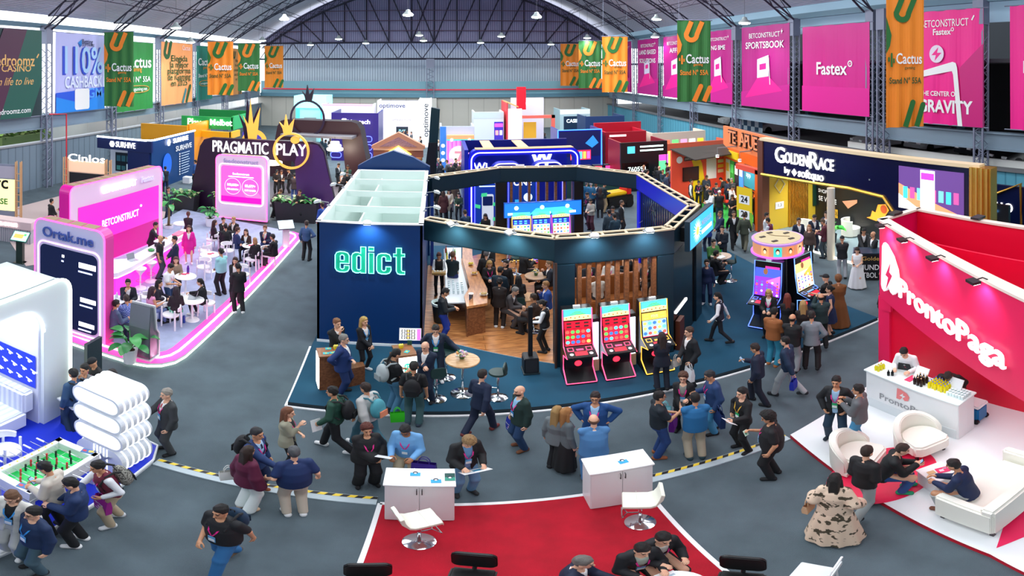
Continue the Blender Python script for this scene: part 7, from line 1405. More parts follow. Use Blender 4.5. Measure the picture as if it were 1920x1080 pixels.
bt = booth('white and red house shaped stand with a red chimney sign',7.2,46); MB().box(5.9,6.0,45,49,0,4.9,mt('e0404a',.4)).box(6.0,7.2,45,45.15,0,4.4,mt('f4f2f4',.4,0,.3)).build('side_wall',bt); MB().ext([(5.9,45,4.9),(6.9,45,4.5),(6.9,48,4.5),(5.9,48,4.9)],(0,0,.1),mt('e0b070',.5)).build('roof',bt); MB().box(7.0,7.8,46.5,46.9,4.2,6.2,mt('d8142c',.4)).build('chimney_sign',bt); MB().box(6.8,9.9,49,49.2,0,5.1,mt('dcdcf0',.4)).build('rear_wall',bt); MB().text(Fr((6.8,48.98,4.3),(1,0)),'Vibra',1.3,.3,.5,em('ffffff',3),.02,.03,.03).build('lettering',bt); MB().box(9.8,10.1,45,45.3,0,3.8,mt('f07060',.4)).box(7.2,10.1,45,45.3,3.55,3.8,mt('f07060',.4)).build('frame',bt); MB().box(7.4,8.5,45.3,45.4,1.8,3.2,mt('f2b430',.5)).build('cloth_flag',bt)
# blue W stand
bt = booth('royal blue double framed stand with a lit white W',4.5,28.5); BW = mt('12209c',.3); BL = em('4a50ff',2.5)
def frame(F,u0,u1,H,th,dp,mat,tube,nm):
    o = rrect(u0,0,u1,H,.5,6,(0,0,1,1)); i = rrect(u0+th,0,u1-th,H-th,.35,6,(0,0,1,1)); b = MB()
    pts = [(u0,0),(u0+th,0)]+[i[-1-k] for k in range(0,len(i)-2)]+[(u1-th,0),(u1,0)]+o[2:]; b.pslab(F,pts,-dp,0,mat).build(nm,bt); MB().tube([F.P(u,v,.03) for u,v in [(u1-th*.5,0)]+rrect(u0+th*.5,0,u1-th*.5,H-th*.5,.42,6,(0,0,1,1))[2:]+[(u0+th*.5,0)]],.035,em('8f8aff',3),6).build('light_tube',bt)
F = Fr((1.55,26.6,0),(1,0)); frame(F,0,5.75,3.8,.3,.6,mt('1a22c8',.3),1,'front_frame'); MB().slab(F,.3,0,5.45,3.4,-1.8,-1.7,BW).build('rear_wall',bt); b = MB().slab(F,.35,3.8,5.4,3.83,-.6,0,mt('c89a6a',.6)); 
for u in (.8,2.6): b.slab(F,u,3.8,u+.55,3.83,-3.2,-.6,mt('d8b080',.6))
b.build('timber_top',bt); MB().slab(F,-.2,0,0,3.8,-3.6,0,BW).slab(F,-.2,3.1,5.9,3.8,-3.7,-3.5,mt('121a70',.3)).build('outer_wall',bt)
MB().text(F,'W',4.05,2.95,1.25,em('ffffff',2),-1.65,.1,.03,width=1.25).text(F,'Wi',.75,2.6,.6,em('e0e4ff',1.5),-1.65,.04,.02).build('lettering',bt)
for u0,u1 in ((1.0,2.55),(3.0,4.6)): frame(Fr((1.55,25.4,0),(1,0)),u0,u1,3.35,.12,.5,BW,1,'inner_frame')
MB().box(3.75,4.15,25.2,25.3,2.9,3.25,mt('f4e8ec',.4)).build('small_sign',bt)
t = thing('poster_panel','tall blue poster panel with a phone and banknotes','poster',(2.3,24,0)); F = Fr((1.68,23.9,.05),(1,0)); W = 1.12; MB().slab(F,0,0,W,3.0,-.15,0,mt('1740b0',.3,0,.2)).build('panel',t); b = MB(); b.text(F,'Wallet',W/2,2.7,.3,em('ffffff',1.4),.01,0,.02,width=.75).rect(F,.2,2.45,W-.2,2.5,em('c8e0ff',1),.01).poly(F,rrect(.32,.55,.85,2.1,.08),mt('cfd8e4',.4,0,.4),.012).poly(F,rrect(.36,1.55,.81,2.0,.05),mt('16307a',.4),.016)
for u,v,r in ((.42,2.05,.5),(.12,1.55,-.4),(.95,1.6,.4),(.95,.9,-.3),(.35,.65,.2)): b.poly(F,[(u-.14,v-.07),(u+.12,v-.1+r*.1),(u+.14,v+.07+r*.1),(u-.12,v+.1)],mt('3fc88a',.4,0,.5),.02)
b.poly(F,[(.6,.0),(W,.0),(W,.9),(.9,.9),(.85,.55)],mt('c89a88',.5),.018); b.build('printed_front',t); MB().line(F,rrect(0,0,W,3.0,.02),.025,em('3a40ff',3),.0,True).build('light_tube',t)
t = thing('poster_panel','second blue poster panel seen behind the wooden slats','poster',(3.9,24,0)); F = Fr((3.2,23.9,.05),(1,0)); MB().slab(F,0,0,1.3,3.0,-.15,0,mt('123a98',.3,0,.2)).build('panel',t); MB().text(F,'ONE',.65,2.6,.4,em('ffffff',1.5),.01,0,.02).rect(F,.3,.6,.6,1.8,mt('2a9ad8',.4,0,.6),.01).rect(F,.75,.4,1.05,1.5,mt('3fb0e0',.4,0,.6),.01).disc(F,.9,1.9,.2,em('bfe8ff',1.2),.012).build('printed_front',t); MB().line(F,rrect(0,0,1.3,3.0,.02),.025,em('3a40ff',3),.0,True).build('light_tube',t)
# right rear rows
def a_shark(b,F,W,z):
    b.rect(F,.1,z*.45,W-.1,z-.1,mt('141a52',.4,0,.2),.01); b.poly(F,[(W*.62,z*.72),(W*.8,z*.88),(W*.93,z*.72),(W*.78,z*.62)],mt('2f8ad8',.4,0,.5),.02); b.rect(F,W*.28,z*.38,W*.75,z*.58,em('e82a4a',.9),.015)
    for i in range(5): b.rect(F,W*.3+i*W*.09,z*.4,W*.37+i*W*.09,z*.55,em(('f0b050','e060c0','58c8f0')[i % 3],1),.02)
    b.line(F,[(0,0),(0,z),(W,z),(W,0)],.05,em('2f6aff',3),.02)
box_stand('blue framed stand with a shark picture and red screens',8.4,11.6,36.5,3.5,2.5,mt('182a8a',.3),a_shark)
for i in range(4): MB().box(8.6+i*.75,9.2+i*.75,33.4,33.9,0,1.45,BLACK).box(8.65+i*.75,9.15+i*.75,33.38,33.4,.85,1.4,em(('e83a5a','d84af0','f0405a','e83a8a')[i],1.2)).build('game_terminal',label='game terminal with a %s screen in the far row before the shark picture' % ('red','violet','coral','rose')[i],cat='game terminal')
def a_green(b,F,W,z): pass
MB().box(7.6,11.0,30.8,30.95,0,1.2,mt('1c4a48',.5)).build('low_partition',label='low dark green partition behind the navy octagon',cat='partition')
def a_cas(b,F,W,z): b.rect(F,0,z-.5,W,z,mt('e8f2f4',.4),.01); b.rect(F,.4,.8,W-.4,z-.7,mt('17304a',.4),.01); b.text(F,'CASINO',W/2,z-1.2,.5,em('e0f4ff',1.2),.02,0,.02)
box_stand('white framed shell stand with a dark blue fascia at the right rear',12.4,15.6,53,3.6,3,mt('a8c4cc',.5),a_cas); box_stand('dark blue shell stand with light strips at the right rear',13.4,17.2,47,3.4,3,mt('1c3a6a',.4),None)
MB().box(11.9,16.5,43,43.1,2.5,2.7,mt('cfe0e4',.4)).box(11.9,12.0,40,43,2.5,2.7,mt('cfe0e4',.4)).box(11.9,12.0,40,40.1,0,2.7,mt('cfe0e4',.4)).build('shell_stand',label='thin white shell frame between the blue and crimson stands',cat='frame')
def a_red(b,F,W,z): b.text(F,'Su mejor',W*.4,z-1.0,.35,em('f0c040',1),.02,0,.02,width=1.3); b.text(F,'Casino Deportivo',W*.45,z-1.5,.35,em('f0c040',1),.02,0,.02,width=2.0); b.rect(F,.3,z-.35,1.6,z-.2,em('f4c8c8',1),.02)
t,F = box_stand('crimson shell stand with yellow lettering',12.0,15.2,36.8,3.2,3,mt('a01428',.4),a_red,mt('c01830',.4)); MB().box(12.0,15.9,39.6,39.8,2.3,3.6,mt('b8142c',.4)).build('rear_fascia',t)
def a_num(b,F,W,z): b.text(F,'760593',1.1,z-1.75,.42,em('e8fff8',1.2),.02,0,.01,width=1.2); b.rect(F,.45,z-.7,.95,z-.25,em('4ac8e8',1),.02); b.rect(F,1.3,z-.35,2.9,z-.25,em('d8fff4',2),.02); b.rect(F,1.3,z-.6,2.9,z-.5,em('d8fff4',2),.02); b.rect(F,.1,.6,1.9,z-1.3,mt('06080b',.2),.01); b.rect(F,2.6,.7,3.1,2.3,em('5ae88a',1),.02); b.rect(F,2.6,1.9,3.1,2.3,em('e84ab8',1),.025); b.rect(F,3.15,.7,3.25,2.3,em('b84af0',2),.02)
box_stand('black teal stand with a lit number and a green screen',11.2,14.4,31.3,3.2,2.5,mt('0a2026',.3),a_num,mt('8a1424',.4)); 
def a_mach(b,F,W,z):
    for i in range(6): b.rect(F,.2+i*.75,.8,.75+i*.75,2.2,em(('f0d060','e86a4a','6ad87a','f09ad0','f4f4f4','f0c83a')[i],.8),.02)
box_stand('colourful poster stand behind the crimson one at the right wall',16.2,20.9,38,2.8,2,mt('e8dcc8',.5),a_mach); box_stand('yellow and white poster stand along the right wall',15.0,20.0,33.0,2.7,1.5,mt('e06a4a',.5),a_mach)
# orange stand
bt = OST = booth('orange corner stand with yellow stripes and black outlined lettering',14.5,25); OR = mt('ff6a1c',.45); OR2 = mt('f0523a',.45); YE = mt('f4cf1c',.45)
F = Fr((12.6,26.8,0),(1,.08)); MB().slab(F,0,0,3.7,3.3,-.15,0,OR2).build('back_wall',bt); b = MB().poly(F,[(1.2,0),(2.2,0),(2.2,1.2),(2.0,2.4),(1.5,3.3),(1.1,3.3),(1.5,2.0)],YE,.01).slab(F,.7,1.45,1.75,2.25,0,.08,BLACK).rect(F,.75,1.5,1.7,2.2,mt('2a1d1c',.3),.085).disc(F,.5,2.72,.2,WHITE,.012).rect(F,.8,2.62,2.0,2.85,mt('15171b',.4),.012).text(F,'ZONA DE AUTOSERVICIO',1.4,2.73,.16,WHITE,.016,width=1.1).rect(F,2.3,1.4,3.0,2.75,WHITE,.012)
for i in range(3): b.rect(F,3.1,1.7+i*.3,3.55,1.9+i*.3,mt(('e8e0a0','f0c83a','d8f0a0')[i],.4),.014)
b.build('printed_back',bt); MB().ext([F.P(-.1,3.35,0),F.P(3.7,3.35,0),F.P(3.9,3.0,1.3),F.P(.7,2.85,1.3)],(0,0,.06),mt('3a342f',.6)).build('awning',bt)
F = Fr((16.1,27.1,0),(-.13,-1)); MB().slab(F,0,0,6.6,3.3,-.15,0,OR).slab(F,0,3.3,6.6,4.5,-.15,.0,mt('ff8a52',.45)).build('side_wall',bt)
b = MB().slab(F,.0,2.75,2.2,3.15,0,.08,YE).slab(F,3.0,1.45,4.7,2.7,0,.09,BLACK).rect(F,3.05,1.5,4.65,2.65,mt('1f6a7a',.3,0,.5),.1).text(F,'app',3.6,2.2,.4,WHITE,.105)
for i,c in enumerate(('d8e8d0','28a83a','2a2a30','3f8ae0')): b.slab(F,.5+i*.6,1.3,1.0+i*.6,2.6,0,.05,mt(c,.4)); b.rect(F,.55+i*.6,1.9,.95+i*.6,2.4,mt(('f0c83a','5ae86a','f0f0f0','e8f4ff')[i],.4),.055)
b.build('posters',bt); 
for m,w_,bo,nm in ((mt('1a1210',.4),.02,.06,'lettering_outline'),(mt('ff9a6a',.4),.05,.005,'lettering')):
    b = MB()
    for q,ch in enumerate('TE APUESTO'): b.text(F,ch,1.2+q*.53,3.95,1.0,m,w_,.06,bo) if ch != ' ' else 0
    b.build(nm,bt)
MB().box(12.4,15.6,22.0,26.7,0,.03,mt('1f9a3a',.9,bump=('noise',60,.6))).build('artificial_turf',label='bright green turf floor of the orange stand',cat='turf')
t = thing('roll_banner','green and yellow roll banner with big numbers beside the orange arch','roll banner',(14.6,20.9,0)); F = Fr((13.65,21.7,.05),(.3,-1)); MB().slab(F,0,0,.95,2.1,-.03,0,mt('8ac83a',.5)).build('banner_sheet',t); b = MB().rect(F,0,.9,.95,2.1,YE,.01)
for v,tx in ((1.5,'24'),(.75,'20'),(.2,'12')): b.rect(F,.15,v-.22,.8,v+.22,WHITE,.014); b.text(F,tx,.48,v,.42,BLACK,.018,0,.03)
b.build('printed_numbers',t); MB().slab(F,0,-.05,.95,0,-.15,.15,GREY).build('foot',t)
MB().box(14.15,14.4,20.3,20.9,0,3.05,OR).box(14.15,14.4,20.3,22.6,2.85,3.1,OR2).build('orange_arch',label='orange arch post ending the orange stand',cat='arch')
for px,py,c,l in ((1380,385,'f4a01c','orange shell chair on the turf'),(1390,372,'f4c81c','yellow shell chair on the turf'),(1362,378,'e0382a','red shell chair on the turf')):
    p = at(px,py,.45); t = thing('shell_chair',l,'chair',(p.x,p.y,.03),'bright plastic chairs on the turf'); ORG[t.name] = Vector(); t.rotation_euler.z = px; MB().box(-.22,.22,-.2,.22,.4,.46,mt(c,.4)).build('seat',t,bevel=.02); MB().obox((0,-.24,.66),(.42,.04,.42),RX(.15),mt(c,.4)).build('backrest',t,bevel=.015)
    for sx in (-.18,.18):
        for sy in (-.17,.18): MB().tube([(sx*1.15,sy*1.15,0),(sx,sy,.42)],.014,BLACK,5).build('leg',t)
# ================================================================== navy and gold stand on the right
bt = GST = booth('navy fronted stand with gold frames and white lettering',16,15); GB = mt('d9a441',.25,.75); GW = mt('f0d9b0',.4); NV = mt('0f1238',.25)
F = Fr((14.15,20.3,0),(.09,-1)); W = 10.9
pts = [(0,2.95),(5.3,3.15),(7.0,3.05),(7.5,2.5),(W,2.55),(W,4.6),(0,4.55)]
MB().pslab(F,pts,-.25,0,NV).build('fascia',bt); MB().slab(F,-.1,4.55,W+.1,4.68,-.35,.06,GW).build('gold_top',bt); MB().line(F,pts[:5],.07,GB,.03).build('gold_edge',bt)
MB().text(F,'G',1.3,4.0,1.0,em('ffffff',1.1),.02,.05,.012).text(F,'OLDEN',2.35,3.94,.68,em('ffffff',1.1),.02,.05,.012,width=1.42).text(F,'R',3.37,4.0,1.0,em('ffffff',1.1),.02,.05,.012).text(F,'ACE',4.1,3.94,.68,em('ffffff',1.1),.02,.05,.012,width=.85).text(F,'by',1.75,3.38,.4,em('ffffff',1.1),.02,.04,.005).disc(F,2.2,3.36,.18,em('ffffff',1.1),.03,4).text(F,'softquo',3.2,3.38,.52,em('ffffff',1.1),.02,.04,.012,width=1.5).build('lettering',bt)
b = MB().rect(F,7.7,2.75,10.4,4.35,em('5a3a7a',.8),.02).poly(F,[(7.7,2.75),(10.4,2.75),(9.3,3.1),(7.7,3.7)],em('e08a60',1),.024).poly(F,[(7.7,2.75),(8.7,2.75),(7.7,3.3)],em('f4ece4',1.2),.026)
for i in range(8): u = 7.9+i*.3; b.rect(F,u,3.15+.03*(i % 2),u+.2,3.6,em(('3fc8d8','c84a8a','6ae0c8')[i % 3],1),.028)
b.rect(F,8.65,2.8,9.25,4.3,em('e8ecfa',1.2),.035).rect(F,8.68,3.95,9.22,4.2,em('a83ac8',1),.04); b.build('led_screen',bt)
MB().box(14.1,14.5,20.2,20.6,0,4.55,mt('6a3a24',.4)).build('corner_post',bt)
MB().obox((15.25,9.3,2.3),(.5,.8,4.6),RZ(.1),GB).build('gold_pillar',bt)
for i in range(4): MB().obox((14.98,9.0+i*.2,2.3),(.06,.07,4.6),RZ(.1),mt('f0c060',.25,.7)).build('gold_fin',bt)
MB().tube([(14.25,15.67,0),(14.25,15.67,3.1)],.16,mt('efe3cc',.3,.2),20).build('white_column',bt,smooth=.6)
MB().box(17.4,17.55,9.5,20.3,0,2.7,mt('17181a',.3)).build('rear_wall',bt); MB().box(14.5,17.5,20.3,20.45,0,3.2,mt('e8c33a',.35,.2)).build('end_wall',bt); F4 = Fr((14.6,20.28,0),(1,0)); b = MB()
for i in range(12): b.slab(F4,1.1+i*.1,0,1.15+i*.1,3.2,0,.1,GB)
b.build('gold_fluting',bt); b = MB().line(F4,[(.55,1.9),(.85,2.3),(.55,2.7),(.25,2.3)],.03,mt('d8cfa8',.4),.02,True).rect(F4,.3,1.1,.8,1.45,WHITE,.012).text(F4,'1.3',.55,1.27,.22,BLACK,.016).slab(F4,2.6,.9,4.2,3.0,0,.06,mt('16382a',.4)).rect(F4,2.8,1.9,3.1,2.8,mt('b8c0d8',.4),.07).rect(F4,3.3,1.6,3.8,2.6,mt('4a5a9a',.4,0,.3),.075); b.build('printed_end',bt)
F5 = Fr((17.38,20.2,0),(0,-1)); b = MB().text(F5,'SHOP',.5,1.75,.26,WHITE,.02,0,.01).text(F5,'SE VIENE',.85,1.35,.34,WHITE,.02,0,.015).rect(F5,.8,.55,1.6,1.0,mt('c89a2a',.4),.02).text(F5,'EL GOL',1.2,.78,.26,BLACK,.025).poly(F5,[(1.9,1.5),(2.9,1.75),(2.9,1.6),(2.3,1.2)],mt('c88a6a',.5),.02).poly(F5,[(3.5,1.0),(3.75,1.1),(3.85,1.4),(4.05,1.35),(4.2,1.75),(4.65,1.85),(4.85,1.6),(4.6,1.25),(4.1,.95)],em('f0922a',.8),.02).disc(F5,4.55,1.6,.2,mt('e0602a',.4),.025); b.build('printed_rear',bt)
MB().tube([(17.3,20,2.4),(17.3,10,2.4)],.05,em('6ab8ff',4),6).build('light_tube',bt)
struct(MB().prism([(14.0,20.4),(14.9,9.0),(19,8.5),(19,20.4)],0,.05,mt('7d949c',.8)),'floor')
MB().tube([(14.05,20,.06),(14.85,9.3,.06)],.05,em('fff4e0',3),6).build('floor_light_line',label='white light line along the floor edge of the navy and gold stand',cat='light strip')
t = thing('display_wall','blue wall with a white lettered name in a slanted gold frame at the right border','display wall',(18.5,8,0)); F = Fr((18.5,12.6,0),(0,-1)); MB().slab(F,0,0,3.3,3.2,-.15,0,mt('0a1640',.3)).build('panel',t); MB().text(F,'softquo',1.5,2.35,.85,em('ffffff',1.0),.02,.03,.0,width=2.4).build('lettering',t); MB().line(F,[(.6,2.2),(3.05,3.35),(3.1,0)],.08,GB,.03).build('gold_frame',t); MB().line(F,[(.4,1.15),(3.0,1.05)],.05,em('3a8aff',5),.03).build('light_tube',t)
def white_sofa(px,py,rz,label): 
    p = at(px,py,.4); t = thing('armchair',label,'armchair',(p.x,p.y,.05),'white tub seats of the navy and gold stand'); ORG[t.name] = Vector(); t.rotation_euler.z = rz; MB().lathe([(.4,.05),(.42,.4),(.3,.43)],(0,0,0),CRM,20).build('seat',t,smooth=.7); b = MB(); vs = []
    for i in range(13): a = PI+PI*i/12; vs += [(.46*math.cos(a),.46*math.sin(a),.05),(.47*math.cos(a),.47*math.sin(a),.8),(.38*math.cos(a),.38*math.sin(a),.8),(.38*math.cos(a),.38*math.sin(a),.05)]
    b.add(vs,[(i*4+k,i*4+(k+1) % 4,i*4+4+(k+1) % 4,i*4+4+k) for i in range(12) for k in range(4)]+[(0,1,2,3),(51,50,49,48)],CRM).build('backrest',t,smooth=.8)
white_sofa(1505,432,1.5,'white tub seat left of the group of suited men'); white_sofa(1545,445,2.2,'white tub seat below the black wall beside the column'); white_sofa(1596,428,-2.2,'white tub seat beside the green plant of the gold stand')
p = at(1562,456,0); plant((p.x,p.y,.05),'bright green bush in a dark pot by the white column',14,'22262b',.18,.4,('3fae3a','58c84a','2f9a34'),seed=12)
t = thing('counter','black counter with white lettering beside the crimson booth','counter',(14.1,12.95,.05)); ORG[t.name] = Vector(); t.rotation_euler.z = 2.335; MB().box(-.9,.9,-.3,.3,0,1.05,mt('121316',.35)).build('body',t); F = Fr((.9,.31,0),(-1,0)); MB().text(F,'MUNDIAL DE',.9,.5,.3,WHITE,.01,0,.01,width=1.4).text(F,'FUTBOL VIRTUAL',.9,.18,.3,WHITE,.01,0,.01,width=1.65).text(F,'GoldenRace',.9,.86,.22,mt('d8b060',.4),.01,width=1.2).build('lettering',t); MB().box(-.92,.92,-.34,.34,1.05,1.09,mt('2a3a4a',.3)).build('countertop',t)
for i,c in enumerate(('e8e8e8','d8d8e0','f0f0f0')): MB().lathe([(.04,0),(.04,.2),(.02,.26)],(14.35+i*.1,12.6-i*.1,1.14),mt(c,.3),10).build('drink_bottle',smooth=.6,label='white bottle on the black lettered counter',cat='bottle',group='white bottles on the black counter')

def downlight(x,y,z,e,label,col=(1,.95,.85),host=None):
    t = thing('downlight',label,'lamp',(x,y,z)); ORG[t.name] = Vector(); MB().lathe([(.1,0),(.1,.12),(.03,.14)],(0,0,0),WHITE,14).build('housing',t,smooth=.6); MB().lathe([(.085,.005),(.085,-.01)],(0,0,0),em('fff6e8',12),14).build('lens',t); MB().tube([(0,0,.1),(0,0,.5)],.012,GREY,4).build('drop_rod',t)
    l = bpy.data.lights.new('down_light','SPOT'); l.energy = e; l.spot_size = 2.4; l.spot_blend = .7; l.shadow_soft_size = .1; l.color = col; o = bpy.data.objects.new('down_light',l); COL.objects.link(o); o.parent = t; o.location = (0,0,-.03)
for x,y,l in ((14.45,19.0,'near the yellow wall'),(14.55,17.2,'left of the white column'),(14.85,14.0,'right of the white column')):
    MB().box(x-.15,x+2.4,y-.03,y+.03,3.6,3.66,GREY).build('light_boom',bt if 0 else GST); downlight(x+1.6,y,3.12,260,'added white fill downlight inside the navy and gold stand, '+l)  # booms and downlights added to brighten the inside of this stand
for x,y,l in ((14.6,25.2,'before the red and yellow wall'),(14.9,23.4,'before the black outlined lettering')):
    MB().box(x,16.1,y-.02,y+.02,3.5,3.55,GREY).build('light_boom',OST); downlight(x,y,3.02,200,'bright downlight of the orange stand, '+l)
# ================================================================== people, nearest first
Pn = person
# -- by the table football
I = Pn(22,922,1.7,150,'phone1','person in a long pale grey cardigan with a blue lanyard holding a yellow phone','open','cfcfca','wide','b9bbb8','bob','a','l',under='k',lan='b',s=1.0,base=.1,shoe='w'); handset(I['hand'](1),'yellow phone held by the person in the pale grey cardigan','e8c030',I['rz'])
I = Pn(85,868,1.7,62,'phone','person in a beige sweatshirt playing on a handset beside the table football','sweater','c3bdb2','trousers','k','short','k','m',base=.1,over={'lean': .12}); handset(I['hand'](1),'black game handset held by the person in the beige sweatshirt','15161a',I['rz'])
I = Pn(133,898,1.72,80,'phone','person in a navy hooded sweatshirt and glasses looking at a phone','hoodie','16305c','trousers','k','short','k','l',glasses=True,shoe='w'); handset(I['hand'](1),'pale blue phone held by the person in the navy hooded sweatshirt','9fc4e0',I['rz'])
I = Pn(183,866,1.72,112,'reach','person in a maroon varsity jacket with white sleeves reaching over the table football','vest','6a1c34','trousers','t','short','k','m',under='dfe4ea',lan='m',shoe='s',fat=.2,over={'L': (.2,.2,1.0),'R': (.05,.52,1.05)}); backpack(I,'patterned black and white backpack on the person in the maroon varsity jacket','dots'); tote(at(193,925,.95),'magenta paper bag hanging from the arm of the varsity jacket wearer','a01f8a',-.4,mark='sprint')
I = Pn(62,953,1.7,125,'stand','person in a navy knit and glasses with a black shoulder bag at the lower left','sweater','142c52','trousers','3f5a68','short','k','l',glasses=True,fat=.15,lan='b'); tote(I['W']((.3,-.05,.98)),'black shoulder bag at the hip of the person in the navy knit','17191d',1.0,.28,.24,None,.1)
I = Pn(413,950,1.72,140,'walk2','heavy set person in a black polo and jeans walking with a dark blue backpack','polo','17191e','trousers','q','short','k','m',fat=.55,lan='m',shoe='6a5a4a',over={'R': (.12,.26,.95)}); backpack(I,'dark blue backpack on the walker in the black polo','1d3a55')
I = Pn(466,838,1.66,-50,'stand','long haired person in a plum blouse and wide white trousers holding a white handbag','poncho','5a1638','wide','dfe8e6','long','b','m','f',shoe='d8b89a',fat=.1); tote(I['W']((-.38,-.05,.98)),'white handbag carried by the person in the plum blouse','e6e8e4',.6,.26,.2,None,.1,'handbag')
I = Pn(551,839,1.74,14,'stand','heavy grey haired person in a navy polo and beige trousers seen from behind','polo','122c5c','trousers','cbbfae','short','55585c','l',fat=.75,shoe='w',over={'L': (.36,.1,.95),'R': (.36,.05,.9)})
I = Pn(482,804,1.73,-125,'point','person in a blue suit with a pink lanyard pointing towards the big navy polo','suit','1b3668','trousers','1b2f58','short','26262a','m',lan='m',tie='n',shoe='9a5a3a',under='9fc0e0'); backpack(I,'black backpack on the pointing person in the blue suit','17191c')
I = Pn(541,765,1.68,-105,'chin','long haired person with a khaki jacket over the shoulders and a striped top','open','9a9a86','slim','16181c','long','7a4a30','l','f',lan='m',under='23252a',over={'R': (.0,.22,1.3),'L': (.0,.22,1.08)})
I = Pn(623,726,1.73,68,'walk','walker in a dark green sweatshirt with a black backpack beside the teal platform','sweater','1f4a3c','trousers','14161b','short','k','m',lan='m',shoe='w'); backpack(I,'black backpack on the walker in the green sweatshirt','121418'); sheet(I['hand'](0),'white booklet carried by the walker in the green sweatshirt',.8,1.3,.2,.28)
I = Pn(685,719,1.72,48,'walk2','walker in a pale grey padded jacket with a teal backpack','puffer','b9bab8','trousers','3f6f80','short','b','m',shoe='w'); backpack(I,'teal backpack with orange straps on the walker in the padded jacket','4a9aa8','e8906a','2a6a78'); tote(I['hand'](0,.1),'narrow magenta bag carried by the walker in the padded jacket','b0207a',.7,.2,.3)
I = Pn(742,656,1.7,-55,'phone','pony tailed person in a black t-shirt and blue jeans with a pale grey backpack','tee','15171b','trousers','3f7090','pony','k','m',lan='m',base=.12,shoe='d'); backpack(I,'pale grey backpack on the pony tailed person','a9b4b6','8f9a9c','9aa6a8'); handset(I['hand'](1),'phone held by the pony tailed person','30343a',I['rz'])
I = Pn(776,679,1.72,-8,'stand','person in a black t-shirt with a black backpack and a jacket over the arm','tee','14161a','trousers','3a5c60','short','1a1614','m',lan='m',shoe='2a3a4a'); backpack(I,'black backpack on the person with the bright green bag','121519'); tote(at(745,765,.75),'bright green shiny gift bag at the edge of the teal platform','35c81e',.2,.26,.26)
I = Pn(688,797,1.64,-165,'cross','curly red haired person in a black poncho and wide black trousers','poncho','15161a','wide','14151a','curly','5a2418','m','f',lan='m',badge='g',fat=.5,over={'L': (.2,.12,.95),'R': (-.05,.26,1.02)})
I = Pn(760,797,1.7,165,'read','person in a light blue shirt reading a leaflet behind the left white counter','shirt','6fa8dc','trousers','c8b89a','short','1c1a1a','d',glasses=True,lan='m',fat=.2); sheet(I['hand'](1)+Vector((-.1,-.02,.05)),'white leaflet read by the person in the light blue shirt',I['rz'],.5,.24,.18); tote(I['W']((-.3,.2,.98)),'purple and navy shopping bag carried by the person in the light blue shirt','3a1f8a',I['rz']+PI,.36,.4,'LATAM',.12)
I = Pn(879,818,1.72,-158,'read','blond person with sunglasses on the head studying a map by the left counter','open','15171a','trousers','jl','curly','9a7a50','l',under='6a9ac8',lan='m',shoe='2a2a2c',fat=.1,over={'nod': .7,'lean': .15}); sheet(I['W']((0,.42,1.0)),'large white map held by the blond person',I['rz'],.55,.42,.3,'f0f3f4','3a8ab0','map')
I = Pn(905,694,1.78,-40,'walk','person in a dark navy suit striding along the edge of the teal platform','suit','13223f','trousers','14203a','short','2a201c','l',shoe='6a2a2a')
I = Pn(974,724,1.76,118,'stand','bald bearded person in a dark green blazer carrying a blue bag','suit','18332f','trousers','1f3f66','bald','b','l',lan='m',under='8fc0e4',beard=True,shoe='7a4a30',fat=.25,badge='b'); tote(I['hand'](1,.06),'royal blue bag carried by the bald person in the green blazer','2436b0',I['rz'],.3,.34,'bet')
I = Pn(1063,766,1.64,-62,'stand','blond long haired person in a grey blazer and long black skirt','suit','5c666a','longskirt','17181b','long','b07a44','l','f',over={'L': (.22,.1,.86)},under='k',lan='m'); tote(I['hand'](0,.06),'small hot pink bag carried by the person in the long skirt','e01f8a',I['rz'],.2,.2,'bet',.06)
I = Pn(1045,763,1.62,-30,'stand','blond person mostly hidden behind the grey blazer','suit','6a7478','trousers','k','long','a8844e','l','f')
I = Pn(1116,737,1.82,172,'hip','tall person in a royal blue blazer with hands on hips and a pink lanyard','suit','174a86','trousers','1a2440','short','2a1c18','m',glasses=True,under='9fc8ea',lan='m',fat=.3,badge='g',over={'L': (.24,-.02,1.0),'R': (.24,-.02,1.0),'eL': 1})
I = Pn(1113,778,1.7,8,'cross','bald person in a light blue suit seen from behind at the right counter','suit','4a80b4','trousers','4a80b4','fringe','a','l',fat=.45)
I = Pn(1237,735,1.68,-72,'phone','person in a black polo and blue jeans talking with raised hands','polo','15202a','trousers','1f3f78','short','k','m',glasses=True,lan='m',fat=.2,shoe='9a5a38',over={'R': (.12,.34,1.22),'nod': 0})
I = Pn(1303,738,1.68,14,'front','person in a denim blue jacket and beige trousers seen from behind','jacket','1f6aa0','trousers','b3a894','short','k','m',fat=.3,shoe='1d3a44'); tote(at(1262,775,.85),'purple and magenta patterned bag between the two talking people','7a1f9a',.9,.28,.32)
I = Pn(1281,700,1.62,172,'front','curly short haired person in glasses and an open black coat over a patterned blouse','open','15161a','trousers','k','curly','5a3a28','l','f',under='8a8a84',glasses=True,lan='m',over={'L': (.12,.25,1.15)}); tote(I['W']((.34,.1,.92)),'pale turquoise bag of the curly haired person','8ad0d8',I['rz'],.22,.32)
I = Pn(1331,696,1.72,108,'phone1','person in a blue jacket and glasses with a large navy bag on the arm','jacket','22406e','trousers','4a9ac8','short','2a2a2e','m',glasses=True,lan='m',shoe='17181c',fat=.1); tote(I['W']((-.36,.0,1.02)),'large navy shopping bag of the person in the blue jacket','16306a',I['rz'],.4,.4)
I = Pn(1391,728,1.66,128,'hip','dark haired person in black with yellow ribbons and an open notebook','sweater','121317','trousers','131418','pony','k','l','f',lan='y',badge='g',over={'R': (.2,.08,1.0),'L': (.18,.34,1.12)},s=.99); sheet(I['hand'](0),'open white notebook held by the person with yellow ribbons',I['rz'],.7,.24,.2,name='notebook')
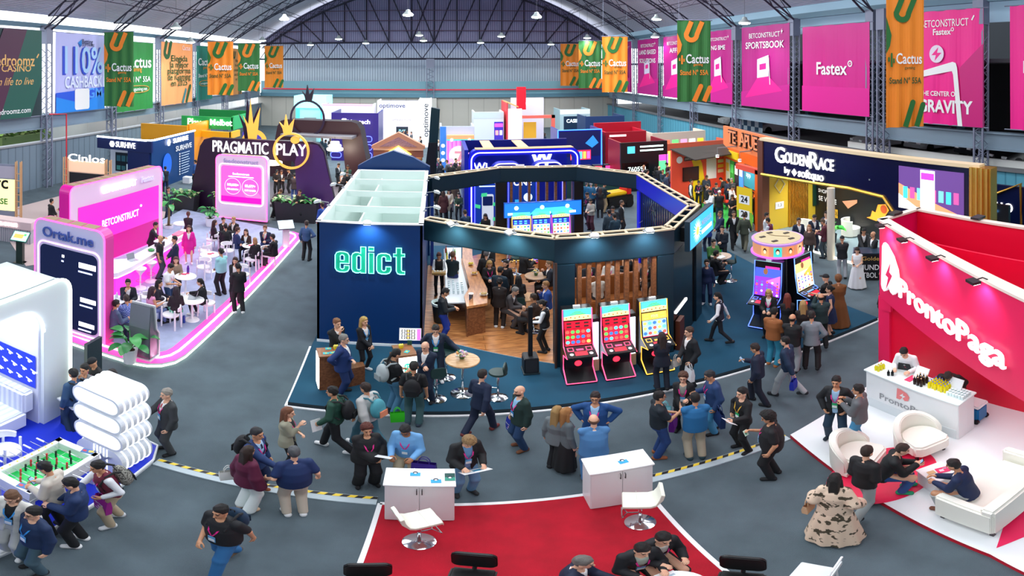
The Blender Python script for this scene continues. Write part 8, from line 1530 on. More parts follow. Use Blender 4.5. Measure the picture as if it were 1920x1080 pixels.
I = Pn(1440,774,1.7,88,'phone1','heavy person with big black curls in a black t-shirt holding a badge','tee','141519','trousers','15161a','afro','k','m',lan='m',fat=.6,over={'R': (.08,.3,1.2)}); sheet(I['hand'](1)+Vector((-.05,0,-.05)),'white and green badge card held by the person with big black curls',.3,1.1,.09,.12,'d8f0e0','3fb07a','badge_card')
I = Pn(1416,645,1.7,72,'phone1','person in dark navy with a pink lanyard walking along the teal platform with a phone','jacket','141f38','trousers','161d2e','short','2a1c16','m',lan='m',over={'fl': (.09,-.18,0,0),'fr': (.1,.2,0,0)}); handset(I['hand'](1),'pale phone held by the walker in dark navy','d8e4e8',I['rz'])
I = Pn(1472,632,1.7,68,'walk2','person in a navy bomber jacket and pale grey trousers striding left with a blue bag','jacket','122b48','trousers','aab0b4','short','k','l',lan='m',shoe='22262c'); tote(I['hand'](0,.06),'small royal blue bag of the strider in pale grey trousers','1f2fa8',I['rz'],.22,.26)
# -- red lounge
I = Pn(1568,707,1.74,165,'pocket','person in a black zip jacket with hands in pockets on the white lounge floor','open','16181d','trousers','1f3a50','short','k','m',under='9ac0e0',lan='m',badge='g',base=.1,shoe='1d2d3a')
I = Pn(1609,722,1.68,75,'chin','person in a grey shirt jacket and jeans gesturing beside the black zip jacket','jacket','62666a','trousers','3f86b0','short','k','m',base=.1,over={'R': (.05,.26,1.3),'L': (.05,.28,1.22)})
I = Pn(1566,890,1.66,-10,'stand','person with very long black hair in a cream floral dress seen from behind','poncho','floral','maxi','floral','long','k','l','f',fat=.25,over={'L': (.3,.18,.98),'R': (.3,.1,.95)}); tote(I['W']((-.38,.12,.92)),'small tan handbag of the person in the floral dress','d8b08a',.4,.22,.2,None,.08,'handbag')
I = Pn(1626,838,1.74,-35,'walk2','person in a black jacket and pale grey trousers stepping past the white lounge','jacket','17171b','trousers','9aa4a6','short','2e1c14','l',shoe='22252c',over={'R': (.1,.12,.9),'L': (.05,.1,.9)})
I = Pn(1692,834,1.3,-85,'sitfwd','person in a black jacket with green cuffs leaning forward from the cream tub chair','jacket','14171a','trousers','1f4a86','short','3a2a22','l',base=.1,shoe='1f9a6a',over={'pz': .5}); handset(I['hand'](1),'dark phone held by the person with green cuffs','20242a',I['rz'])
I = Pn(1788,863,1.3,72,'sitfwd','person in a navy suit with grey trousers sitting on the big cream sofa','suit','16284e','trousers','a9b0b2','short','1d1a18','m',base=.1,shoe='7a4a38',over={'pz': .55,'lean': .3})
I = Pn(1695,652,1.68,160,'bend','barman in a white shirt and black apron working behind the white bar','shirt','e6e8ea','trousers','17181b','short','k','l',base=.1,over={'lean': .25,'nod': .5,'L': (.16,.34,1.12),'R': (.16,.34,1.14)})
b = MB(); v0 = [I['S']['pel']+I['S']['R'] @ np.array(q) for q in ((-.12,.135,.36),(.12,.135,.36),(.16,.14,.1),(.17,.15,-.3),(-.17,.15,-.3),(-.16,.14,.1))]; b.add([Vector(q) for q in v0],[(0,1,2,5),(5,2,3,4)],mt('191b20',.6)).add([Vector(q)+Vector((0,.006,0)) for q in (v0[0]*.6+v0[2]*.4,v0[1]*.6+v0[5]*.4,v0[1]*.4+v0[5]*.6)],[(0,1,2)],RD); b.build('apron',I['o'])
I = Pn(1778,697,1.5,172,'bend','person in black bending down behind the yellow bottles on the white bar','sweater','17171a','trousers','17171a','short','241510','d',base=.1,over={'lean': .75,'nod': .35,'pz': .8,'L': (.2,.36,.8),'R': (.2,.36,.8)})
# -- by the tower
I = Pn(312,730,1.78,112,'point','grey haired person in a charcoal suit with a red tie beside the ribbed white tower','suit','33373a','trousers','3a3d40','short','9a958c','l',lan='m',tie='c02838',fat=.2,over={'R': (.12,.42,.98),'L': (.24,.1,.86)})
I = Pn(173,671,1.74,115,'phone','person in a black cap and black jacket behind the ribbed white tower','jacket','15181b','trousers','k','cap','k','m',lan='m')
I = Pn(158,684,1.7,150,'chin','person in a grey hooded jacket with a hand at the mouth behind the tower','hoodie','84898c','trousers','3a5068','short','k','m',lan='m')
I = Pn(137,692,1.7,40,'stand','person with a blue backpack partly hidden by the arched booth','jacket','28486a','trousers','22384e','short','k','m',lan='m'); backpack(I,'blue backpack on the person partly hidden by the arched booth','2f5a86')
I = Pn(211,694,1.7,60,'phone','dark haired person in a slate jacket behind the right end of the tower','jacket','3a4a58','trousers','k','short','1f1b1a','l')
# -- lower border
I = Pn(1094,1046,1.25,-100,'sitfwd','grey haired person in a navy suit sitting at the lower border','suit','14213c','trousers','14213c','short','76736e','l',over={'pz': .55,'lean': .2},base=.02)
I = Pn(1244,1001,1.4,-150,'sit','person in a black jacket with a pink lanyard bent over papers at the lower border','open','15181d','trousers','14161b','short','k','l',under='c8c4bc',lan='m',over={'pz': .6,'lean': .35,'L': (.15,.4,.8),'R': (.15,.42,.82)},base=.02)
I = Pn(1205,1022,1.35,-155,'sit','black haired person in a dark jacket close beside the one bent over papers','open','161a20','trousers','14161b','short','k','l',under='a8b4a8',lan='m',over={'pz': .58,'lean': .3,'L': (.15,.38,.8),'R': (.15,.4,.8)},base=.02)
# -- teal platform
B1 = .12
I = Pn(632,598,1.78,-140,'chin','person in a black suit with a hand on the cheek under the neon word','suit','15191d','trousers','15191d','short','8a5a3a','l',lan='b',base=B1)
I = Pn(683,595,1.68,-140,'front','long blond haired person in a black trouser suit under the neon word','suit','14171f','slim','13151c','long','c8a058','l','f',base=B1,shoe='e8eaec',lan='b')
I = Pn(645,628,1.76,-105,'cross','grey haired person in a bright navy suit leaning on the corner desk','suit','143068','trousers','142c5e','short','8a8680','l',fat=.4,glasses=True,base=B1,shoe='k',over={'R': (.2,-.12,1.0)})
I = Pn(817,610,1.84,178,'reach','tall person in a navy suit resting a hand on a dark stool','suit','15283f','trousers','14243a','short','2e2420','l',lan='b',badge='g',base=B1,shoe='w',over={'R': (.24,.0,.92),'L': (.5,.1,1.0),'lean': .08,'nod': .35,'fl': (.12,.05,0,.2),'fr': (.13,0,0,.3)})
I = Pn(797,641,1.68,150,'cross','bald person in a navy suit with folded arms in front of the touch screen','suit','16263f','trousers','16263f','bald','b','l',base=B1,beard=False,over={'nod': .3})
I = Pn(1241,624,1.74,12,'front','long dark haired person in a navy suit at the yellow slot machine','suit','131b2c','trousers','131b2c','long','2e1c18','l','f',base=B1,s=1.0); tote(I['W']((.34,.05,1.0)),'pale handbag under the arm of the long haired person at the slot machine','d8d0c8',.3,.24,.2,None,.08,'handbag')
I = Pn(1292,614,1.74,120,'front','smiling person in a black suit holding a white paper bag beside the yellow slot machine','suit','15191f','trousers','15191f','short','4a3326','l',base=B1,over={'L': (.25,.12,.9)}); tote(I['hand'](0,.06),'white paper bag held by the smiling person in the black suit','e9ebee',I['rz'],.28,.36)
I = Pn(1345,549,1.66,82,'walk','pony tailed waitress in a dark vest walking on the teal platform','vest','1a2030','slim','14171f','pony','k','l','f',under='e8ecf0',base=B1)
I = Pn(1325,487,1.7,178,'stand','person in a navy jumpsuit standing at the right end of the octagonal booth','shirt','15284e','trousers','15284e','bun','k','l','f',base=B1,shoe='w')
I = Pn(1338,449,1.3,-150,'perch','person in a green jacket at the high table beyond the octagonal booth','jacket','3f7a3c','trousers','d','short','k','l',base=B1); I = Pn(1343,470,1.35,-60,'perch','person in black with back turned at the high table beyond the octagonal booth','jacket','15171b','trousers','k','short','k','m',base=B1)
p = at(1352,482,1.1); high_table(p.x,p.y,'white high table with papers at the right of the octagonal booth',.12,.36,'e0dcd4',1.0); p = at(1371,495,.8); dark_stool(p.x,p.y,1.0,'dark stool beside the white high table')
sheet((at(1352,482,1.18).x,at(1352,482,1.18).y,1.18),'papers on the white high table beyond the octagonal booth',.3,0,.3,.2)
# -- inside the octagonal booth
W0 = .135
I = Pn(823,474,1.68,180,'tray','waitress in a black vest carrying a wooden tray behind the bar','vest','15171a','slim','16181b','bun','4a1d18','m','f',under='e6ebee',base=W0)
t = thing('serving_tray','wooden tray with wrapped snacks carried by the waitress behind the bar','tray',I['W']((0,.42,1.04))); ORG[t.name] = Vector(); t.rotation_euler.z = I['rz']; MB().box(-.22,.22,-.13,.13,0,.08,mt('a8854a',.5)).build('tray',t,bevel=.01)
for i in range(4): MB().sph((-.14+i*.09,.02*(i % 2),.09),.04,mt('e4e0d0',.6)).build('snack',t,smooth=True)
Pn(849,472,1.74,-25,'front','barman in a dark green shirt and blue apron facing the bar shelf','shirt','12272c','trousers','1b2a66','short','a','m',base=W0)
I = Pn(835,541,1.7,-85,'phone','barman in a black shirt and royal blue apron at the near bar end','shirt','141b22','trousers','16308a','short','k','m',base=W0)
Pn(915,457,1.8,165,'phone','young person in a black suit and white shirt behind the group at the bar','suit','15181c','trousers','k','short','8a5a3a','l',base=W0); Pn(912,470,1.74,0,'stand','grey haired person in black leaning at the bar','jacket','15181b','trousers','k','short','6a6a6c','l',base=W0)
Pn(918,489,1.66,-165,'phone','curly blond person with a badge at the bar','jacket','17191d','trousers','k','long','b8904e','l','f',lan='m',base=W0); Pn(938,501,1.72,-20,'phone','person in a dark teal jacket with back turned at the bar','jacket','17303f','trousers','k','short','k','m',lan='m',base=W0); Pn(948,488,1.62,150,'stand','black haired person in black beside the dark teal jacket','jacket','16181b','trousers','k','bob','k','l','f',base=W0)
Pn(937,522,1.66,-10,'front','person in a dark brown suit with hair tied up seen from behind','suit','2a211f','trousers','2a211f','bun','k','m','f',fat=.3,base=W0,shoe='w')
Pn(966,539,1.3,-110,'sitfwd','grey haired person in a grey suit sitting at the low round table in the booth','suit','4a4648','trousers','4a4648','short','8a8884','l',base=W0,over={'pz': .62}); Pn(1000,551,1.3,60,'sit','person in a brown jacket sitting with back turned at the low round table','jacket','3a2c26','trousers','k','short','3a2a1e','m',base=W0,over={'pz': .6}); Pn(1023,528,1.35,100,'sittalk','blond person in a bright blue blazer and white shirt sitting in the booth','open','1f4a9a','trousers','n','short','a87a4a','l',base=W0,over={'pz': .62})
Pn(1017,563,1.66,70,'tray','waitress in a dark vest beside the low round table','vest','16191e','slim','14161a','bun','k','m','f',under='e8ecef',base=W0); Pn(972,517,1.5,10,'perch','person with long black hair perched at the grey table in the booth','jacket','141519','trousers','k','long','k','l','f',base=W0)
Pn(1029,489,1.35,100,'sittalk','fair haired person at the grey table with flowers in the booth','suit','1a2230','trousers','k','short','8a6a4a','l',base=W0,over={'pz': .62}); Pn(985,466,1.4,-60,'perch','person in black on a bar stool under the slanting header','jacket','16181c','trousers','k','short','k','m',base=W0)
p = at(1005,520,.9); t = high_table(p.x,p.y,'grey topped table with flowers inside the navy booth',W0,.36,'a8988c',.8); flowers(p.x,p.y,W0+.84,'pale flowers on the grey topped table inside the booth',('e8e0d8','f0c870','c8c0b8'),.12,30)
p = at(985,558,.85); high_table(p.x,p.y,'low round wooden table with a bowl inside the navy booth',W0,.34,'b98a5a',.72); p = at(952,452,1.0); high_table(p.x,p.y,'wooden high table with flowers under the slanting header',W0,.35); flowers(p.x,p.y,W0+1.04,'yellow flowers on the wooden high table under the slanting header',('f0d050','f0b0a0','f4f0e4'),.1,26)
for i,(px,py) in enumerate(((972,600),(1000,618),(968,510),(1000,490))): p = at(px,py,.2); dark_stool(p.x,p.y,i*1.3,'dark bar stool inside the navy booth %s' % ('by the grey suited sitter','by the waitress in the dark vest','by the long black haired percher','under the slanting header')[i],W0,.62)
LT = mt('9a5a2c',.4)
for y0,y1,x0,x1,l in ((15.0,15.5,3.6,6.2,'tan leather bench inside the booth behind the slats, nearer one'),(17.2,17.7,3.4,6.4,'tan leather bench inside the booth behind the slats, farther one')):
    t = thing('bench',l,'bench',((x0+x1)/2,y0,W0)); MB().box(x0,x1,y0,y1,W0,.58,LT).build('seat',t,bevel=.03); MB().box(x0,x1,y1,y1+.15,W0,1.25,LT).build('backrest',t,bevel=.03)
Pn(1105,489,1.35,-160,'sit','person in a dark suit with a pink lanyard behind the wooden slats, left','suit','22252c','trousers','d','short','k','m',lan='m',base=W0); Pn(1143,486,1.38,170,'sit','grey haired person in a white jacket behind the middle wooden slats','suit','d8d4cc','trousers','d','short','9a9894','l',lan='m',base=W0); Pn(1212,490,1.35,160,'sit','grey haired person in black behind the last wooden slats','suit','17191d','trousers','2a2c30','short','a8a49c','l',lan='m',base=W0); Pn(1120,512,1.35,20,'sit','person in a cream shirt with back turned behind the wooden slats','shirt','d0c8bc','trousers','d','short','2a1c16','m',base=W0); Pn(1178,476,1.4,90,'sit','person in a black cap behind the wooden slats','jacket','17191c','trousers','k','cap','k','l',base=W0); Pn(1065,478,1.7,30,'stand','person in dark blue standing behind the first wooden slats','suit','1a2a3f','trousers','n','short','k','l',base=W0)
# -- around the gaming island
I = Pn(1441,543,1.7,170,'phone','blond person in a black coat with a pink scarf at the violet gaming cabinet','coat','15161a','slim','k','long','c8a05c','l','f',lan='m',base=B1)
Pn(1452,578,1.68,-25,'phone','person in a tan brown jacket and turquoise jeans at the gaming island','jacket','9a5c30','trousers','2f8aa8','short','k','m',base=B1,shoe='b06a38'); Pn(1486,589,1.68,-20,'front','balding person in a black jacket and grey trousers at the gaming island','jacket','15171a','trousers','8f979c','fringe','k','m',base=B1)
Pn(1476,551,1.68,10,'front','red haired person in black at the gaming island','suit','15161a','slim','k','long','7a2f1e','l','f',base=B1); Pn(1506,564,1.68,0,'front','blond person in dark brown with back turned at the gaming island','jacket','241d1c','slim','k','long','b8945c','l','f',base=B1)
Pn(1522,584,1.74,-5,'pocket','person in a grey blazer and dark trousers with back turned at the gaming island','suit','7d868e','trousers','1d1a1d','short','1f1814','m',base=B1); I = Pn(1539,550,1.7,15,'photo','person in a dark green jacket taking a photo of the gaming island','jacket','1c3538','trousers','14161a','fringe','k','m',base=B1); handset(I['hand'](1),'phone raised by the person in the dark green jacket','15171a',I['rz'],1.5)
Pn(1555,536,1.68,85,'point','person in a navy off shoulder dress pointing at the yellow screen','sleeveless','14264e','skirt','14264e','bun','k','l','f',base=B1,over={'R': (.1,.52,1.4)}); Pn(1548,514,1.7,60,'front','person in a black cap and coat behind the yellow gaming cabinet','coat','141619','trousers','k','cap','k','l',base=B1)
Pn(1572,516,1.86,0,'front','person in a floor length brown hooded robe at the gaming island','robe','7a4a22','gown','7a4a22','hood','7a4a22','m',base=B1)
I = Pn(1607,464,1.7,172,'phone','dark curly haired person in a long white gown looking at a phone','sleeveless','e9eaea','gown','e9eaea','long','2e1c14','l','f',s=1.0); handset(I['hand'](1),'dark phone held by the person in the white gown','1d2024',I['rz'])
Pn(1655,505,1.72,100,'stand','person whose dark trousers show below the crimson sign wall','jacket','1c2c5a','trousers','2e2226','short','k','m',shoe='3a2224')
# -- navy and gold stand
G0 = .05
Pn(1498,409,1.7,-160,'stand','person in a navy suit nearest the gold fluted wall','suit','16243f','trousers','n','short','2a201c','m',base=G0); Pn(1517,422,1.6,170,'stand','light brown haired person behind the gaming island','jacket','4a3a34','trousers','k','long','a8744a','l','f'); Pn(1527,403,1.76,-150,'phone','person in a navy suit looking down among the suited group','suit','152038','trousers','n','short','k','l',base=G0); Pn(1549,397,1.78,150,'front','tall person in a navy suit on the right of the suited group','suit','15223f','trousers','15223f','short','2a1e1a','l',base=G0); Pn(1543,411,1.72,70,'phone','person in a maroon blazer and grey trousers in the suited group','suit','5a2434','trousers','44525c','short','5a4636','m')
Pn(1579,442,1.74,5,'front','person in a black jacket and pale grey trousers with back turned at the black counter','jacket','15171b','trousers','a9aeb2','cap','k','m'); Pn(1620,428,1.7,-165,'bend','person in a black suit leaning over the black counter','suit','15171c','trousers','k','short','k','m',base=G0,over={'lean': .2,'nod': .3}); Pn(1637,434,1.66,120,'front','balding person in a black suit beside the crimson booth corner','suit','16191d','trousers','k','fringe','3a2a22','m',base=G0)
Pn(1438,399,1.7,-100,'front','person in a white shirt with a black backpack at the yellow wall','shirt','d8dce4','trousers','8a92a4','short','k','m'); Pn(1440,409,1.68,60,'phone','person in a maroon waistcoat and white sleeves at the yellow wall','vest','6a1a3a','trousers','3a3f4a','short','k','m',under='d8dce4')
# -- aisle towards the orange stand
I = Pn(1350,396,1.7,120,'front','person in a navy jacket walking in the aisle before the orange stand','jacket','16284a','trousers','n','short','6a4a36','m'); I = Pn(1354,424,1.7,170,'chin','person in a dark jacket with a blue scarf and bright green bag in the aisle','jacket','16202e','trousers','k','short','k','l'); tote(I['W']((.2,.2,.9)),'bright green bag of the person with the blue scarf','2fc82a',I['rz'],.4,.36)
Pn(1376,396,1.76,-170,'walk','person in a black suit and white shirt walking down the aisle','suit','15171b','trousers','k','short','3a2a20','m'); Pn(1396,399,1.72,-10,'walk2','person in an olive suit with a shoulder bag walking away in the aisle','suit','3a4234','trousers','5a5a4a','short','2a1c16','m'); Pn(1326,408,1.68,20,'phone','person in a bright navy jacket close to the sun burst screen','jacket','1a3a8a','trousers','n','bun','3a2a22','m','f')
def crowd(rows,group=None):
    for r in rows: Pn(r[0],r[1],1.7,r[2],r[3],r[4],r[5],r[6],r[7],r[8],r[9],r[10],r[11],r[12],lan=r[13] if len(r) > 13 else None,base=r[14] if len(r) > 14 else 0.0)
crowd([(1372,334,150,'phone','person in dark clothes and a pale cap at the back wall of the orange stand','jacket','16191e','trousers','k','short','g','m','m'),(1325,329,-160,'phone','person in a dark jacket before the yellow poster','jacket','1c2a3a','trousers','d','short','4a3a30','m','m'),(1352,333,60,'bend','person bending over a table on the green turf','suit','1a1d22','trousers','d','short','k','m','m'),(1366,335,20,'stand','person in navy against the orange side wall','jacket','16243f','trousers','n','bun','k','m','f'),
       (1296,336,-90,'stand','white sleeved person in a dark vest at the red and yellow wall','vest','1c2430','trousers','d','short','k','m','m'),(1310,339,170,'phone','person with a green badge at the red and yellow wall','jacket','16191e','trousers','k','pony','k','m','f','m'),(1301,327,150,'stand','person in black behind the white sleeved vest','jacket','15171c','trousers','k','short','k','m','m','m'),(1343,343,170,'phone','person with a pink lanyard in the middle of the turf','jacket','1c1e26','trousers','k','short','k','m','m','m'),
       (1326,345,110,'stand','person in a dark backpack at the left edge of the turf','jacket','16191d','trousers','2f4a66','short','k','m','m'),(1332,357,110,'phone','person in a white shirt and tan trousers on the turf','shirt','e2e4e4','trousers','a8906e','bob','k','m','m'),(1349,357,0,'front','white capped person in black with a red waist on the turf','jacket','14161a','trousers','2a3a5a','cap','w','m','m'),(1374,348,-120,'phone','person in a white shirt sitting low by the orange wall','shirt','dfe2e4','trousers','d','short','k','m','m'),(1373,365,165,'phone','person in a short black dress on the turf','dress','15161a','skirt','15161a','long','3a2620','m','f'),
       (1277,325,-60,'stand','bald person in a black suit at the blue and black counter','suit','14171b','trousers','k','bald','b','l','m'),(1411,360,180,'stand','person in black beside the roll banner','jacket','15171b','trousers','k','short','k','m','m')])
t = thing('counter','slanting black topped counter with a red and blue lit front before the number stand','counter',at(1262,360,0)); ORG[t.name] = Vector(); t.rotation_euler.z = -.5; MB().box(-1.2,1.2,-.4,.4,0,.95,mt('1c4fb8',.35,0,.2)).build('body',t); MB().box(-1.25,1.25,-.45,.45,.95,1.05,mt('23262c',.4)).build('countertop',t); MB().box(.4,1.1,-.42,-.4,.1,.9,mt('f0d8e0',.4,0,.6)).build('lit_front',t)
rnd = random.Random(21); cc = ('15171b','1a2436','22252b','2b3a52','3a2c2a','5a6068','1d3a4a','402430')
def adj(i): return ('in black','in dark navy','in charcoal','in slate blue','in brown','in grey','in deep teal','in plum')[i]
def scatter(pts,where,base=0.0,hds=(0,60,120,180,-60,-120),lan=.35):
    """a knot of far visitors: each gets its own clothes, hair and label"""
    for k,(px,py) in enumerate(pts):
        i = rnd.randrange(8); f = rnd.random() < .35; hr = rnd.choice(('long','pony','bob','bun')) if f else rnd.choice(('short','short','short','bald','fringe')); hc = rnd.choice(('k','k','b','b','a','g')); hd = rnd.choice(hds)
        ps = rnd.choice(('stand','phone','front','cross','hip','phone1')); hn = {'k': 'black','b': 'dark brown','a': 'brown','g': 'grey'}[hc]
        ht = {'long': 'long %s hair','pony': '%s pony tail','bob': '%s bob','bun': '%s bun','short': 'short %s hair','bald': 'bald head','fringe': 'thin %s hair'}[hr]
        ht = ht % hn if '%s' in ht else ht
        o = ('first','second','third','fourth','fifth','sixth','seventh','eighth','ninth','tenth','eleventh','twelfth','thirteenth','fourteenth','fifteenth','sixteenth')[k]
        Pn(px,py,1.7,hd,ps,'person %s, %s, %s from left %s' % (adj(i),ht,o,where),rnd.choice(('suit','jacket','shirt') if not f else ('suit','jacket','sweater')),cc[i],'trousers',rnd.choice(('k','d','n','j')),hr,hc,rnd.choice('lmm'),'f' if f else 'm',lan='m' if rnd.random() < lan else None,base=base,s=rnd.choice((.96,1.0,1.02)) if not f else 1.0)
scatter([(1207,309),(1214,318),(1222,306),(1229,313),(1236,311),(1243,318),(1250,305),(1251,323),(1258,312),(1265,309)],'before the number stand',0)
scatter([(1168,292),(1177,300),(1186,297),(1195,304)],'before the crimson stand')
# through the octagon opening
crowd([(831,357,10,'stand','person in a dark red coat with long hair left of the phone poster','coat','4a2222','trousers','k','long','3a1f18','m','f'),(842,355,178,'tray','person in a cream coat with a pink bag left of the phone poster','coat','b9ac98','slim','k','long','k','l','f'),(860,361,170,'phone','person in dark green with a blue bag left of the phone poster','jacket','1f3a2c','slim','k','long','k','l','f'),
       (872,394,20,'phone','person in a navy suit seen over the header by the bar','suit','1a3a5a','trousers','n','short','3a2a22','l','m'),(910,401,165,'phone','long haired person in black in front of the phone poster','jacket','141618','trousers','k','long','k','l','f'),(897,338,60,'phone','person in navy by the light tube of the phone poster','suit','16204a','trousers','n','short','k','m','m'),(883,346,-30,'stand','person in denim blue behind the header','jacket','2f4a6a','trousers','n','short','b','m','m'),
       (852,340,0,'stand','person in a brown suit far behind the header','suit','5a4a3e','trousers','5a4a3e','short','b','l','m'),(822,345,30,'stand','person in a black coat far behind the header','coat','15171b','trousers','k','short','k','m','m'),(1083,389,-150,'front','person in a pale blue shirt with a green badge beside the inner slot machines','shirt','9fb8cc','trousers','7f98ac','short','2a1e1a','m','m','b',.12),(1107,373,150,'phone','person in a light grey jacket and plum trousers beyond the inner slot machines','jacket','a8a49c','wide','4a1f30','bob','k','l','f'),
       (1101,361,120,'phone','person in black with a pink lanyard beyond the pale blue shirt','jacket','17191e','trousers','k','short','k','m','m','m'),(1100,340,-20,'cross','person in a teal blue blazer with grey hair beyond the octagon','suit','1f6a8a','trousers','1f5a7a','short','g','l','m'),(1108,341,10,'stand','white haired person in a blue blazer beyond the octagon','suit','2a6a92','trousers','n','short','w','l','m'),(1117,341,160,'phone','person facing the blue blazers beyond the octagon','suit','1a2a44','trousers','n','short','k','d','m'),
       (1082,335,165,'phone','person in black holding papers beside the dark pillar','jacket','17191e','trousers','k','short','4a3a30','l','m','b'),(1125,352,0,'front','long haired person in a black coat beyond the octagon','coat','16171a','trousers','k','long','3a2018','m','f'),(1134,342,-60,'phone','person in dark green and beige trousers by the yellow game','jacket','16282c','trousers','a8926c','short','k','m','m'),(1166,376,-100,'stand','person in a black suit beside the blue pillar','suit','15191f','trousers','k','short','4a3a2e','m','m'),(1149,387,170,'phone','person with a pink lanyard seated low by the blue pillar','jacket','1c222c','trousers','k','short','k','m','m','m'),
       (1142,393,20,'stand','heavy person in slate with back turned by the blue pillar','jacket','2a3f4e','trousers','n','short','k','m','m'),(1152,401,30,'phone','person in dark teal nearest the timber header','jacket','1a3a4a','trousers','n','short','k','m','m'),(1017,331,150,'phone','person in a red jacket behind the wooden slats of the rear wall','jacket','c01f3a','trousers','5a5660','short','k','l','m')])
t = thing('racing_game','yellow and black ride on racing game by the blue pillar','arcade game',at(1155,388,0)); ORG[t.name] = Vector(); t.rotation_euler.z = .3; MB().box(-.9,.9,-.5,.5,.2,.75,BLACK).build('body',t,bevel=.08); MB().box(-.95,.5,-.4,.4,.75,.95,mt('f0c81c',.35)).build('hood',t,bevel=.06); MB().box(-.9,.9,-.3,.3,1.7,1.85,mt('f0c81c',.35)).build('canopy',t,bevel=.05); MB().box(.5,.8,-.4,.4,.7,1.3,mt('d8202a',.4)).build('seat',t,bevel=.04)
for x in (-.8,.8): MB().tube([(x,0,.7),(x,0,1.75)],.03,mt('c8b090',.4),6).build('post',t)
for sx in (-.6,.6): MB().tube([(sx,-.52,.25),(sx,-.4,.25)],.25,BLACK,14).build('wheel',t)
scatter([(815,287),(822,296),(826,302),(838,300),(846,304),(855,297),(862,303),(868,298),(873,304)],'by the pink curtain stand')
scatter([(822,262),(829,268),(905,253),(912,258),(890,262)],'before the pale shell stand')
scatter([(1012,246),(1018,244),(1022,250),(1050,247),(1062,247),(1072,244),(1080,246),(1098,246)],'beside the house shaped stand')
scatter([(757,244),(764,246),(771,247),(788,256)],'before the white lettered stand')
# -- purple portal
crowd([(519,318,170,'phone','person in a black cap behind the pink screen wall','jacket','1a1416','trousers','k','cap','k','m','m'),(528,319,-160,'phone','long brown haired person inside the purple portal','suit','2a1a20','trousers','k','long','5a2f20','m','f'),(541,316,100,'phone','person in a dark suit in profile inside the purple portal','suit','1f161c','trousers','k','short','k','m','m'),(552,325,5,'front','person in a dark blazer and blue jeans with back turned inside the portal','suit','241a24','trousers','2f4a86','short','k','m','m'),(565,305,175,'front','barman in a white jacket inside the purple portal','shirt','e4dcd8','trousers','k','fringe','b','l','m'),(577,328,0,'front','person in a grey jacket with back turned at the portal bar','jacket','3a3236','trousers','k','short','k','m','m'),
       (526,355,-120,'bend','person in grey crouching on the steps of the purple portal','jacket','4a4248','trousers','k','short','5a3a2a','m','m'),(562,356,150,'chin','person sitting behind the planter of the purple portal','jacket','1d1a20','trousers','k','short','b','m','m'),(635,306,-120,'phone','person in a dark suit under the rear portal lamp','suit','16222a','trousers','k','short','k','m','m'),(641,322,150,'chin','balding person at the right leg of the purple portal','suit','2a2426','trousers','k','fringe','b','l','m'),(651,321,-170,'phone','person in black close to the white lined block','jacket','14181a','trousers','k','short','5a3a2a','m','m'),(652,310,170,'front','person in green near the rear portal leg','jacket','1f4a3a','trousers','k','short','k','d','m')])
scatter([(603,258),(611,262),(619,259),(628,262)],'under the ceiling tray')
Pn(604,380,1.7,30,'stand','person in bright blue half hidden by the white lined block','jacket','1f4aa0','trousers','k','short','b','m'); Pn(575,414,1.72,-20,'hip','person in a blue shirt and black trousers at the left corner of the neon block','shirt','3a5a86','trousers','14161a','short','3a2a22','m')
Pn(97,373,1.7,-60,'front','person in a black suit with hands joined in front of the blue grey left wall','suit','14171c','trousers','k','short','k','m'); Pn(119,371,1.68,100,'phone','person in black half hidden by the huge magenta wall','suit','16181c','trousers','k','long','5a3a2a','l','f')
Pn(299,313,1.7,10,'stand','person in pale blue in front of the navy stand','shirt','7fb0d8','trousers','3a5a86','short','k','m'); Pn(310,312,1.74,0,'front','person in a dark suit with back turned in front of the navy stand','suit','14202c','trousers','n','short','k','m'); Pn(316,351,1.68,-150,'stand','person in navy behind the banana plant','jacket','1a2236','trousers','n','short','b','m'); Pn(366,300,1.7,60,'stand','person in blue glimpsed through the left leg of the purple portal','jacket','1f4a86','trousers','k','short','k','m')
# -- pink booth
Z = .13; SIT = {'pz': .575}
def seat(px,py,hd,ps,label,*a,**k): ov = dict(SIT); ov.update(k.pop('over',{})); return Pn(px,py,1.3,hd,ps,label,*a,base=Z,over=ov,**k)
I = Pn(292,417,1.74,-110,'reach','person in a black suit reaching across the reception counter','suit','14161f','trousers','k','short','k','m',base=Z); Pn(301,441,1.74,-100,'stand','bald person in a black shirt and grey jeans at the reception counter','tee','15161c','trousers','3f4650','bald','b','m',base=Z,lan='m'); Pn(327,443,1.72,100,'front','person in a navy suit facing the bald person at the counter','suit','182440','trousers','182440','short','k','m',base=Z)
Pn(354,423,1.7,175,'stand','long haired person in a bright magenta jacket dress','coat','e0189a','none',None,'long','4a281c','l','f',base=Z,shoe='w',s=1.0,under='w'); Pn(353,397,1.7,-5,'front','pony tailed person in plum with back turned behind the magenta jacket','suit','241420','trousers','241420','pony','5a2f22','l','f',base=Z)
I = Pn(320,495,1.72,-120,'phone','person in a white shirt and jeans standing by the table with the purple bottle','tee','eceef2','trousers','24406a','short','k','m',base=Z,lan='m',beard=False); handset(I['hand'](1),'black phone of the person in the white shirt by the purple bottle','15171a',I['rz'])
seat(330,482,180,'sit','brown haired person in beige seated behind the purple bottle','shirt','8f7a66','slim','k','long','5a3526','l','f'); Pn(414,466,1.74,40,'front','person in a mint shirt and black trousers with back turned in the pink booth','shirt','9fdce0','trousers','14151a','bun','k','m',base=Z,fat=.2); Pn(441,483,1.68,170,'front','dark long haired person in white and black near the pink border','open','17171c','trousers','16171c','long','3a2218','l','f',base=Z); Pn(446,494,1.72,15,'phone','person in a black suit with back turned on the pink border','suit','14151a','trousers','14151a','short','k','m',base=Z,shoe='w')
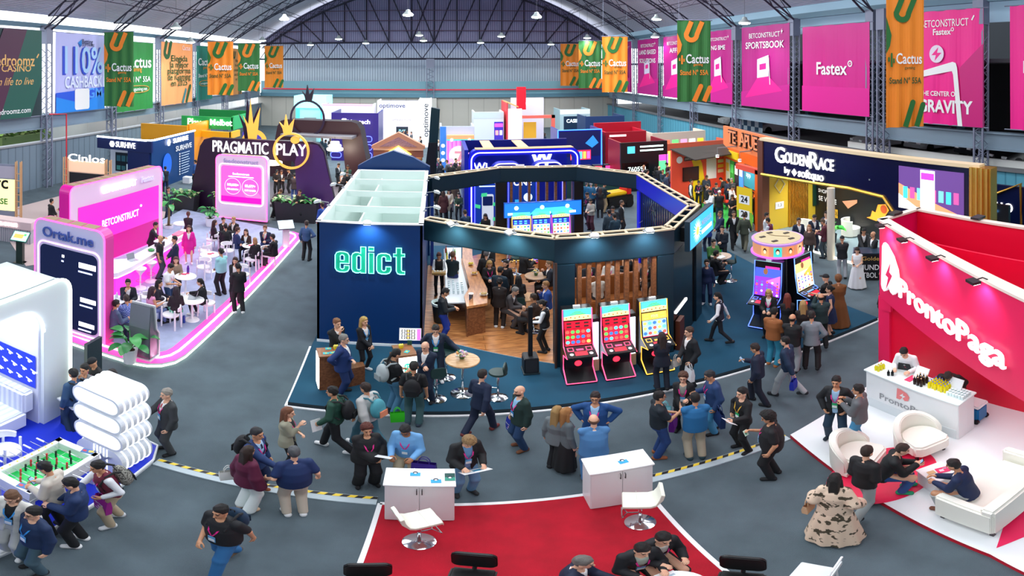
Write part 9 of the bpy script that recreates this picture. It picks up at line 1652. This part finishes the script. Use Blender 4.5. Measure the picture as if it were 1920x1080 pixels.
seat(240,524,180,'sittalk','person in a dark blazer with a white shirt at the crowded table','suit','16192a','trousers','k','short','k','m'); seat(237,553,20,'sit','person in a blue plaid shirt with back turned by the grey kiosk','shirt','plaid','trousers','n','short','3a2a22','m'); seat(218,563,-60,'sit','person in slate half hidden behind the lilac wall','shirt','4a5a7a','trousers','n','short','k','m')
seat(299,525,-110,'sit','long haired person in a dark top at the laptop table','sweater','1d1a2c','slim','k','long','k','l','f'); seat(286,538,-60,'sit','long haired person in a pink sleeveless top at the laptop table','sleeveless','e090b8','slim','6a7ab0','long','3a1d2a','m','f'); seat(330,538,10,'sit','person with very long dark hair and a green skirt with back turned','sweater','241620','skirt','green','long','241420','m','f'); seat(375,523,70,'sitfwd','pony tailed person in a black blazer using the laptop','suit','15161c','slim','k','pony','k','l','f',shoe='w',over={'lean': .15})
seat(403,413,-80,'sit','long haired person in profile at the table under the pink screen wall','suit','1f1620','slim','k','long','3a2018','l','f'); seat(419,408,-150,'sittalk','person with tied hair at the table under the pink screen wall','suit','17151c','slim','k','bun','3a2018','l','f'); seat(423,420,10,'sit','dark haired person with back turned at the table under the pink screen wall','suit','15161c','trousers','k','short','k','m'); seat(438,407,140,'sittalk','blond short haired person in a dark blazer under the pink screen wall','suit','1d161c','trousers','k','short','b8905c','l')
seat(446,426,-70,'sit','person in a blue suit with a turquoise lanyard at the right rear table','suit','1a2c5a','trousers','22346a','short','4a2a20','l',lan='b'); seat(461,430,160,'sit','long brown haired person in brown at the right rear table','suit','3a201c','slim','k','long','4a281e','l','f'); seat(478,446,20,'sit','blond person in black with back turned at the right rear table','suit','14151a','slim','k','bob','b88a5a','l','f'); seat(497,423,165,'chin','person in a navy suit with a hand at the chin at the right rear table','suit','182244','trousers','22346a','short','7a4a30','l',lan='m',over={'fl': (.1,.42,0,.1),'fr': (.11,.46,0,.2),'R': (.02,.2,1.0),'L': (.1,.3,.78)}); seat(511,439,60,'sit','person in a black blazer with back turned at the right rear corner','suit','15151a','trousers','k','short','1f1a18','m')
print('people:',NP[0],'figures:',len(_FIG))
